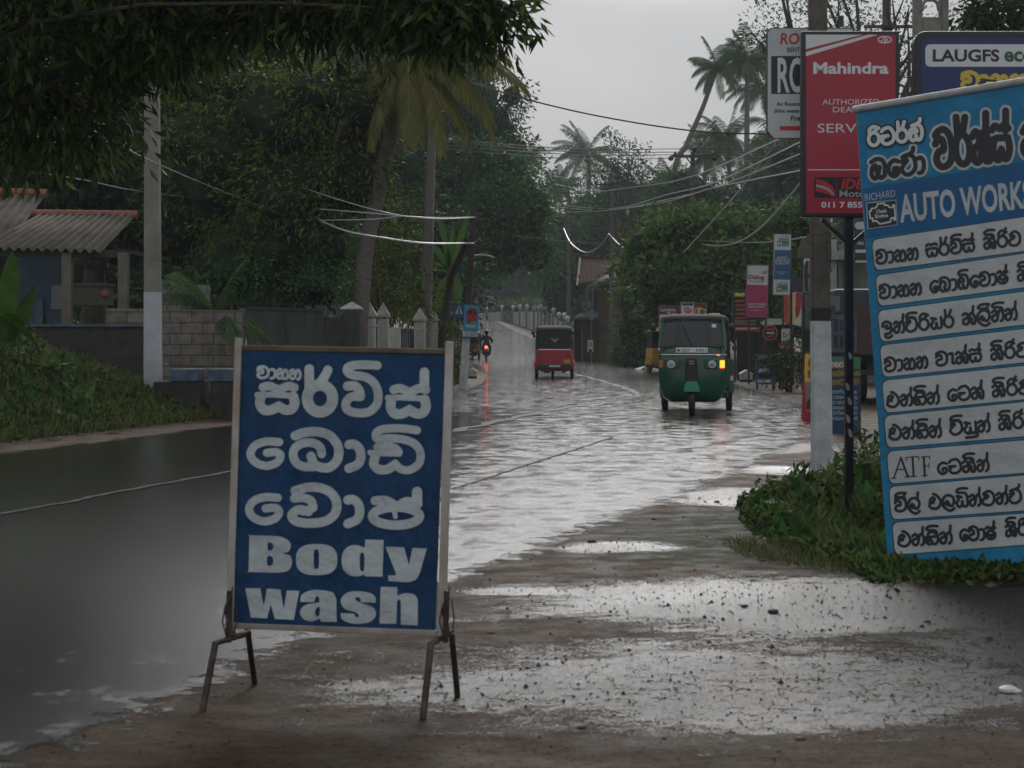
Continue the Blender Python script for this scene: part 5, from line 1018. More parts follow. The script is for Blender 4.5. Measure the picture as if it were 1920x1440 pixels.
cover('verge_weeds', 'low round leaved weeds around the posts on the right verge', 'weeds', (x, y), lambda x, y: np.clip((.26 + .12 * (y > 10.5)) * (1 - ((x - 3.1) / 1.75) ** 2 - ((y - 11.4) / 3.2) ** 2) * (.5 + 1.0 * vnoise(x, y, 2.9)), .015, .55), .046, M['weed'], wr=.8)
n = 1500; a = RNG.uniform(0, 2 * math.pi, n); q = RNG.uniform(0, 1, n) ** .5
x = 3.1 + q * np.cos(a) * 1.5; y = 11.6 + q * np.sin(a) * 3.0; x = x + (y - 10.6) * .14
cover('broad_weeds', 'scattered broader weed leaves among the right verge growth', 'weeds', (x, y), lambda x, y: np.clip(.46 * (1 - ((x - 3.1) / 1.75) ** 2 - ((y - 11.4) / 3.2) ** 2) * (.5 + .9 * vnoise(x, y, 2.9)), .0, .6), .12, M['leaf_green'], wr=.5, droop=.3)
n = 4500; y = RNG.uniform(14, 27, n); x = ledge(y) - 1.0 - RNG.uniform(0, 1, n) * 5
cover('bank_broad_weeds', 'scattered broad leaved weeds standing above the left bank growth', 'weeds', (x, y), lambda x, y: .55 * np.clip((ledge(y) - .9 - x) / 2, .05, 1) * np.clip(.4 + 1.0 * vnoise(x, y, 1.7, 5), .1, 1.4) * (1 - .75 * smooth((y - 22) / 4)), .20, M['leaf_green'], wr=.4, droop=.4)
n = 16000; a = RNG.uniform(0, 2 * math.pi, n); q = RNG.uniform(0, 1, n) ** .5
x = 2.55 + q * np.cos(a) * 1.25; y = 9.7 + q * np.sin(a) * 1.25; k = (vnoise(x, y, 2.2, 3) > -.45); x, y = x[k], y[k]
cover('verge_grass', 'short grass fringing the puddles on the right verge', 'grass', (x, y), .01, .055, M['grass'], droop=-.4, wr=.10)
x = RNG.uniform(1.9, 4.4, 9000); y = 8.75 + .12 * vnoise(x, x, 2) + RNG.normal(0, .22, 9000)
cover('fringe_grass', 'ragged grass along the foot of the leaning banner', 'grass', (x, y), lambda x, y: .07 * (.7 + .5 * vnoise(x, y, 3)), .05, M['weed'], droop=-.2, wr=.5)
n = 30000; y = RNG.uniform(57, 150, n); x = redge(y) + .5 + RNG.uniform(0, 1, n) ** 1.5 * 5
cover('roadside_grass', 'grass strip along the right edge of the road beyond the rickshaws', 'grass', (x, y), .06, .22, M['grass'], droop=-.3, wr=.2)
n = 9000; y = RNG.uniform(36, 60, n); x = ledge(y) - .5 - RNG.uniform(0, 1, n) * 1.6
cover('kerb_weeds', 'sparse weeds along the left kerb by the poster post', 'weeds', (x, y), .08, .10, M['weed'])
n = 9000; a = RNG.uniform(0, 2 * math.pi, n); q = RNG.uniform(0, 1, n) ** .5
x = 3.2 + q * np.cos(a) * 1.5; y = 11.2 + q * np.sin(a) * 2.5; x = x + (y - 10.6) * .14; k = (vnoise(x, y, 2.6, 9) > -.25) & (x - redge(y) > .5); x, y = x[k], y[k]
cover('tall_grass', 'taller grass blades sticking out of the right verge weeds', 'grass', (x, y), lambda x, y: np.clip(.36 * (1 - ((x - 3.1) / 1.75) ** 2 - ((y - 11.4) / 3.2) ** 2) * (.65 + .75 * vnoise(x, y, 2.9)), .0, .5), .13, M['grass'], droop=-.9, wr=.07)
n = 12000; y = RNG.uniform(14, 28, n); x = ledge(y) - .55 - RNG.uniform(0, 1, n) ** 1.3 * 6.0; k = (x > -11) & (vnoise(x, y, 1.4, 9) > -.5); x, y = x[k], y[k]
cover('bank_grass', 'long grass blades mixed into the weeds of the left bank', 'grass', (x, y), lambda x, y: .38 * np.clip((ledge(y) - .7 - x) / 1.6, .05, 1) * (.7 + .6 * vnoise(x, y, 2.1)) * (1 - .75 * smooth((y - 23) / 4)), .22, M['grass'], droop=-.8, wr=.07)
# taller single plants on the right verge
for i, (px, py, Y, h, lab, m_) in enumerate([(1395, 955, 11.8, .26, 'lone seedy weed stalk standing at the edge of the puddle', 'grass'), (1468, 965, 11.6, .30, 'leafy weed with long pointed leaves leaning out of the verge', 'weed'), (1500, 930, 12.2, .34, 'tall leafy weed beside the white pole foot', 'weed'), (1640, 900, 12.6, .62, 'tallest leafy weed between the black post and the leaning banner', 'weed'), (1660, 960, 11.6, .5, 'bushy weed pressed against the leaning banner edge', 'weed')]):
    x_ = (px - 960) * Y / FPX; z_ = gz(x_, Y); t = thing('weed_plant', lab, 'plant', (x_, Y, z_)); sp = MB(); pts = []
    for s_ in range(1 if i == 0 else 6):
        dx, dy = random.uniform(-.15, .15), random.uniform(-.15, .15); e = Vector((x_ + dx, Y + dy, z_ + h * random.uniform(.7, 1.05))); sp.tube([(x_ + dx * .2, Y + dy * .2, z_ - .03), tuple(e)], [.005, .002], 5)
        for q in range(22 if i else 40): pts.append(Vector((x_ + dx * .2, Y + dy * .2, z_)).lerp(e, random.uniform(.15, 1)))
    sp.build('stems', M['weed'], t); pts = np.array([tuple(p) for p in pts]); leaves('foliage', pts, RNG.normal(0, .5, (len(pts), 3)) + [0, 0, .2], .035 if i == 0 else .085, M[m_], t, .34, .25)
# ---------------------------------------------------------------- left side: house, walls, gate, posts
def brickmat(name, c1, c2, mortar, sc, bw=.4, bh=.2, rough=.85):
    m = bpy.data.materials.new(name); m.use_nodes = True; t = m.node_tree; b = t.nodes['Principled BSDF']; N = t.nodes.new
    tc = N('ShaderNodeTexCoord'); q = N('ShaderNodeMapping'); q.inputs['Rotation'].default_value = (R(90), 0, 0); t.links.new(tc.outputs['Object'], q.inputs[0])
    k = N('ShaderNodeTexBrick'); k.inputs['Scale'].default_value = sc; k.inputs['Brick Width'].default_value = bw; k.inputs['Row Height'].default_value = bh; k.inputs['Mortar Size'].default_value = .012
    k.inputs['Color1'].default_value = (*c1, 1); k.inputs['Color2'].default_value = (*c2, 1); k.inputs['Mortar'].default_value = (*mortar, 1); k.inputs['Bias'].default_value = -.2
    t.links.new(q.outputs[0], k.inputs['Vector'])
    n = N('ShaderNodeTexNoise'); n.inputs['Scale'].default_value = 5; n.inputs['Detail'].default_value = 8; mm = N('ShaderNodeMix'); mm.data_type = 'RGBA'; mm.blend_type = 'MULTIPLY'; mm.inputs[0].default_value = .6
    t.links.new(tc.outputs['Object'], n.inputs['Vector']); t.links.new(k.outputs['Color'], mm.inputs[6]); r = N('ShaderNodeValToRGB'); r.color_ramp.elements[0].position = .35; r.color_ramp.elements[1].position = .6; r.color_ramp.elements[0].color = (.35, .35, .33, 1)
    t.links.new(n.outputs['Fac'], r.inputs[0]); t.links.new(r.outputs[0], mm.inputs[7]); t.links.new(mm.outputs[2], b.inputs['Base Color']); b.inputs['Roughness'].default_value = rough
    bp = N('ShaderNodeBump'); bp.inputs['Strength'].default_value = .8; bp.inputs['Distance'].default_value = .02; t.links.new(k.outputs['Fac'], bp.inputs['Height']); bp.invert = True; t.links.new(bp.outputs[0], b.inputs['Normal'])
    return m
blockw = brickmat('block_wall', (.22, .195, .165), (.15, .13, .11), (.085, .075, .065), 1.0, .42, .21)
asb = mat('asbestos_sheet', (.20, .175, .14), .8, col2=(.09, .08, .065), vs=3, bump=.2, stretch=(1, .35, 1)); ridge = mat('ridge_tile', (.26, .085, .055), .7, var=.4, vs=5)
darkwall = mat('dark_wall', (.035, .032, .03), .8, var=.4); bluewall = mat('blue_wall', (.045, .085, .12), .7, var=.4); col_m = mat('column_grey', (.14, .125, .10), .75, var=.3); mossw = mat('mossy_wall', (.055, .05, .042), .85, col2=(.02, .022, .018), vs=4, bump=.3); bluetrim = mat('blue_trim', (.09, .15, .21), .6, col2=(.04, .06, .08), vs=6)
def corr(parent, pl_pts, n, m, name='roof', amp=.05, tiles=False):
    """corrugated sheet between top edge a-b and bottom edge d-c, waves across"""
    a, b, c, d = [Vector(p) for p in pl_pts]; nrm = (b - a).cross(d - a).normalized();
    if nrm.z < 0: nrm = -nrm
    rows = 2 if not tiles else 26; vs = []; fs = []; K = n * 8
    for j in range(rows):
        v = j / (rows - 1)
        for i in range(K + 1):
            u = i / K; p = a.lerp(b, u).lerp(d.lerp(c, u), v) + nrm * amp * math.sin(2 * math.pi * n * u)
            if tiles: p = p + nrm * (.035 * (1 if j % 2 else 0))
            vs.append(p)
    for j in range(rows - 1):
        for i in range(K): q = j * (K + 1) + i; fs.append((q, q + 1, q + K + 2, q + K + 1))
    o = npobj(name, [tuple(v) for v in vs], fs, m, parent, True); s_ = o.modifiers.new('thick', 'SOLIDIFY'); s_.thickness = .012; return o
Yh = 33
t = thing('house', 'low house with a corrugated porch roof and orange ridge tiles on the far left', 'house', (P(60, 600, Yh).x, Yh, gz(P(60, 600, Yh).x, Yh)))
corr(t, [P(78, 402, 34.6), P(256, 402, 34.6), P(190, 472, 32.2), P(-40, 466, 32.2)], 13, asb, 'porch_roof', .045)
rt = MB(); a, b = P(62, 402, 34.6), P(258, 404, 34.6)
for i in range(9): rt.tube([a.lerp(b, i / 9 - .01) + Vector((0, 0, .03)), a.lerp(b, (i + 1) / 9) + Vector((0, 0, .0))], [.085, .10], 8)
rt.build('ridge_tiles', ridge, t, True)
corr(t, [P(-220, 362, 37), P(86, 366, 37), P(20, 452, 34.2), P(-280, 440, 34.2)], 16, asb, 'main_roof', .045)
rt = MB(); a, b = P(-220, 358, 37), P(88, 364, 37)
for i in range(13): rt.tube([a.lerp(b, i / 13 - .01) + Vector((0, 0, .03)), a.lerp(b, (i + 1) / 13)], [.10, .115], 8)
rt.build('ridge_tiles', ridge, t, True)
g_ = MB().prism([P(-220, 368, 37.02), P(84, 372, 37.02), P(84, 700, 37.02), P(-220, 700, 37.02)], (0, .15, 0)); g_.build('wall', darkwall, t)
MB().prism([P(30, 470, 35), P(118, 470, 35), P(118, 700, 35), P(30, 700, 35)], (0, .12, 0)).build('blue_wall', bluewall, t)
MB().prism([P(96, 535, 34.96), P(117, 535, 34.96), P(117, 580, 34.96), P(96, 580, 34.96)], (0, .03, 0)).build('window', M['glass_dark'], t)
MB().prism([P(66, 560, 34.9), P(80, 560, 34.9), P(80, 620, 34.9), P(66, 620, 34.9)], (0, .06, 0)).build('door_leaf', bluetrim, t)
for x in (127, 232, -60): q = P(x, 474, 32.4); MB().box((q.x, 32.4, (q.z + .3) / 2), (.20, .20, q.z - .3 - .0)).build('column', col_m, t, bev=.01)
MB().bar(P(-60, 474, 32.4), P(236, 476, 32.4), .12, .14).build('beam', darkwall, t)
MB().bar(P(120, 450, 33.2), P(318, 486, 33.2), .08, .08).build('rafter', darkwall, t)
MB().box(P(175, 552, 35.5), (.75, .6, .50)).box(P(170, 535, 35.5), (.95, .7, .05)).build('counter', col_m, t)
q = P(197, 552, 32.6); MB().ball(q, (.10, .10, .09)).tube([q, q + Vector((0, 0, .4))], .006, 4).build('hanging_pot', ridge, t, True)
t = thing('garden_wall', 'low dark stained wall with a blue top edge in front of the porch', 'wall', at(180, 28))
a, b = P(-160, 612, 28), P(292, 612, 28); MB().prism([a, b, Vector((b.x, 28, 0)), Vector((a.x, 28, 0))], (0, .2, 0)).build('wall', mossw, t)
MB().bar(a + Vector((0, .09, .02)), b + Vector((.02, .09, .02)), .26, .05).build('coping', bluetrim, t); MB().bar(b + Vector((-.02, -.02, 0)), Vector((b.x - .02, 27.98, .3)), .06, .04).build('corner_trim', bluetrim, t)
t = thing('block_wall', 'bare concrete block wall behind the left pole', 'wall', at(380, 31))
a, b = P(200, 578, 31), P(452, 582, 31); MB().prism([a, b, Vector((b.x, 31, -.1)), Vector((a.x, 31, -.1))], (0, .18, 0)).build('wall', blockw, t)
t = thing('block_wall', 'higher pale block wall end showing above the long block wall', 'wall', at(350, 34))
a, b = P(298, 535, 34), P(392, 533, 34); MB().prism([a, b, Vector((b.x, 34, -.1)), Vector((a.x, 34, -.1))], (0, .18, 0)).build('wall', brickmat('pale_block', (.24, .225, .20), (.17, .16, .14), (.09, .08, .07), 1.0, .42, .21), t)
for i, (x0, x1, lab) in enumerate(((288, 374, 'blue topped concrete drain block at the foot of the left pole'), (394, 470, 'blue topped concrete drain block beside the folding board'))):
    t = thing('drain_block', lab, 'concrete block', at((x0 + x1) / 2, 25.5)); a, b = P(x0, 716, 25.3), P(x1, 716, 25.3); MB().prism([a, b, Vector((b.x, 25.3, -.1)), Vector((a.x, 25.3, -.1))], (0, .8, 0)).build('block', mossw, t, bev=.01)
    a, b = P(x0 + (30 if not i else -6), 692, 25.28), P(x1, 692, 25.28); a2, b2 = P(x0 + (30 if not i else -6), 715.5, 25.28), P(x1, 715.5, 25.28); MB().prism([a, b, b2, a2], (0, .5, 0)).build('blue_top', bluetrim, t, bev=.01)
gate_g = mat('gate_green', (.05, .064, .053), .55, col2=(.014, .019, .016), vs=2.5, stretch=(1, 1, .35)); gate_b = mat('gate_pillar_green', (.022, .034, .034), .5, var=.3)
t = thing('sheet_gate', 'dull green sheet metal gate with a blue end strip left of the pointed gateposts', 'gate', at(540, 33))
pa = [P(462, 577, 32.4), P(606, 582, 34.2)]; 
for k in range(4): a = pa[0].lerp(pa[1], k / 4 + .003); b = pa[0].lerp(pa[1], (k + 1) / 4 - .003); MB().prism([a, b, Vector((b.x, b.y, .05)), Vector((a.x, a.y, .05))], (.01, .04, 0)).build('sheet', gate_g, t)
MB().bar(pa[0] + Vector((0, -.02, 0)), pa[1] + Vector((0, -.02, 0)), .05, .05).build('top_bar', gate_b, t)
a = P(449, 578, 32.2); b = P(460, 578, 32.35); MB().prism([a, b, Vector((b.x, b.y, 0)), Vector((a.x, a.y, 0))], (0, .06, 0)).build('end_strip', bluetrim, t)
t = thing('metal_gate', 'narrow dark gate leaf between the sheet gate and the dark capped pillar', 'gate', at(625, 35))
a, b = P(603, 594, 34.3), P(645, 598, 35); MB().prism([a, b, Vector((b.x, b.y, .05)), Vector((a.x, a.y, .05))], (0, .05, 0)).build('sheet', mossw, t)
def pillar(x0, x1, ytop, ycap, Y, m, mc, label, name='gatepost', cap=None, wings=False):
    a, b = P(x0, ycap, Y), P(x1, ycap, Y); w_ = b.x - a.x; cx = (a.x + b.x) / 2; t = thing(name, label, 'gatepost', (cx, Y, gz(cx, Y)), 'capped gateposts left of the road')
    h = a.z; MB().box((cx, Y + w_ / 2, h / 2 - .08), (w_, w_, h)).build('shaft', m, t, bev=.006)
    for k in range(2 if wings else 0): MB().box((cx, Y + w_ / 2, h - .03 - k * .22), (w_ * 1.16, w_ * 1.16, .05)).build('moulding', m, t)
    e = w_ * .62; z1_ = P(0, ytop, Y).z; v = [(cx - e, Y + w_ / 2 - e, h), (cx + e, Y + w_ / 2 - e, h), (cx + e, Y + w_ / 2 + e, h), (cx - e, Y + w_ / 2 + e, h), (cx, Y + w_ / 2, z1_)]
    MB().add([(x, y, z - .035) for x, y, z in v[:4]] + v, [(0, 1, 5, 4), (1, 2, 6, 5), (2, 3, 7, 6), (3, 0, 4, 7), (4, 5, 8), (5, 6, 8), (6, 7, 8), (7, 4, 8), (3, 2, 1, 0)]).build('cap', mc, t)
    return t
wp = mat('weathered_white', (.55, .55, .51), .75, col2=(.24, .24, .22), vs=5, bump=.2, stretch=(1, 1, .3)); capm = mat('cap_grey', (.55, .55, .50), .7, col2=(.32, .32, .29), vs=8)
pillar(642, 674, 565, 577, 35, gate_b, capm, 'dark green square gatepost with a shallow pale cap')
pillar(657, 672, 560, 578, 37.6, wp, capm, 'thin white gatepost peeping over the dark green one')
pillar(679, 703, 564, 590, 36.4, wp, capm, 'white pointed gatepost just right of the dark green one', wings=True)
pillar(707, 728, 566, 591, 38.0, wp, capm, 'white pointed gatepost with leaves beside its right edge', wings=True)
pillar(776, 797, 576, 598, 39.4, wp, capm, 'white pointed gatepost at the right of the small dark gate', wings=True)
pillar(793, 806, 577, 598, 43.5, wp, capm, 'round capped white gatepost between two pointed ones', wings=True)
pillar(806, 820, 577, 598, 42.0, wp, capm, 'rightmost white pointed gatepost near the bush', wings=True)
t = thing('metal_gate', 'small dark ribbed gate between the white pointed gateposts', 'gate', at(762, 39)); a, b = P(752, 616, 39), P(776, 616, 39.6)
for k in range(6): p, q = a.lerp(b, k / 6 + .01), a.lerp(b, (k + 1) / 6 - .01); MB().prism([p, q, Vector((q.x, q.y, .06)), Vector((p.x, p.y, .06))], (0, .03, 0)).build('sheet', gate_b, t)
t = thing('boundary_wall', 'patchy white wall between the two groups of pointed gateposts', 'wall', at(740, 38.5)); a, b = P(728, 614, 38.4), P(752, 614, 39); MB().prism([a, b, Vector((b.x, b.y, -.1)), Vector((a.x, a.y, -.1))], (0, .15, 0)).build('wall', wp, t)
# ---------------------------------------------------------------- poles
def sqpole(name, label, px0, px1, ytop, ybase, Y, wtop, wbase, m, cat='utility pole', white=None, band=None, toZ=None, wm=None, rect=1.0, depth=.7):
    ztop = P(0, ytop, Y).z; xb = (px1 - 960) * Y / FPX; xt = (px0 - 960) * Y / FPX; zb = gz(xb, Y) if ybase is None else P(0, ybase, Y).z
    t = thing(name, label, cat, (xb, Y, zb))
    def seg(z0, z1, mm, nm, g=0):
        f = lambda z: (xb + (xt - xb) * (z - zb) / (ztop - zb), (wbase + (wtop - wbase) * (z - zb) / (ztop - zb)) / 2 + g)
        rings = []
        for z in (z0, z1): c, h = f(z); rings.append([Vector((c + i * h, Y + j * h * depth, z)) for i, j in ((-1, -.8), (-.8, -1), (.8, -1), (1, -.8), (1, .8), (.8, 1), (-.8, 1), (-1, .8))])
        return MB().loft(rings).build(nm, mm, t)
    zw = P(0, white, Y).z if white else zb
    if white: seg(zb - .3, zw, wm or M['whitewash'], 'whitewashed_base', .002)
    if band: z2_ = P(0, band, Y).z; seg(zw, z2_, M['tar'], 'tar_band', .001); zw = z2_
    seg(zw if (white or band) else zb - .3, ztop, m, 'shaft')
    return t
sqpole('utility_pole', 'grey concrete pole with a white painted foot rising into the mango leaves on the left', 284, 287, -260, None, 25.8, .20, .27, M['concrete'], white=548, wm=mat('dim_whitewash', (.50, .52, .56), .7, col2=(.36, .37, .40), vs=3))
rp = sqpole('utility_pole', 'nearest concrete pole with a flaking white lower half and a black tar band', 1531, 1541, -200, 884, 15.7, .165, .19, M['concrete_dark'], white=602, band=578)
g_ = MB().prism([P(1496, 470, 15.6), P(1503, 450, 15.6), P(1520, 438, 15.6), P(1524, 483, 15.6), P(1496, 483, 15.6)], (0, .02, 0)); g_.build('bent_plate', M['concrete_dark'], rp)
for z_ in (440, 456, 580): MB().tube([P(1521, z_, 15.55), P(1540, z_ + 1, 15.53), P(1556, z_ - 3, 15.55), P(1561, z_, 15.7)], .004, 5).build('wire_tie', M['steel'], rp)
MB().tube([P(1555, 425, 15.6), P(1558, 470, 15.58), P(1556, 500, 15.6), P(1560, 510, 15.6)], .006, 5).build('loose_wire', M['cable'], rp)
sqpole('utility_pole', 'slim concrete pole standing in front of the yellowing palm', 811, 793, 226, None, 41, .20, .34, mat('slim_concrete', (.20, .185, .17), .75, var=.3, vs=3, stretch=(1, 1, .4)))
dp = sqpole('utility_pole', 'brown pole with white lower part carrying the blue rickshaw poster', 889, 868, 380, 730, 41, .15, .21, mat('brown_pole', (.065, .048, .038), .8, var=.5, vs=4, stretch=(1, 1, .3)), white=600)
t = thing('brace_pole', 'dark slanting brace pole left of the poster post', 'pole', at(815, 43)); MB().tube([Vector(at(812, 43)) - Vector((0, 0, .1)), P(845, 520, 42), P(880, 448, 41.2)], [.12, .10, .08], 8).build('shaft', M['bark'], t, True)
ins = mat('insulator', (.03, .02, .02), .3)
def linepole(label, px, ytop, Y, arms, w0, w1, m, lean=0, group='power poles along the right side'):
    xb = (px - 960) * Y / FPX; t = sqpole('power_pole', label, px + lean, px, ytop, None, Y, w0, w1, m); t['group'] = group
    for (y_, x0, x1, insu) in arms:
        MB().bar(P(x0, y_, Y - w1 / 2), P(x1, y_, Y - w1 / 2), .10, .09).build('crossarm', M['steel'], t)
        for xi in insu: MB().cyl(P(xi, y_ - 1, Y - w1 / 2), P(xi, y_ - 6 * 55 / Y, Y - w1 / 2), .045, 8).ball(P(xi, y_ - 6 * 55 / Y, Y - w1 / 2), .085, 8, 6).build('insulator', ins, t, True)
    return t
cf = mat('far_concrete', (.11, .105, .095), .8, var=.3, vs=2)
lp = linepole('concrete pole with two crossarms and insulators right of the leaning palm', 1296, 285, 73, [(293, 1258, 1348, (1266, 1336)), (350, 1255, 1345, (1260, 1338))], .19, .34, cf, 3)
for (x, y) in ((1258, 297), (1340, 297), (1336, 352), (1302, 280)): MB().ball(P(x, y, 72.7), (.13, .1, .12), 8, 6).build('insulator', ins, lp, True)
MB().bar(P(1285, 293, 72.75), P(1298, 310, 72.75), .05).build('arm_strut', M['steel'], lp); MB().bar(P(1316, 293, 72.75), P(1302, 310, 72.75), .05).build('arm_strut', M['steel'], lp)
linepole('slender pole with two thin crossarms in front of the tiled roof house', 1147, 330, 84, [(346, 1117, 1183, (1118, 1150, 1182)), (393, 1110, 1182, (1117, 1135, 1163, 1181))], .18, .34, cf)
linepole('distant pole left of the tiled roof house', 1066, 350, 120, [(362, 1040, 1092, (1045, 1088))], .2, .36, cf)
sqpole('utility_pole', 'bare grey pole carrying the pink vertical banner', 1260, 1260, 520, None, 66, .2, .24, cf)
# ladder pole top right
t = thing('ladder_pole', 'wide concrete pole with arched openings above the navy sign', 'utility pole', (P(1746, 600, 17).x, 17, gz(P(1746, 600, 17).x, 17)))
lm = M['concrete']; mb = MB()
for x in (1720, 1769): mb.bar(P(x, -200, 17), Vector((P(x, 0, 17).x, 17, -.3)), .075, .16)
for y_ in range(-130, 900, 130): mb.box(P(1744.5, y_ + 64, 17), (.28 - .075, .15, .34))
mb.build('shaft', lm, t, bev=.012)
MB().tube([P(1728, 20, 16.92), P(1731, 6, 16.92), P(1738, 0, 16.92), P(1751, 0, 16.92), P(1758, 6, 16.92), P(1761, 20, 16.92)], .02, 6).build('arch_rim', lm, t, True)
t = sqpole('utility_pole', 'thin grey pole with a twisted cable seen just left of the ladder pole', 1663, 1660, -150, None, 34, .15, .22, cf)
MB().bar(P(1620, 50, 33.9), P(1760, 50, 33.9), .06, .06).build('crossarm', M['steel'], t); MB().tube([P(1666 + 3 * math.sin(k), k * 12 - 120, 33.8) for k in range(15)], .03, 6).build('twisted_cable', M['cable'], t, True)
MB().cyl(P(1578, 50, 33.9), P(1578, 30, 33.9), .05, 8).build('insulator', ins, t)
# ---------------------------------------------------------------- overhead cables
def cable(label, pts, r, m, group=None):
    c = catmull([tuple(p) for p in pts], 10); o = MB().tube(c, r, 6).build('overhead_cable', m, None, True); tag(o, label, 'cable', group); return o
CG = 'overhead cables'
cw, ck = M['cable_wet_sheen'], M['cable']; M['cable_grey'] = mat('cable_grey', (.09, .09, .09), .5)
cable('thick pale cable sagging from the mango leaves to the brown braced pole', [P(560, 392, 37.5), P(640, 430, 34.3), P(720, 446, 35), P(800, 456, 38), P(888, 456, 40.8)], .020, cw, CG)
cable('upper thin cable of the bundle reaching the brown pole', [P(600, 392, 35.5), P(700, 400, 34.5), P(757, 405, 35.5), P(820, 408, 38), P(892, 407, 41)], .013, cw, CG)
cable('middle thin cable of the bundle reaching the brown pole', [P(600, 413, 35.5), P(700, 411, 34.6), P(757, 405.5, 35.5), P(830, 410, 38), P(892, 407.5, 41)], .013, cw, CG)
cable('thin cable dropping steeply into the bundle near the yellow palm', [P(560, 350, 36), P(675, 386, 34.4), P(757, 404.5, 35.5), P(820, 410.5, 38), P(892, 408, 41)], .010, cw, CG)
cable('thick cable slanting down behind the left pole from the mango crown', [P(60, 205, 17), P(170, 243, 19), P(286, 303, 23.5), P(440, 368, 30), P(600, 430, 42)], .008, M['cable_grey'], CG)
cable('thin cable passing behind the left pole just above the roof', [P(60, 322, 19), P(160, 338, 21), P(272, 360, 26), P(400, 374, 44)], .006, M['cable_grey'], CG)
cable('lone cable crossing the open sky', [P(600, 95, 50), P(800, 130, 55), P(975, 183, 60), P(1140, 221, 60), P(1330, 248, 60), P(1520, 250, 60)], .028, ck, CG)
for i, (y0, y1, y2) in enumerate([(258, 279, 282), (262, 285, 288), (270, 290, 293), (276, 298, 299)]):
    cable(['topmost', 'second', 'third', 'lowest'][i] + ' of the four dark lines running level through the skyline', [P(800, y0, 41), P(960, (y0 + y1) / 2 + 3, 46), P(1120, y1 + 1, 60), P(1298, y2 - 3, 72.6), P(1420, y2 - 1, 70), P(1560, y2 - 2, 68)], .017, ck, CG)
for i, (a, b, c, d, e) in enumerate([((1042, 384), (1150, 391), (1250, 365), (1340, 342), (1510, 262)), ((1042, 388), (1140, 394), (1260, 372), (1345, 350), (1510, 285)), ((1045, 398), (1130, 395), (1240, 380), (1340, 352), (1510, 318)), ((1040, 345), (1110, 358), (1180, 352), (1300, 330), (1505, 240))]):
    cable(['highest pale cable climbing to the crossarm pole', 'pale cable just below the highest one climbing right', 'pale cable with the deepest sag near the slender pole', 'faint cable passing above the slender pole'][i], [P(*a, 90), P(*b, 83), P(*c, 65), P(*d, 54), P(*e, 40)], .02, cw, CG)
cable('thick pale cable looping down left of the slender pole', [P(1057, 428, 100), P(1070, 455, 97), P(1096, 473, 92), P(1120, 465, 88), P(1141, 440, 83.8)], .032, cw, CG)
cable('thick pale cable looping into the broad leaved tree right of the slender pole', [P(1141, 438, 83.8), P(1165, 462, 78), P(1195, 478, 70), P(1228, 480, 64), P(1262, 462, 74), P(1288, 441, 72.6)], .03, cw, CG)
cable('thick pale cable rising from the crossarm pole towards the hotel sign', [P(1288, 441, 72.6), P(1320, 458, 60), P(1370, 458, 48), P(1420, 432, 38), P(1480, 370, 30), P(1530, 300, 22)], .022, cw, CG)
cable('dark low cable strung through the trees above the tiled roof', [P(960, 442, 70), P(1060, 452, 75), P(1147, 457, 83), P(1260, 450, 65), P(1420, 455, 50), P(1540, 440, 40)], .022, ck, CG)
cable('thin wire hanging steeply beside the hotel sign', [P(1280, 475, 50), P(1400, 340, 50), P(1500, 195, 48), P(1560, 60, 46), P(1620, -80, 44)], .010, cw, CG)
# ---------------------------------------------------------------- poster, pedestrian sign, kerb stones
def board(name, label, cat, pts, Y, face, parts, posts=(), yaw=0, thick=.03, frame=None, group=None, pm=None, base_px=None, fw=1.2):
    cx = sum(p[0] for p in pts) / len(pts); pl = flat(Y, yaw, cx); gx = (cx - 960) * Y / FPX; t = thing(name, label, cat, (gx, Y, gz(gx, Y)), group)
    x0, x1 = min(p[0] for p in pts), max(p[0] for p in pts); y0, y1 = min(p[1] for p in pts), max(p[1] for p in pts)
    if frame: slab([(cx + (x - cx) * (1 + 2 * fw / (x1 - x0)), (y0 + y1) / 2 + (y - (y0 + y1) / 2) * (1 + 2 * fw / (y1 - y0))) for x, y in pts], pl, thick, 'frame', frame, t, off=-.002)
    slab(pts, pl, thick * .5, 'panel', face, t)
    for i, (nm, m, fn) in enumerate(parts): d = Deco(pl, .004 + .003 * i); fn(d); d.build(nm, m, t)
    for x, yb in posts: q = pl.hit(x, y1 - 2, -thick - .03); MB().bar(q + Vector((0, 0, (y1 - y0) * Y / FPX * .8)), Vector((q.x, q.y, gz(q.x, q.y) - .2 if yb is None else yb)), .05).build('post', pm or M['steel'], t)
    return t
CM = {k: mat('print_' + k, hexc(v), .45, var=.12, vs=5) for k, v in dict(cyan='1f8fb8', pink='9a2857', blue='164f7e', red='a02028', white='b9bbb6', yellow='c9b43c', navy='1b2f55', orange='a8553a', green='2a7a4c', dark='1a1a20', maroon='571a24', grey='6f7377').items()}
def rick(d): 
    d.loops([catmull([(874, 590), (876, 581), (883, 577), (891, 579), (895, 585), (895, 600), (892, 603), (878, 604), (875, 598)], 3, True)])
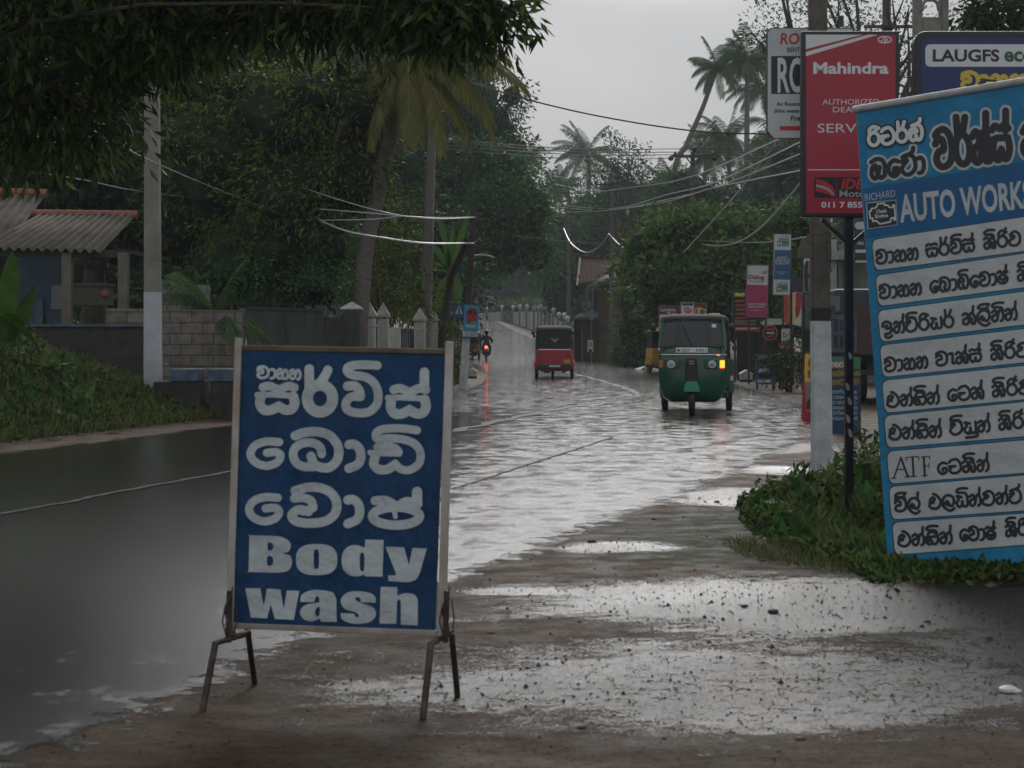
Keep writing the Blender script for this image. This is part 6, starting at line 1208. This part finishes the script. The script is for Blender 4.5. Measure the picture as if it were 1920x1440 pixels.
t = board('poster', 'cyan poster with a red rickshaw picture fixed to the brown pole', 'poster', [(871, 571), (899.5, 574), (896, 634), (867.5, 632.5)], 40.8, CM['cyan'], [
    ('rickshaw_picture', CM['red'], rick), ('picture_glass', CM['dark'], lambda d: d.poly([(878, 582), (885, 580), (886, 589), (877, 589)])), ('picture_doorway', CM['dark'], lambda d: d.poly([(888, 581), (894, 586), (894, 591), (888, 588)])), ('picture_wheel', CM['dark'], lambda d: d.sdf([(ell(879, 603, 1.6, 2.4), .8)], .5)),
    ('white_panel', CM['white'], lambda d: d.poly([(868.4, 621), (896.8, 622.5), (896.2, 632), (867.8, 631)])), ('lettering', CM['navy'], lambda d: (d.text('077 349 5016', 874, 626.5, 895, 627.2, 3), d.text('071 849 0164', 874, 630.6, 895, 631.2, 3), d.poly([(867.6, 631.2), (896.2, 632.2), (896, 634), (867.5, 632.7)]))),
    ('yellow_lettering', CM['yellow'], lambda d: d.sdf(word('ba da na ta', 872.5, 613, 891, 614, 4, .6), .5))])
board('pedestrian_sign', 'blue pedestrian crossing sign with a white triangle behind the poster', 'road sign', [(846, 567.5), (873, 567.5), (873, 596), (846, 596)], 45, CM['blue'], [('triangle', CM['white'], lambda d: d.poly([(860.5, 571), (868, 589), (853, 589)])), ('walking_figure', M['ink'], lambda d: d.sdf([([(860.5, 575.5), (860.6, 576.2)], 1.1), ([(860.5, 578), (860.5, 582)], .9), ([(860.5, 582), (858.5, 587)], .7), ([(860.5, 582), (862.6, 587)], .7), ([(860.5, 578.5), (858, 582)], .5), ([(860.5, 578.5), (863, 581)], .5)], .4))], posts=[(858.5, None)])
def kerbstone(label, px0, px1, ytop, yb, Y):
    cx = (px0 + px1) / 2; w_ = (px1 - px0) * Y / FPX; x = (cx - 960) * Y / FPX; h = (yb - ytop) * Y / FPX; z = gz(x, Y); t = thing('kerb_stone', label, 'kerb stone', (x, Y, z), 'painted kerb stones')
    MB().prism([(x - w_ / 2, Y, z - .1), (x + w_ / 2, Y, z - .1), (x + w_ / 2, Y, z + h * .68), (x, Y, z + h), (x - w_ / 2, Y, z + h * .68)], (0, .35, 0)).build('stone', wp, t, bev=.01)
    MB().box((x, Y + .175, z + h * .10), (w_ * 1.01, .36, h * .2)).build('black_base', M['tar'], t)
    MB().prism([(x - w_ * .55, Y - .02, z + h * .62), (x - w_ * .55, Y - .02, z + h * .70), (x, Y - .02, z + h * 1.03), (x + w_ * .55, Y - .02, z + h * .70), (x + w_ * .55, Y - .02, z + h * .62), (x, Y - .02, z + h * .94)], (0, .39, 0)).build('cap', M['white'], t)
kerbstone('white capped kerb stone beside the poster post', 876, 893.5, 690, 709.5, 51.5)
kerbstone('white capped kerb stone below the arrow banner', 1389, 1411, 694, 716, 47.4)
t = thing('rubbish', 'scrap of white litter on the verge left of the blue rickshaw', 'litter', at(1200, 66)); x_, y_, z_ = at(1200, 66); MB().loft([[Vector((x_ + a, y_ + b * .3, z_ + c)) for a, b, c in ((-.25 * k, 0, .02), (0, .5 * k, .10), (.25 * k, 0, .16 * k), (0, -.5 * k, .02))] for k in (1, .3)]).build('scrap', CM['white'], t)
# ---------------------------------------------------------------- shop signs on the right
sig = [mat('frame_grey', (.12, .12, .12), .5)]
board('shop_sign', 'white and pink Dialog shop sign on tall posts', 'sign', [(1401, 497), (1441, 497.5), (1438, 594.5), (1399.5, 594)], 45, CM['pink'], [('white_top', CM['white'], lambda d: d.poly([(1402, 498), (1440, 498.5), (1438.8, 535), (1401, 533.5)])), ('lettering', CM['maroon'], lambda d: (d.text('Dialog', 1403.5, 523, 1433, 523.5, 7.5, .03), d.text('The Future.Today.', 1405, 528.5, 1432, 529, 2.6, .02))), ('logo', CM['pink'], lambda d: d.sdf([(ell(1434, 510, 3.2, 2.6, -60, 200), 1.1)], .4)), ('white_lettering', CM['white'], lambda d: (d.text('UDAYA TRADERS', 1401.5, 572, 1436.5, 572.5, 3.8, .02), d.text('& BOOK SHOP', 1404, 577, 1433, 577.4, 3.6, .02), d.text('No. 26 Bentota', 1408, 582.5, 1428, 582.8, 2.6)))], posts=[(1404, None), (1436, None)], frame=sig[0], thick=.06)
def slt(d, y): d.text('Sri Lanka', 1464, y - 5.5, 1479, y - 5.5, 2.8, .01); d.text('Telecom', 1458, y, 1479.5, y, 4.5, .02)
board('shop_sign', 'tall narrow blue and white telecom sign for the book shop and grocery', 'sign', [(1452, 439), (1483, 440), (1480.5, 553), (1450, 552)], 38, CM['white'], [('blue_panel', CM['blue'], lambda d: d.poly([(1452.5, 468.5), (1482.5, 469), (1481.5, 524.5), (1451, 524)])), ('logo_green', CM['green'], lambda d: (d.rect(1457.5, 451, 1479, 456.5), d.rect(1456, 536.5, 1477, 541.5))), ('logo_navy', CM['navy'], lambda d: (d.rect(1457.5, 456.6, 1479, 461), d.rect(1456, 541.6, 1477, 546.5))), ('lettering', CM['navy'], lambda d: (slt(d, 450), d.text('Sri Lanka', 1462, 531, 1477, 531, 2.8, .01), d.text('Telecom', 1456, 536, 1477, 536, 4.5, .02))),
    ('white_lettering', CM['white'], lambda d: (d.text('LAKINDU', 1457, 485, 1477, 485, 4.2, .02), d.text('BOOK SHOP', 1454, 490.5, 1481, 490.5, 4.2, .02), d.text('& GROCERY', 1454, 495.8, 1481, 495.8, 4.2, .02), d.text('No. 26 Galle Road', 1455, 511, 1477, 511, 2.4), d.text('Bentota', 1461, 514.5, 1471, 514.5, 2.4), d.text('M', 1459, 460, 1466, 460, 6, .03), d.text('obitel', 1467, 460, 1477, 460, 3, .02), d.text('M', 1458, 545.5, 1465, 545.5, 6, .03), d.text('obitel', 1466, 545.5, 1475.5, 545.5, 3, .02)))], posts=[(1483.5, None)], frame=sig[0], thick=.08)
def lines(d, x0, x1, y0, y1, n, h): 
    ks = list(G); rg = random.Random(int(x0 * 7 + y0))
    for i in range(n): y = y0 + (y1 - y0) * i / max(1, n - 1); d.sdf(word(' '.join(rg.choice(ks) for _ in range(max(3, int((x1 - x0) / h * .8)))), x0 + rg.uniform(0, 2), y, x1 - rg.uniform(0, 3), y, h, h * .14), h * .22)
board('shop_sign', 'black poster board with red foot and rows of small print beside the pink sign', 'sign', [(1375.5, 545), (1426, 547), (1424, 621), (1374.5, 619)], 47, CM['dark'], [('red_band', CM['red'], lambda d: d.poly([(1374.6, 611.5), (1424.2, 613), (1424, 620.8), (1374.5, 619)])), ('yellow_lettering', CM['yellow'], lambda d: d.sdf(word('va ba ya na ta', 1378, 555, 1396, 555, 5.5, 1.0), .6)), ('print_rows', CM['orange'], lambda d: lines(d, 1377, 1398, 566, 606, 6, 3.2)), ('print_rows', CM['grey'], lambda d: lines(d, 1377, 1421, 603, 609, 2, 2.8)), ('white_lettering', CM['white'], lambda d: lines(d, 1377, 1421, 617, 618, 1, 2.2))], posts=[(1378, None), (1424, None)], frame=sig[0])
board('arrow_banner', 'white standing banner with a red arrow pointing right', 'banner', [(1389, 624), (1418.5, 622.5), (1420.5, 695.5), (1392, 692)], 51, CM['white'], [('red_arrow', CM['red'], lambda d: d.loops([[(1404, 652), (1413, 652), (1417, 665), (1417, 672), (1411, 693), (1409, 682), (1404, 679)]])), ('lettering', CM['navy'], lambda d: (lines(d, 1393, 1410, 642, 690, 6, 3.4),))], posts=[(1391, None), (1418, None)])
t = thing('round_sign', 'round dark sign with an orange rim on a thin post', 'sign', at(1444, 43)); pl = flat(43, 0, 1444)
slab(ell(1444.5, 624, 14.3, 14.8)[:-1], pl, .03, 'panel', CM['dark'], t); Deco(pl, .004).sdf([(ell(1444.5, 624, 13, 13.5), 1.1)], .5).build('rim', CM['orange'], t); d = Deco(pl, .004); lines(d, 1436, 1453, 619, 620, 1, 2.6); lines(d, 1438, 1451, 632, 633, 1, 2.6); d.build('lettering', CM['orange'], t); d = Deco(pl, .005); lines(d, 1435, 1454, 625.5, 626, 1, 2.8); d.build('white_lettering', CM['white'], t)
MB().bar(pl.hit(1437.5, 622, -.05), Vector((pl.hit(1437.5, 622, -.05).x, 43.05, 0)), .04).build('post', M['steel'], t)
board('folding_board_sign', 'small blue folding board with white writing at the road edge', 'sign', [(1418.5, 665.5), (1454, 666), (1451.5, 720), (1418, 719.5)], 40.5, CM['blue'], [('white_panel', CM['grey'], lambda d: d.rect(1420.5, 669, 1447, 684)), ('lettering', CM['white'], lambda d: (d.sdf(word('ba ra na+i ta', 1422, 697, 1446, 696, 5, .9), .5), d.sdf(word('ta ya na va ba ta' , 1421, 717, 1448, 716, 4.6, .8), .5))), ('dark_lettering', CM['dark'], lambda d: d.sdf(word('ba na+i ka ta', 1423, 706, 1445, 706, 4, .8), .5))], frame=sig[0], thick=.04, posts=[(1419.5, 0.0), (1451, 0.0)])
board('shop_sign', 'Lakshitha Flora sign above the left of the green rickshaw', 'sign', [(1236.5, 573), (1272, 574), (1271, 600), (1236, 599)], 58, CM['maroon'], [('white_lettering', CM['white'], lambda d: (d.text('Lakshitha', 1239, 583.5, 1267.5, 583.5, 5.5, .03), d.text('Flora', 1251, 590.5, 1268.5, 590.5, 5.5, .03), d.poly([(1237, 590), (1247, 589), (1251, 593), (1252, 599.5), (1236.6, 599)])))], posts=[(1237.5, None), (1270, None)], frame=sig[0], pm=wp)
board('ice_cream_sign', 'white sign with a red swirl above the green rickshaw roof', 'sign', [(1277.5, 567), (1301, 567.5), (1300.5, 610), (1277, 610)], 57, CM['white'], [('top_band', CM['navy'], lambda d: d.rect(1279, 568, 1300, 573)), ('red_swirl', CM['red'], lambda d: (d.sdf([([(1289 + (7.5 - k * .28) * math.cos(k * .42), 581 + (5.8 - k * .2) * math.sin(k * .42)) for k in range(22)], 1.2)], .5), d.sdf([(ell(1289, 596, 6, 5), 1.3)], .5)))], posts=[(1279, None), (1299, None)], frame=sig[0])
board('ice_cream_sign', 'yellow and red sign with a picture beside the white swirl sign', 'sign', [(1302, 568.5), (1325, 569), (1324.5, 610), (1302, 610)], 57.2, CM['maroon'], [('yellow_panel', CM['yellow'], lambda d: d.poly([(1302.5, 578), (1311, 576), (1324, 580), (1324, 606), (1302.5, 606)])), ('picture', CM['navy'], lambda d: d.sdf([(ell(1317, 585, 3, 3), 2)], .5)), ('red_mark', CM['red'], lambda d: d.sdf([([(1306, 580), (1306, 588)], 1.6)], .5)), ('red_mark', CM['red'], lambda d: d.sdf([([(1306, 593), (1307, 600)], 1.6)], .5))], posts=[(1303, None)], frame=sig[0])
board('banner_sign', 'pink vertical banner with white Sinhala letters on the grey pole', 'banner', [(1240, 513), (1258, 513.5), (1257.5, 558), (1239, 557)], 65.5, CM['pink'], [('lettering', CM['white'], lambda d: (d.sdf([([(1248 + x, y0 + y) for x, y in catmull([(-2, -4), (3, -4.5), (5.5, -1), (4, 3), (-1, 4), (-4, 1), (-2, -1)], 4)], 1.1) for y0 in (521, 532, 543)], .5), d.sdf(word('ba ya ta', 1241, 554.5, 1256, 555, 3, .5), .4)))])
board('telecom_sign', 'small white sign with a green triangle swirl by the bushy shrub', 'sign', [(1465.5, 616.5), (1481, 616), (1481, 643), (1465, 643)], 41, CM['white'], [('swirl', CM['green'], lambda d: d.sdf([([(1469, 624), (1470, 633), (1477, 629), (1469, 624)], .9)], .4)), ('foot_band', CM['green'], lambda d: d.poly([(1465.2, 640), (1480.8, 636), (1480.8, 642.8), (1465.2, 642.8)]))], posts=[(1467, None)])
board('small_board', 'little red board under the small white telecom sign', 'sign', [(1460, 644), (1483, 643), (1483, 657), (1461, 657)], 40.6, CM['red'], [('lettering', CM['white'], lambda d: d.sdf(word('ba na ya ta', 1463, 652, 1480, 651.5, 3.5, .5), .4))], posts=[(1462, None)])
board('wall_poster', 'tall orange poster beside the telecom sign post', 'poster', [(1469.5, 555), (1482, 554), (1482, 605), (1469.5, 606)], 46, CM['orange'], [('figure_print', CM['red'], lambda d: d.sdf([([(1473, 562), (1475, 575), (1473, 590)], 1.4)], .5))], posts=[(1468, None)])
board('wall_poster', 'red yellow and white poster panel right of the telecom post', 'poster', [(1486, 548.5), (1504, 546.5), (1502, 612), (1486, 608)], 44, CM['white'], [('yellow_stripe', CM['yellow'], lambda d: d.rect(1486.5, 550, 1490, 604)), ('red_shape', CM['red'], lambda d: (d.poly([(1492, 549), (1503, 547.5), (1502, 575), (1498, 592), (1492, 598)]),)), ('bottle_print', CM['maroon'], lambda d: d.sdf([([(1493, 575), (1493, 588)], 1.5)], .5))], posts=[(1487, None)])
board('wall_poster', 'pale poster with a figure beside the bent plate of the nearest pole', 'poster', [(1506.5, 484), (1523, 483), (1523, 549), (1505.5, 549)], 36, CM['grey'], [('figure_print', CM['dark'], lambda d: d.sdf([([(1512, 492), (1511, 520), (1513, 544)], 3.4), ([(1512, 510), (1518, 520)], 2)], .6)), ('sky_print', CM['white'], lambda d: d.poly([(1507, 485), (1522, 484.5), (1522, 490), (1512, 488), (1508, 498)]))], posts=[(1507, None), (1522, None)])
# yellow and red A board by the pole and the green blue board behind it
board('folding_board_sign', 'yellow and red folding board with a portrait half hidden by the nearest pole', 'sign', [(1510, 664), (1556, 666), (1552, 792), (1503.5, 788)], 25.2, CM['yellow'], [('red_foot', CM['red'], lambda d: d.poly([(1505.8, 745), (1508.3, 700), (1511, 728), (1511, 770), (1552.6, 772), (1552, 791), (1504, 787)])), ('portrait_ground', CM['grey'], lambda d: d.rect(1511.5, 715.5, 1546, 769)), ('portrait', CM['maroon'], lambda d: (d.loops([[(1512, 768), (1512, 754), (1520, 744), (1530, 744), (1536, 756), (1537, 768)]]), d.sdf([(ell(1525, 733, 4, 6), 3)], .8))), ('red_lettering', CM['red'], lambda d: (d.sdf(word('sa+i ta ba', 1517, 687, 1548, 688, 10, 2), .8), d.sdf(word('ba+i na va', 1516, 707, 1548, 708, 9, 1.9), .8))), ('blue_lettering', CM['navy'], lambda d: d.text('S', 1516, 784, 1523, 784, 8, .04))], frame=CM['red'], thick=.03, fw=1.0)
t = bpy.data.objects['folding_board_sign.002']
for (x0, y0, x1, y1) in ((1503, 790, 1495, 806), (1509, 790, 1509, 806), (1550, 792, 1556, 808), (1545, 792, 1545, 808)):
    Yf = 3840 / (y1 - 635) ; g3 = Vector(((x1 - 960) * Yf / FPX, Yf, -.01)); g3.z = gz(g3.x, g3.y) - .01; MB().bar(P(x0, y0, 25.15), g3, .022).build('leg', CM['red'], t)
t = board('street_board', 'green and blue street board with rows of white writing behind the nearest pole', 'sign', [(1557, 668), (1614, 669), (1612, 812), (1558, 815)], 21.6, mat('board_teal', hexc('12395a'), .5, var=.2), [('green_top', CM['green'], lambda d: d.poly([(1557.5, 668.5), (1613.5, 669.5), (1613, 692), (1557.5, 691)])), ('red_lettering', CM['red'], lambda d: d.sdf(word('va ba ta+h', 1558, 688, 1581, 688, 8, 2.2), .7)), ('white_outline', CM['white'], lambda d: d.sdf(word('va ba ta+h', 1558, 688, 1581, 688, 8, .9), .5)), ('yellow_lettering', mat('print_ochre', hexc('7d6a2c'), .5), lambda d: (d.sdf(word('ka ba ya ta na', 1560, 705, 1612, 704, 9, 1.7), .8), d.sdf(word('na ta va va', 1560, 721, 1611, 720, 9, 1.7), .8))), ('white_lettering', mat('print_pale', hexc('6d8794'), .5), lambda d: lines(d, 1560, 1609, 738, 787, 6, 5.5))], posts=[(1560, None), (1610, None)])
# shop behind and its fascia
t = thing('shop_building', 'weathered grey shop front with a mossy wall and dark fascia behind the black post', 'shop', at(1660, 46))
MB().prism([P(1562, 487, 46), P(1800, 487, 46), P(1800, 750, 46), P(1562, 750, 46)], (0, .2, 0)).build('wall', mat('shop_wall', (.20, .21, .19), .8, col2=(.07, .075, .06), vs=2.5, stretch=(1, 1, .5)), t)
MB().box(P(1561, 600, 45.8), (.20, .25, 4.6)).build('pillar', mat('pillar_pale', (.32, .35, .33), .7, var=.3), t); MB().box(P(1660, 479, 45.6), (3.2, .5, .26)).build('lintel', mat('lintel_pale', (.30, .32, .30), .7, var=.4), t)
MB().prism([P(1572, 492, 45.9), P(1580, 492, 45.9), P(1580, 700, 45.9), P(1572, 700, 45.9)], (0, .05, 0)).build('door_gap', M['glass_dark'], t)
pl = flat(40, 0, 1650); slab([(1603, 430), (1720, 430), (1720, 489), (1603, 489)], pl, .1, 'fascia', CM['dark'], t); d = Deco(pl, .004); d.text('Non', 1607, 459, 1619, 459, 8, .02); d.rect(1604, 468, 1720, 474); d.rect(1604, 488.5, 1720, 492); d.sdf([([(1610, 423), (1640, 423)], 7)], 1); d.build('fascia_print', CM['white'], t)
MB().loft([[P(x, y, 44 + dy) for x, y in ((1571, 463), (1573, 457), (1590, 455), (1600, 460), (1600, 470), (1573, 468))] for dy in (0, .5)]).build('gutter_end', CM['grey'], t)
t = thing('kiosk', 'small grey kiosk front with a signboard and barred opening by the nearest pole', 'shop', at(1515, 40))
MB().prism([P(1504, 552, 40), P(1560, 552, 40), P(1560, 620, 40), P(1504, 620, 40)], (0, .1, 0)).build('fascia', mat('kiosk_grey', (.10, .10, .10), .7, var=.3), t)
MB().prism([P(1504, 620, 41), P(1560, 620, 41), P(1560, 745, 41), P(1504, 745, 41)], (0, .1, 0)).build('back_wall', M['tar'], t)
pl = flat(39.95, 0, 1512); slab([(1505.5, 579), (1535, 579), (1535, 590), (1505.5, 590)], pl, .02, 'name_board', CM['grey'], t); d = Deco(pl, .004); lines(d, 1506.5, 1534, 588, 588, 1, 6); d.build('lettering', CM['dark'], t)
for i in range(6): MB().bar(P(1505 + i * 8, 612, 39.95), P(1505 + i * 8, 740, 39.95), .02).build('bar', M['black'], t)
MB().prism([P(1484, 519, 42), P(1506, 520, 42), P(1506, 548, 42), P(1484, 547, 42)], (0, .05, 0)).build('dark_awning', mat('awning_blue', (.03, .035, .06), .6), t)
t = thing('market_canopy', 'white edged dark canopy between the round sign and the telecom post', 'canopy', at(1440, 48))
MB().loft([[P(x, y, 48 + dy) for x, y in ((1425, 605), (1436, 598), (1470, 597), (1474, 603), (1474, 608), (1430, 610))] for dy in (0, 2.0)]).build('cloth', CM['white'], t); 
for x in (1430, 1470): q = P(x, 606, 48.2); MB().bar(q, Vector((q.x, q.y, -.1)), .05).build('pole', M['steel'], t)
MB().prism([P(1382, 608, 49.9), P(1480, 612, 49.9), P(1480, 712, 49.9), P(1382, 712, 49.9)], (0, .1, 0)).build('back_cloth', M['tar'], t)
t = thing('taxi_lamp', 'little yellow roof sign showing above the green rickshaw', 'sign', at(1340, 33)); q = P(1340, 590, 29.6); MB().box(q, (.19, .06, .055)).build('box', CM['yellow'], t, bev=.008); MB().bar(q + Vector((0, .02, -.02)), Vector((q.x, q.y + .02, 1.72)), .02).build('stalk', M['black'], t)
# ---------------------------------------------------------------- far right: tiled house, fences, stone, signs
tile = mat('roof_tile', (.11, .042, .030), .85, col2=(.04, .024, .02), vs=7, spec=.12); mud = mat('mud_wall', (.15, .095, .07), .85, var=.35, vs=1.5); timber = mat('dark_timber', (.03, .026, .022), .7, var=.4)
t = thing('tiled_house', 'brown walled house with a red clay tile roof at the right of the bend', 'house', at(1130, 96))
corr(t, [P(1088, 486, 99), P(1190, 488, 96), P(1206, 515, 90.5), P(1086, 533, 94)], 24, tile, 'roof', .035, tiles=True)
MB().bar(P(1086, 484, 99.1), P(1192, 486, 96), .16, .14).build('ridge', tile, t); MB().bar(P(1088, 486, 98.8), P(1082, 538, 93.8), .12, .22).build('barge_board', timber, t)
corr(t, [P(1145, 512, 92), P(1176, 506, 91), P(1160, 522, 88.5), P(1096, 540, 90)], 6, asb, 'lean_to_roof', .03)
MB().prism([P(1122, 536, 93), P(1210, 520, 93), Vector((P(1210, 0, 93).x, 93, -.1)), Vector((P(1122, 0, 93).x, 93, -.1))], (0, 4, 0)).build('wall', mud, t)
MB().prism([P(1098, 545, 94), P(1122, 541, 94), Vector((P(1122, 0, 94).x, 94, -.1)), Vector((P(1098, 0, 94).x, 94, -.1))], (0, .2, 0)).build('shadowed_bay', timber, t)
for x in (1101, 1106.5, 1111.5, 1118): MB().bar(P(x, 540, 93.4), P(x, 600, 93.4), .10 if x != 1118 else .16).build('porch_post', mud if x in (1118, 1106.5) else CM['grey'], t)
MB().box(P(1105, 571, 93.2), (.26, .05, .36)).build('notice', CM['grey'], t)
corr(t, [P(1086, 588, 92), P(1124, 586, 92), P(1120, 597, 89.5), P(1072, 600, 90)], 8, mat('old_sheet', (.06, .055, .05), .8, var=.5), 'porch_roof', .03)
MB().prism([P(1076, 600, 91), P(1120, 598, 91), Vector((P(1120, 0, 91).x, 91, -.1)), Vector((P(1076, 0, 91).x, 91, -.1))], (0, .15, 0)).build('plank_wall', mat('planks', (.10, .075, .062), .8, col2=(.03, .025, .022), vs=6, stretch=(2, 1, .1)), t)
t = thing('sheet_fence', 'grey green sheet fence beside the back of the red rickshaw', 'fence', at(1075, 100))
for k in range(7): a, b = P(1062 + k * 4.6, 618, 97 - k), P(1066 + k * 4.6, 618, 96.2 - k); MB().prism([a, b, Vector((b.x, b.y, -.1)), Vector((a.x, a.y, -.1))], (0, .05, 0)).build('panel', mat('fence_sheet', (.13, .16, .15), .6) if 'fs' not in M else M['fs'], t); M['fs'] = bpy.data.materials['fence_sheet']
board('diamond_sign', 'back of a diamond road sign on a thin post before the tiled house', 'road sign', [(1109, 577.5), (1120.5, 590), (1109, 602), (1097.5, 590)], 84, CM['grey'], [], posts=[(1109, None)], pm=CM['grey'])
t = board('milestone', 'white kilometre stone marked 12 on the right verge', 'milestone', [(1102, 637.5), (1112, 637.5), (1112, 660), (1102, 660)], 82, CM['white'], [('lettering', M['ink'], lambda d: (d.text('12', 1104, 649, 1110, 649, 7, .04), d.rect(1104, 655, 1110, 660)))], thick=.25)
t = thing('boundary_wall', 'long white wall with ball finials climbing along the bend', 'wall', at(1000, 165))
WP = [(895, 586, 190), (912, 586, 188), (941, 583, 184)], [(962, 584, 178), (975, 583, 174), (988, 583, 170), (1002, 584, 164), (1010, 584, 160), (1016, 584, 156), (1023, 584, 152), (1031, 584, 148), (1038, 592, 140), (1048, 601, 132), (1058, 603, 124), (1064, 610, 118)]
ww = mat('far_white_wall', (.40, .40, .37), .75, col2=(.22, .22, .19), vs=.8, stretch=(1, 1, .4)); fb = MB()
for seg in WP:
    for (x0, y0, Y0_), (x1, y1, Y1_) in zip(seg, seg[1:]):
        a, b = P(x0, y0 + 1, Y0_), P(x1, y1 + 1, Y1_); MB().prism([a, b, Vector((b.x, b.y, gz(b.x, b.y) - .4)), Vector((a.x, a.y, gz(a.x, a.y) - .4))], (.05, .18, 0)).build('panel', ww, t)
    for x0, y0, Y0_ in seg:
        a = P(x0, y0, Y0_); z0 = gz(a.x, a.y); p_ = MB().box((a.x, a.y - .12, (a.z + z0) / 2), (.30, .30, a.z - z0 + .5)).build('pier', mat('pier_grey', (.16, .16, .15), .8) if 'pg' not in M else M['pg'], t); M['pg'] = bpy.data.materials['pier_grey']
        MB().cyl((a.x, a.y - .12, a.z + .2), (a.x, a.y - .12, a.z + .42), .12, 8).ball((a.x, a.y - .12, a.z + .50), .21, 10, 8).build('ball_finial', CM['white'], p_, True)
t = thing('far_gate', 'dark gate in the white wall at the bend', 'gate', at(953, 181)); a, b = P(944, 583, 183), P(960, 583, 179); MB().prism([a, b, Vector((b.x, b.y, gz(b.x, b.y) - .3)), Vector((a.x, a.y, gz(a.x, a.y) - .3))], (0, .1, 0)).build('leaf', mat('gate_slate', (.05, .06, .065), .6), t); MB().bar(P(946, 584, 181), P(957, 603, 180), .10).build('diagonal_bar', CM['grey'], t)
board('roadside_sign', 'small faded white sign on two sticks above the white wall', 'sign', [(913, 555), (924, 554), (924, 568), (913.5, 569.5)], 178, CM['grey'], [('lettering', CM['dark'], lambda d: (d.rect(915, 559, 922, 560), d.rect(915, 563, 922, 564)))], posts=[(920, None), (926, None)], pm=CM['grey'])
# ---------------------------------------------------------------- small things on the ground
gst = mat('stone_dark', (.035, .028, .022), .6, var=.4); fallen = mat('dead_leaf', (.12, .045, .02), .5, var=.4)
rg = random.Random(3)
LB = 'stones and leaves strewn over the shoulder'
for i, (px, py, s_, lab) in enumerate([(1450, 1150, .05, 'dark stone at the right of the upper puddle'), (1395, 1140, .035, 'reddish chip in the middle of the upper puddle'), (920, 1192, .03, 'dark stone right of the board bottom edge'), (1110, 1018, .05, 'stone in the small puddle by the road edge'), (1226, 974, .04, 'stone on the brown patch beside the road'), (1345, 940, .045, 'stone near the seedy weed'), (1740, 1165, .03, 'dark stone on the right side of the mud'), (1500, 1385, .035, 'stone at the front of the lower puddle'), (1090, 1360, .03, 'stone at the front edge of the gravel'), (1855, 1195, .03, 'small stone near the right frame edge')]):
    x, y = GP(px, py); z = gz(x, y); o = MB(); n_ = 9; s_ *= .5
    o.loft([[Vector((x + s_ * k * math.cos(2 * math.pi * j / n_) * (1 + .25 * math.sin(j * 2.3 + i)), y + s_ * k * .8 * math.sin(2 * math.pi * j / n_) * (1 + .2 * math.cos(j * 1.7 + i)), z + zz * s_)) for j in range(n_)] for k, zz in ((1, -.1), (1.05, .15), (.8, .42), (.35, .58))])
    tag(o.build('stone', gst, None, True), lab, 'stone', LB)
for i, (px, py, s_, lab) in enumerate([(1430, 1242, .07, 'dark curled leaf between the two large puddles'), (1160, 1120, .06, 'brown leaf at the far side of the upper puddle'), (1216, 804, .10, 'yellow brown leaf lying on the road'), (1560, 1150, .05, 'red leaf near the green verge'), (1370, 1095, .04, 'small red leaf on the far puddle'), (1700, 1290, .06, 'flat brown leaf on the right of the lower puddle')]):
    x, y = GP(px, py); z = gz(x, y) if i != 2 else RZC; a = i * 1.3
    o = blade((x - s_ * .5 * math.cos(a), y - s_ * .5 * math.sin(a), z + .012), (math.cos(a), math.sin(a), .15), s_, s_ * .45, fallen if i != 2 else taro_y, None, 'fallen_leaf', .03, 0, i); tag(o, lab, 'leaf', LB)
x, y = GP(1890, 1296); z = gz(x, y); o = MB().ball((x, y, z + .004), (.036, .03, .016), 7, 5).ball((x + .025, y - .012, z), (.022, .016, .010), 6, 5).build('paper_scrap', M['white'], None, True); tag(o, 'crumpled white scrap at the right edge of the lower puddle', 'litter')
rp_ = [(rg.uniform(-1.5, 3.6), rg.uniform(4.4, 13)) for _ in range(7500)]
vs, fs = [], []
for x, y in rp_:
    if x < redge(y) + .03: continue
    z = gz(x, y) - .003; s_ = rg.uniform(.003, .009) * (1.8 if rg.random() < .06 else 1); b = len(vs); a = rg.uniform(0, 3)
    vs += [(x + s_ * math.cos(a + k * 2.09), y + s_ * math.sin(a + k * 2.09), z) for k in range(3)] + [(x, y, z + s_ * .9)]; fs += [(b, b + 1, b + 3), (b + 1, b + 2, b + 3), (b + 2, b, b + 3)]
o = npobj('gravel', vs, fs, gst); tag(o, 'fine gravel scattered over the muddy shoulder', 'gravel', kind='stuff')
# ---------------------------------------------------------------- rain haze
hz = MB().box((0, 300, 19), (900, 900, 42)).build('haze', None); tag(hz, 'pale rain haze', 'haze', kind='stuff')
m = bpy.data.materials.new('haze'); m.use_nodes = True; t_ = m.node_tree; t_.nodes.remove(t_.nodes['Principled BSDF']); v = t_.nodes.new('ShaderNodeVolumePrincipled'); v.inputs['Color'].default_value = (.82, .87, .90, 1); v.inputs['Density'].default_value = .0007; v.inputs['Anisotropy'].default_value = 0
t_.links.new(v.outputs[0], t_.nodes['Material Output'].inputs['Volume']); hz.data.materials.append(m)
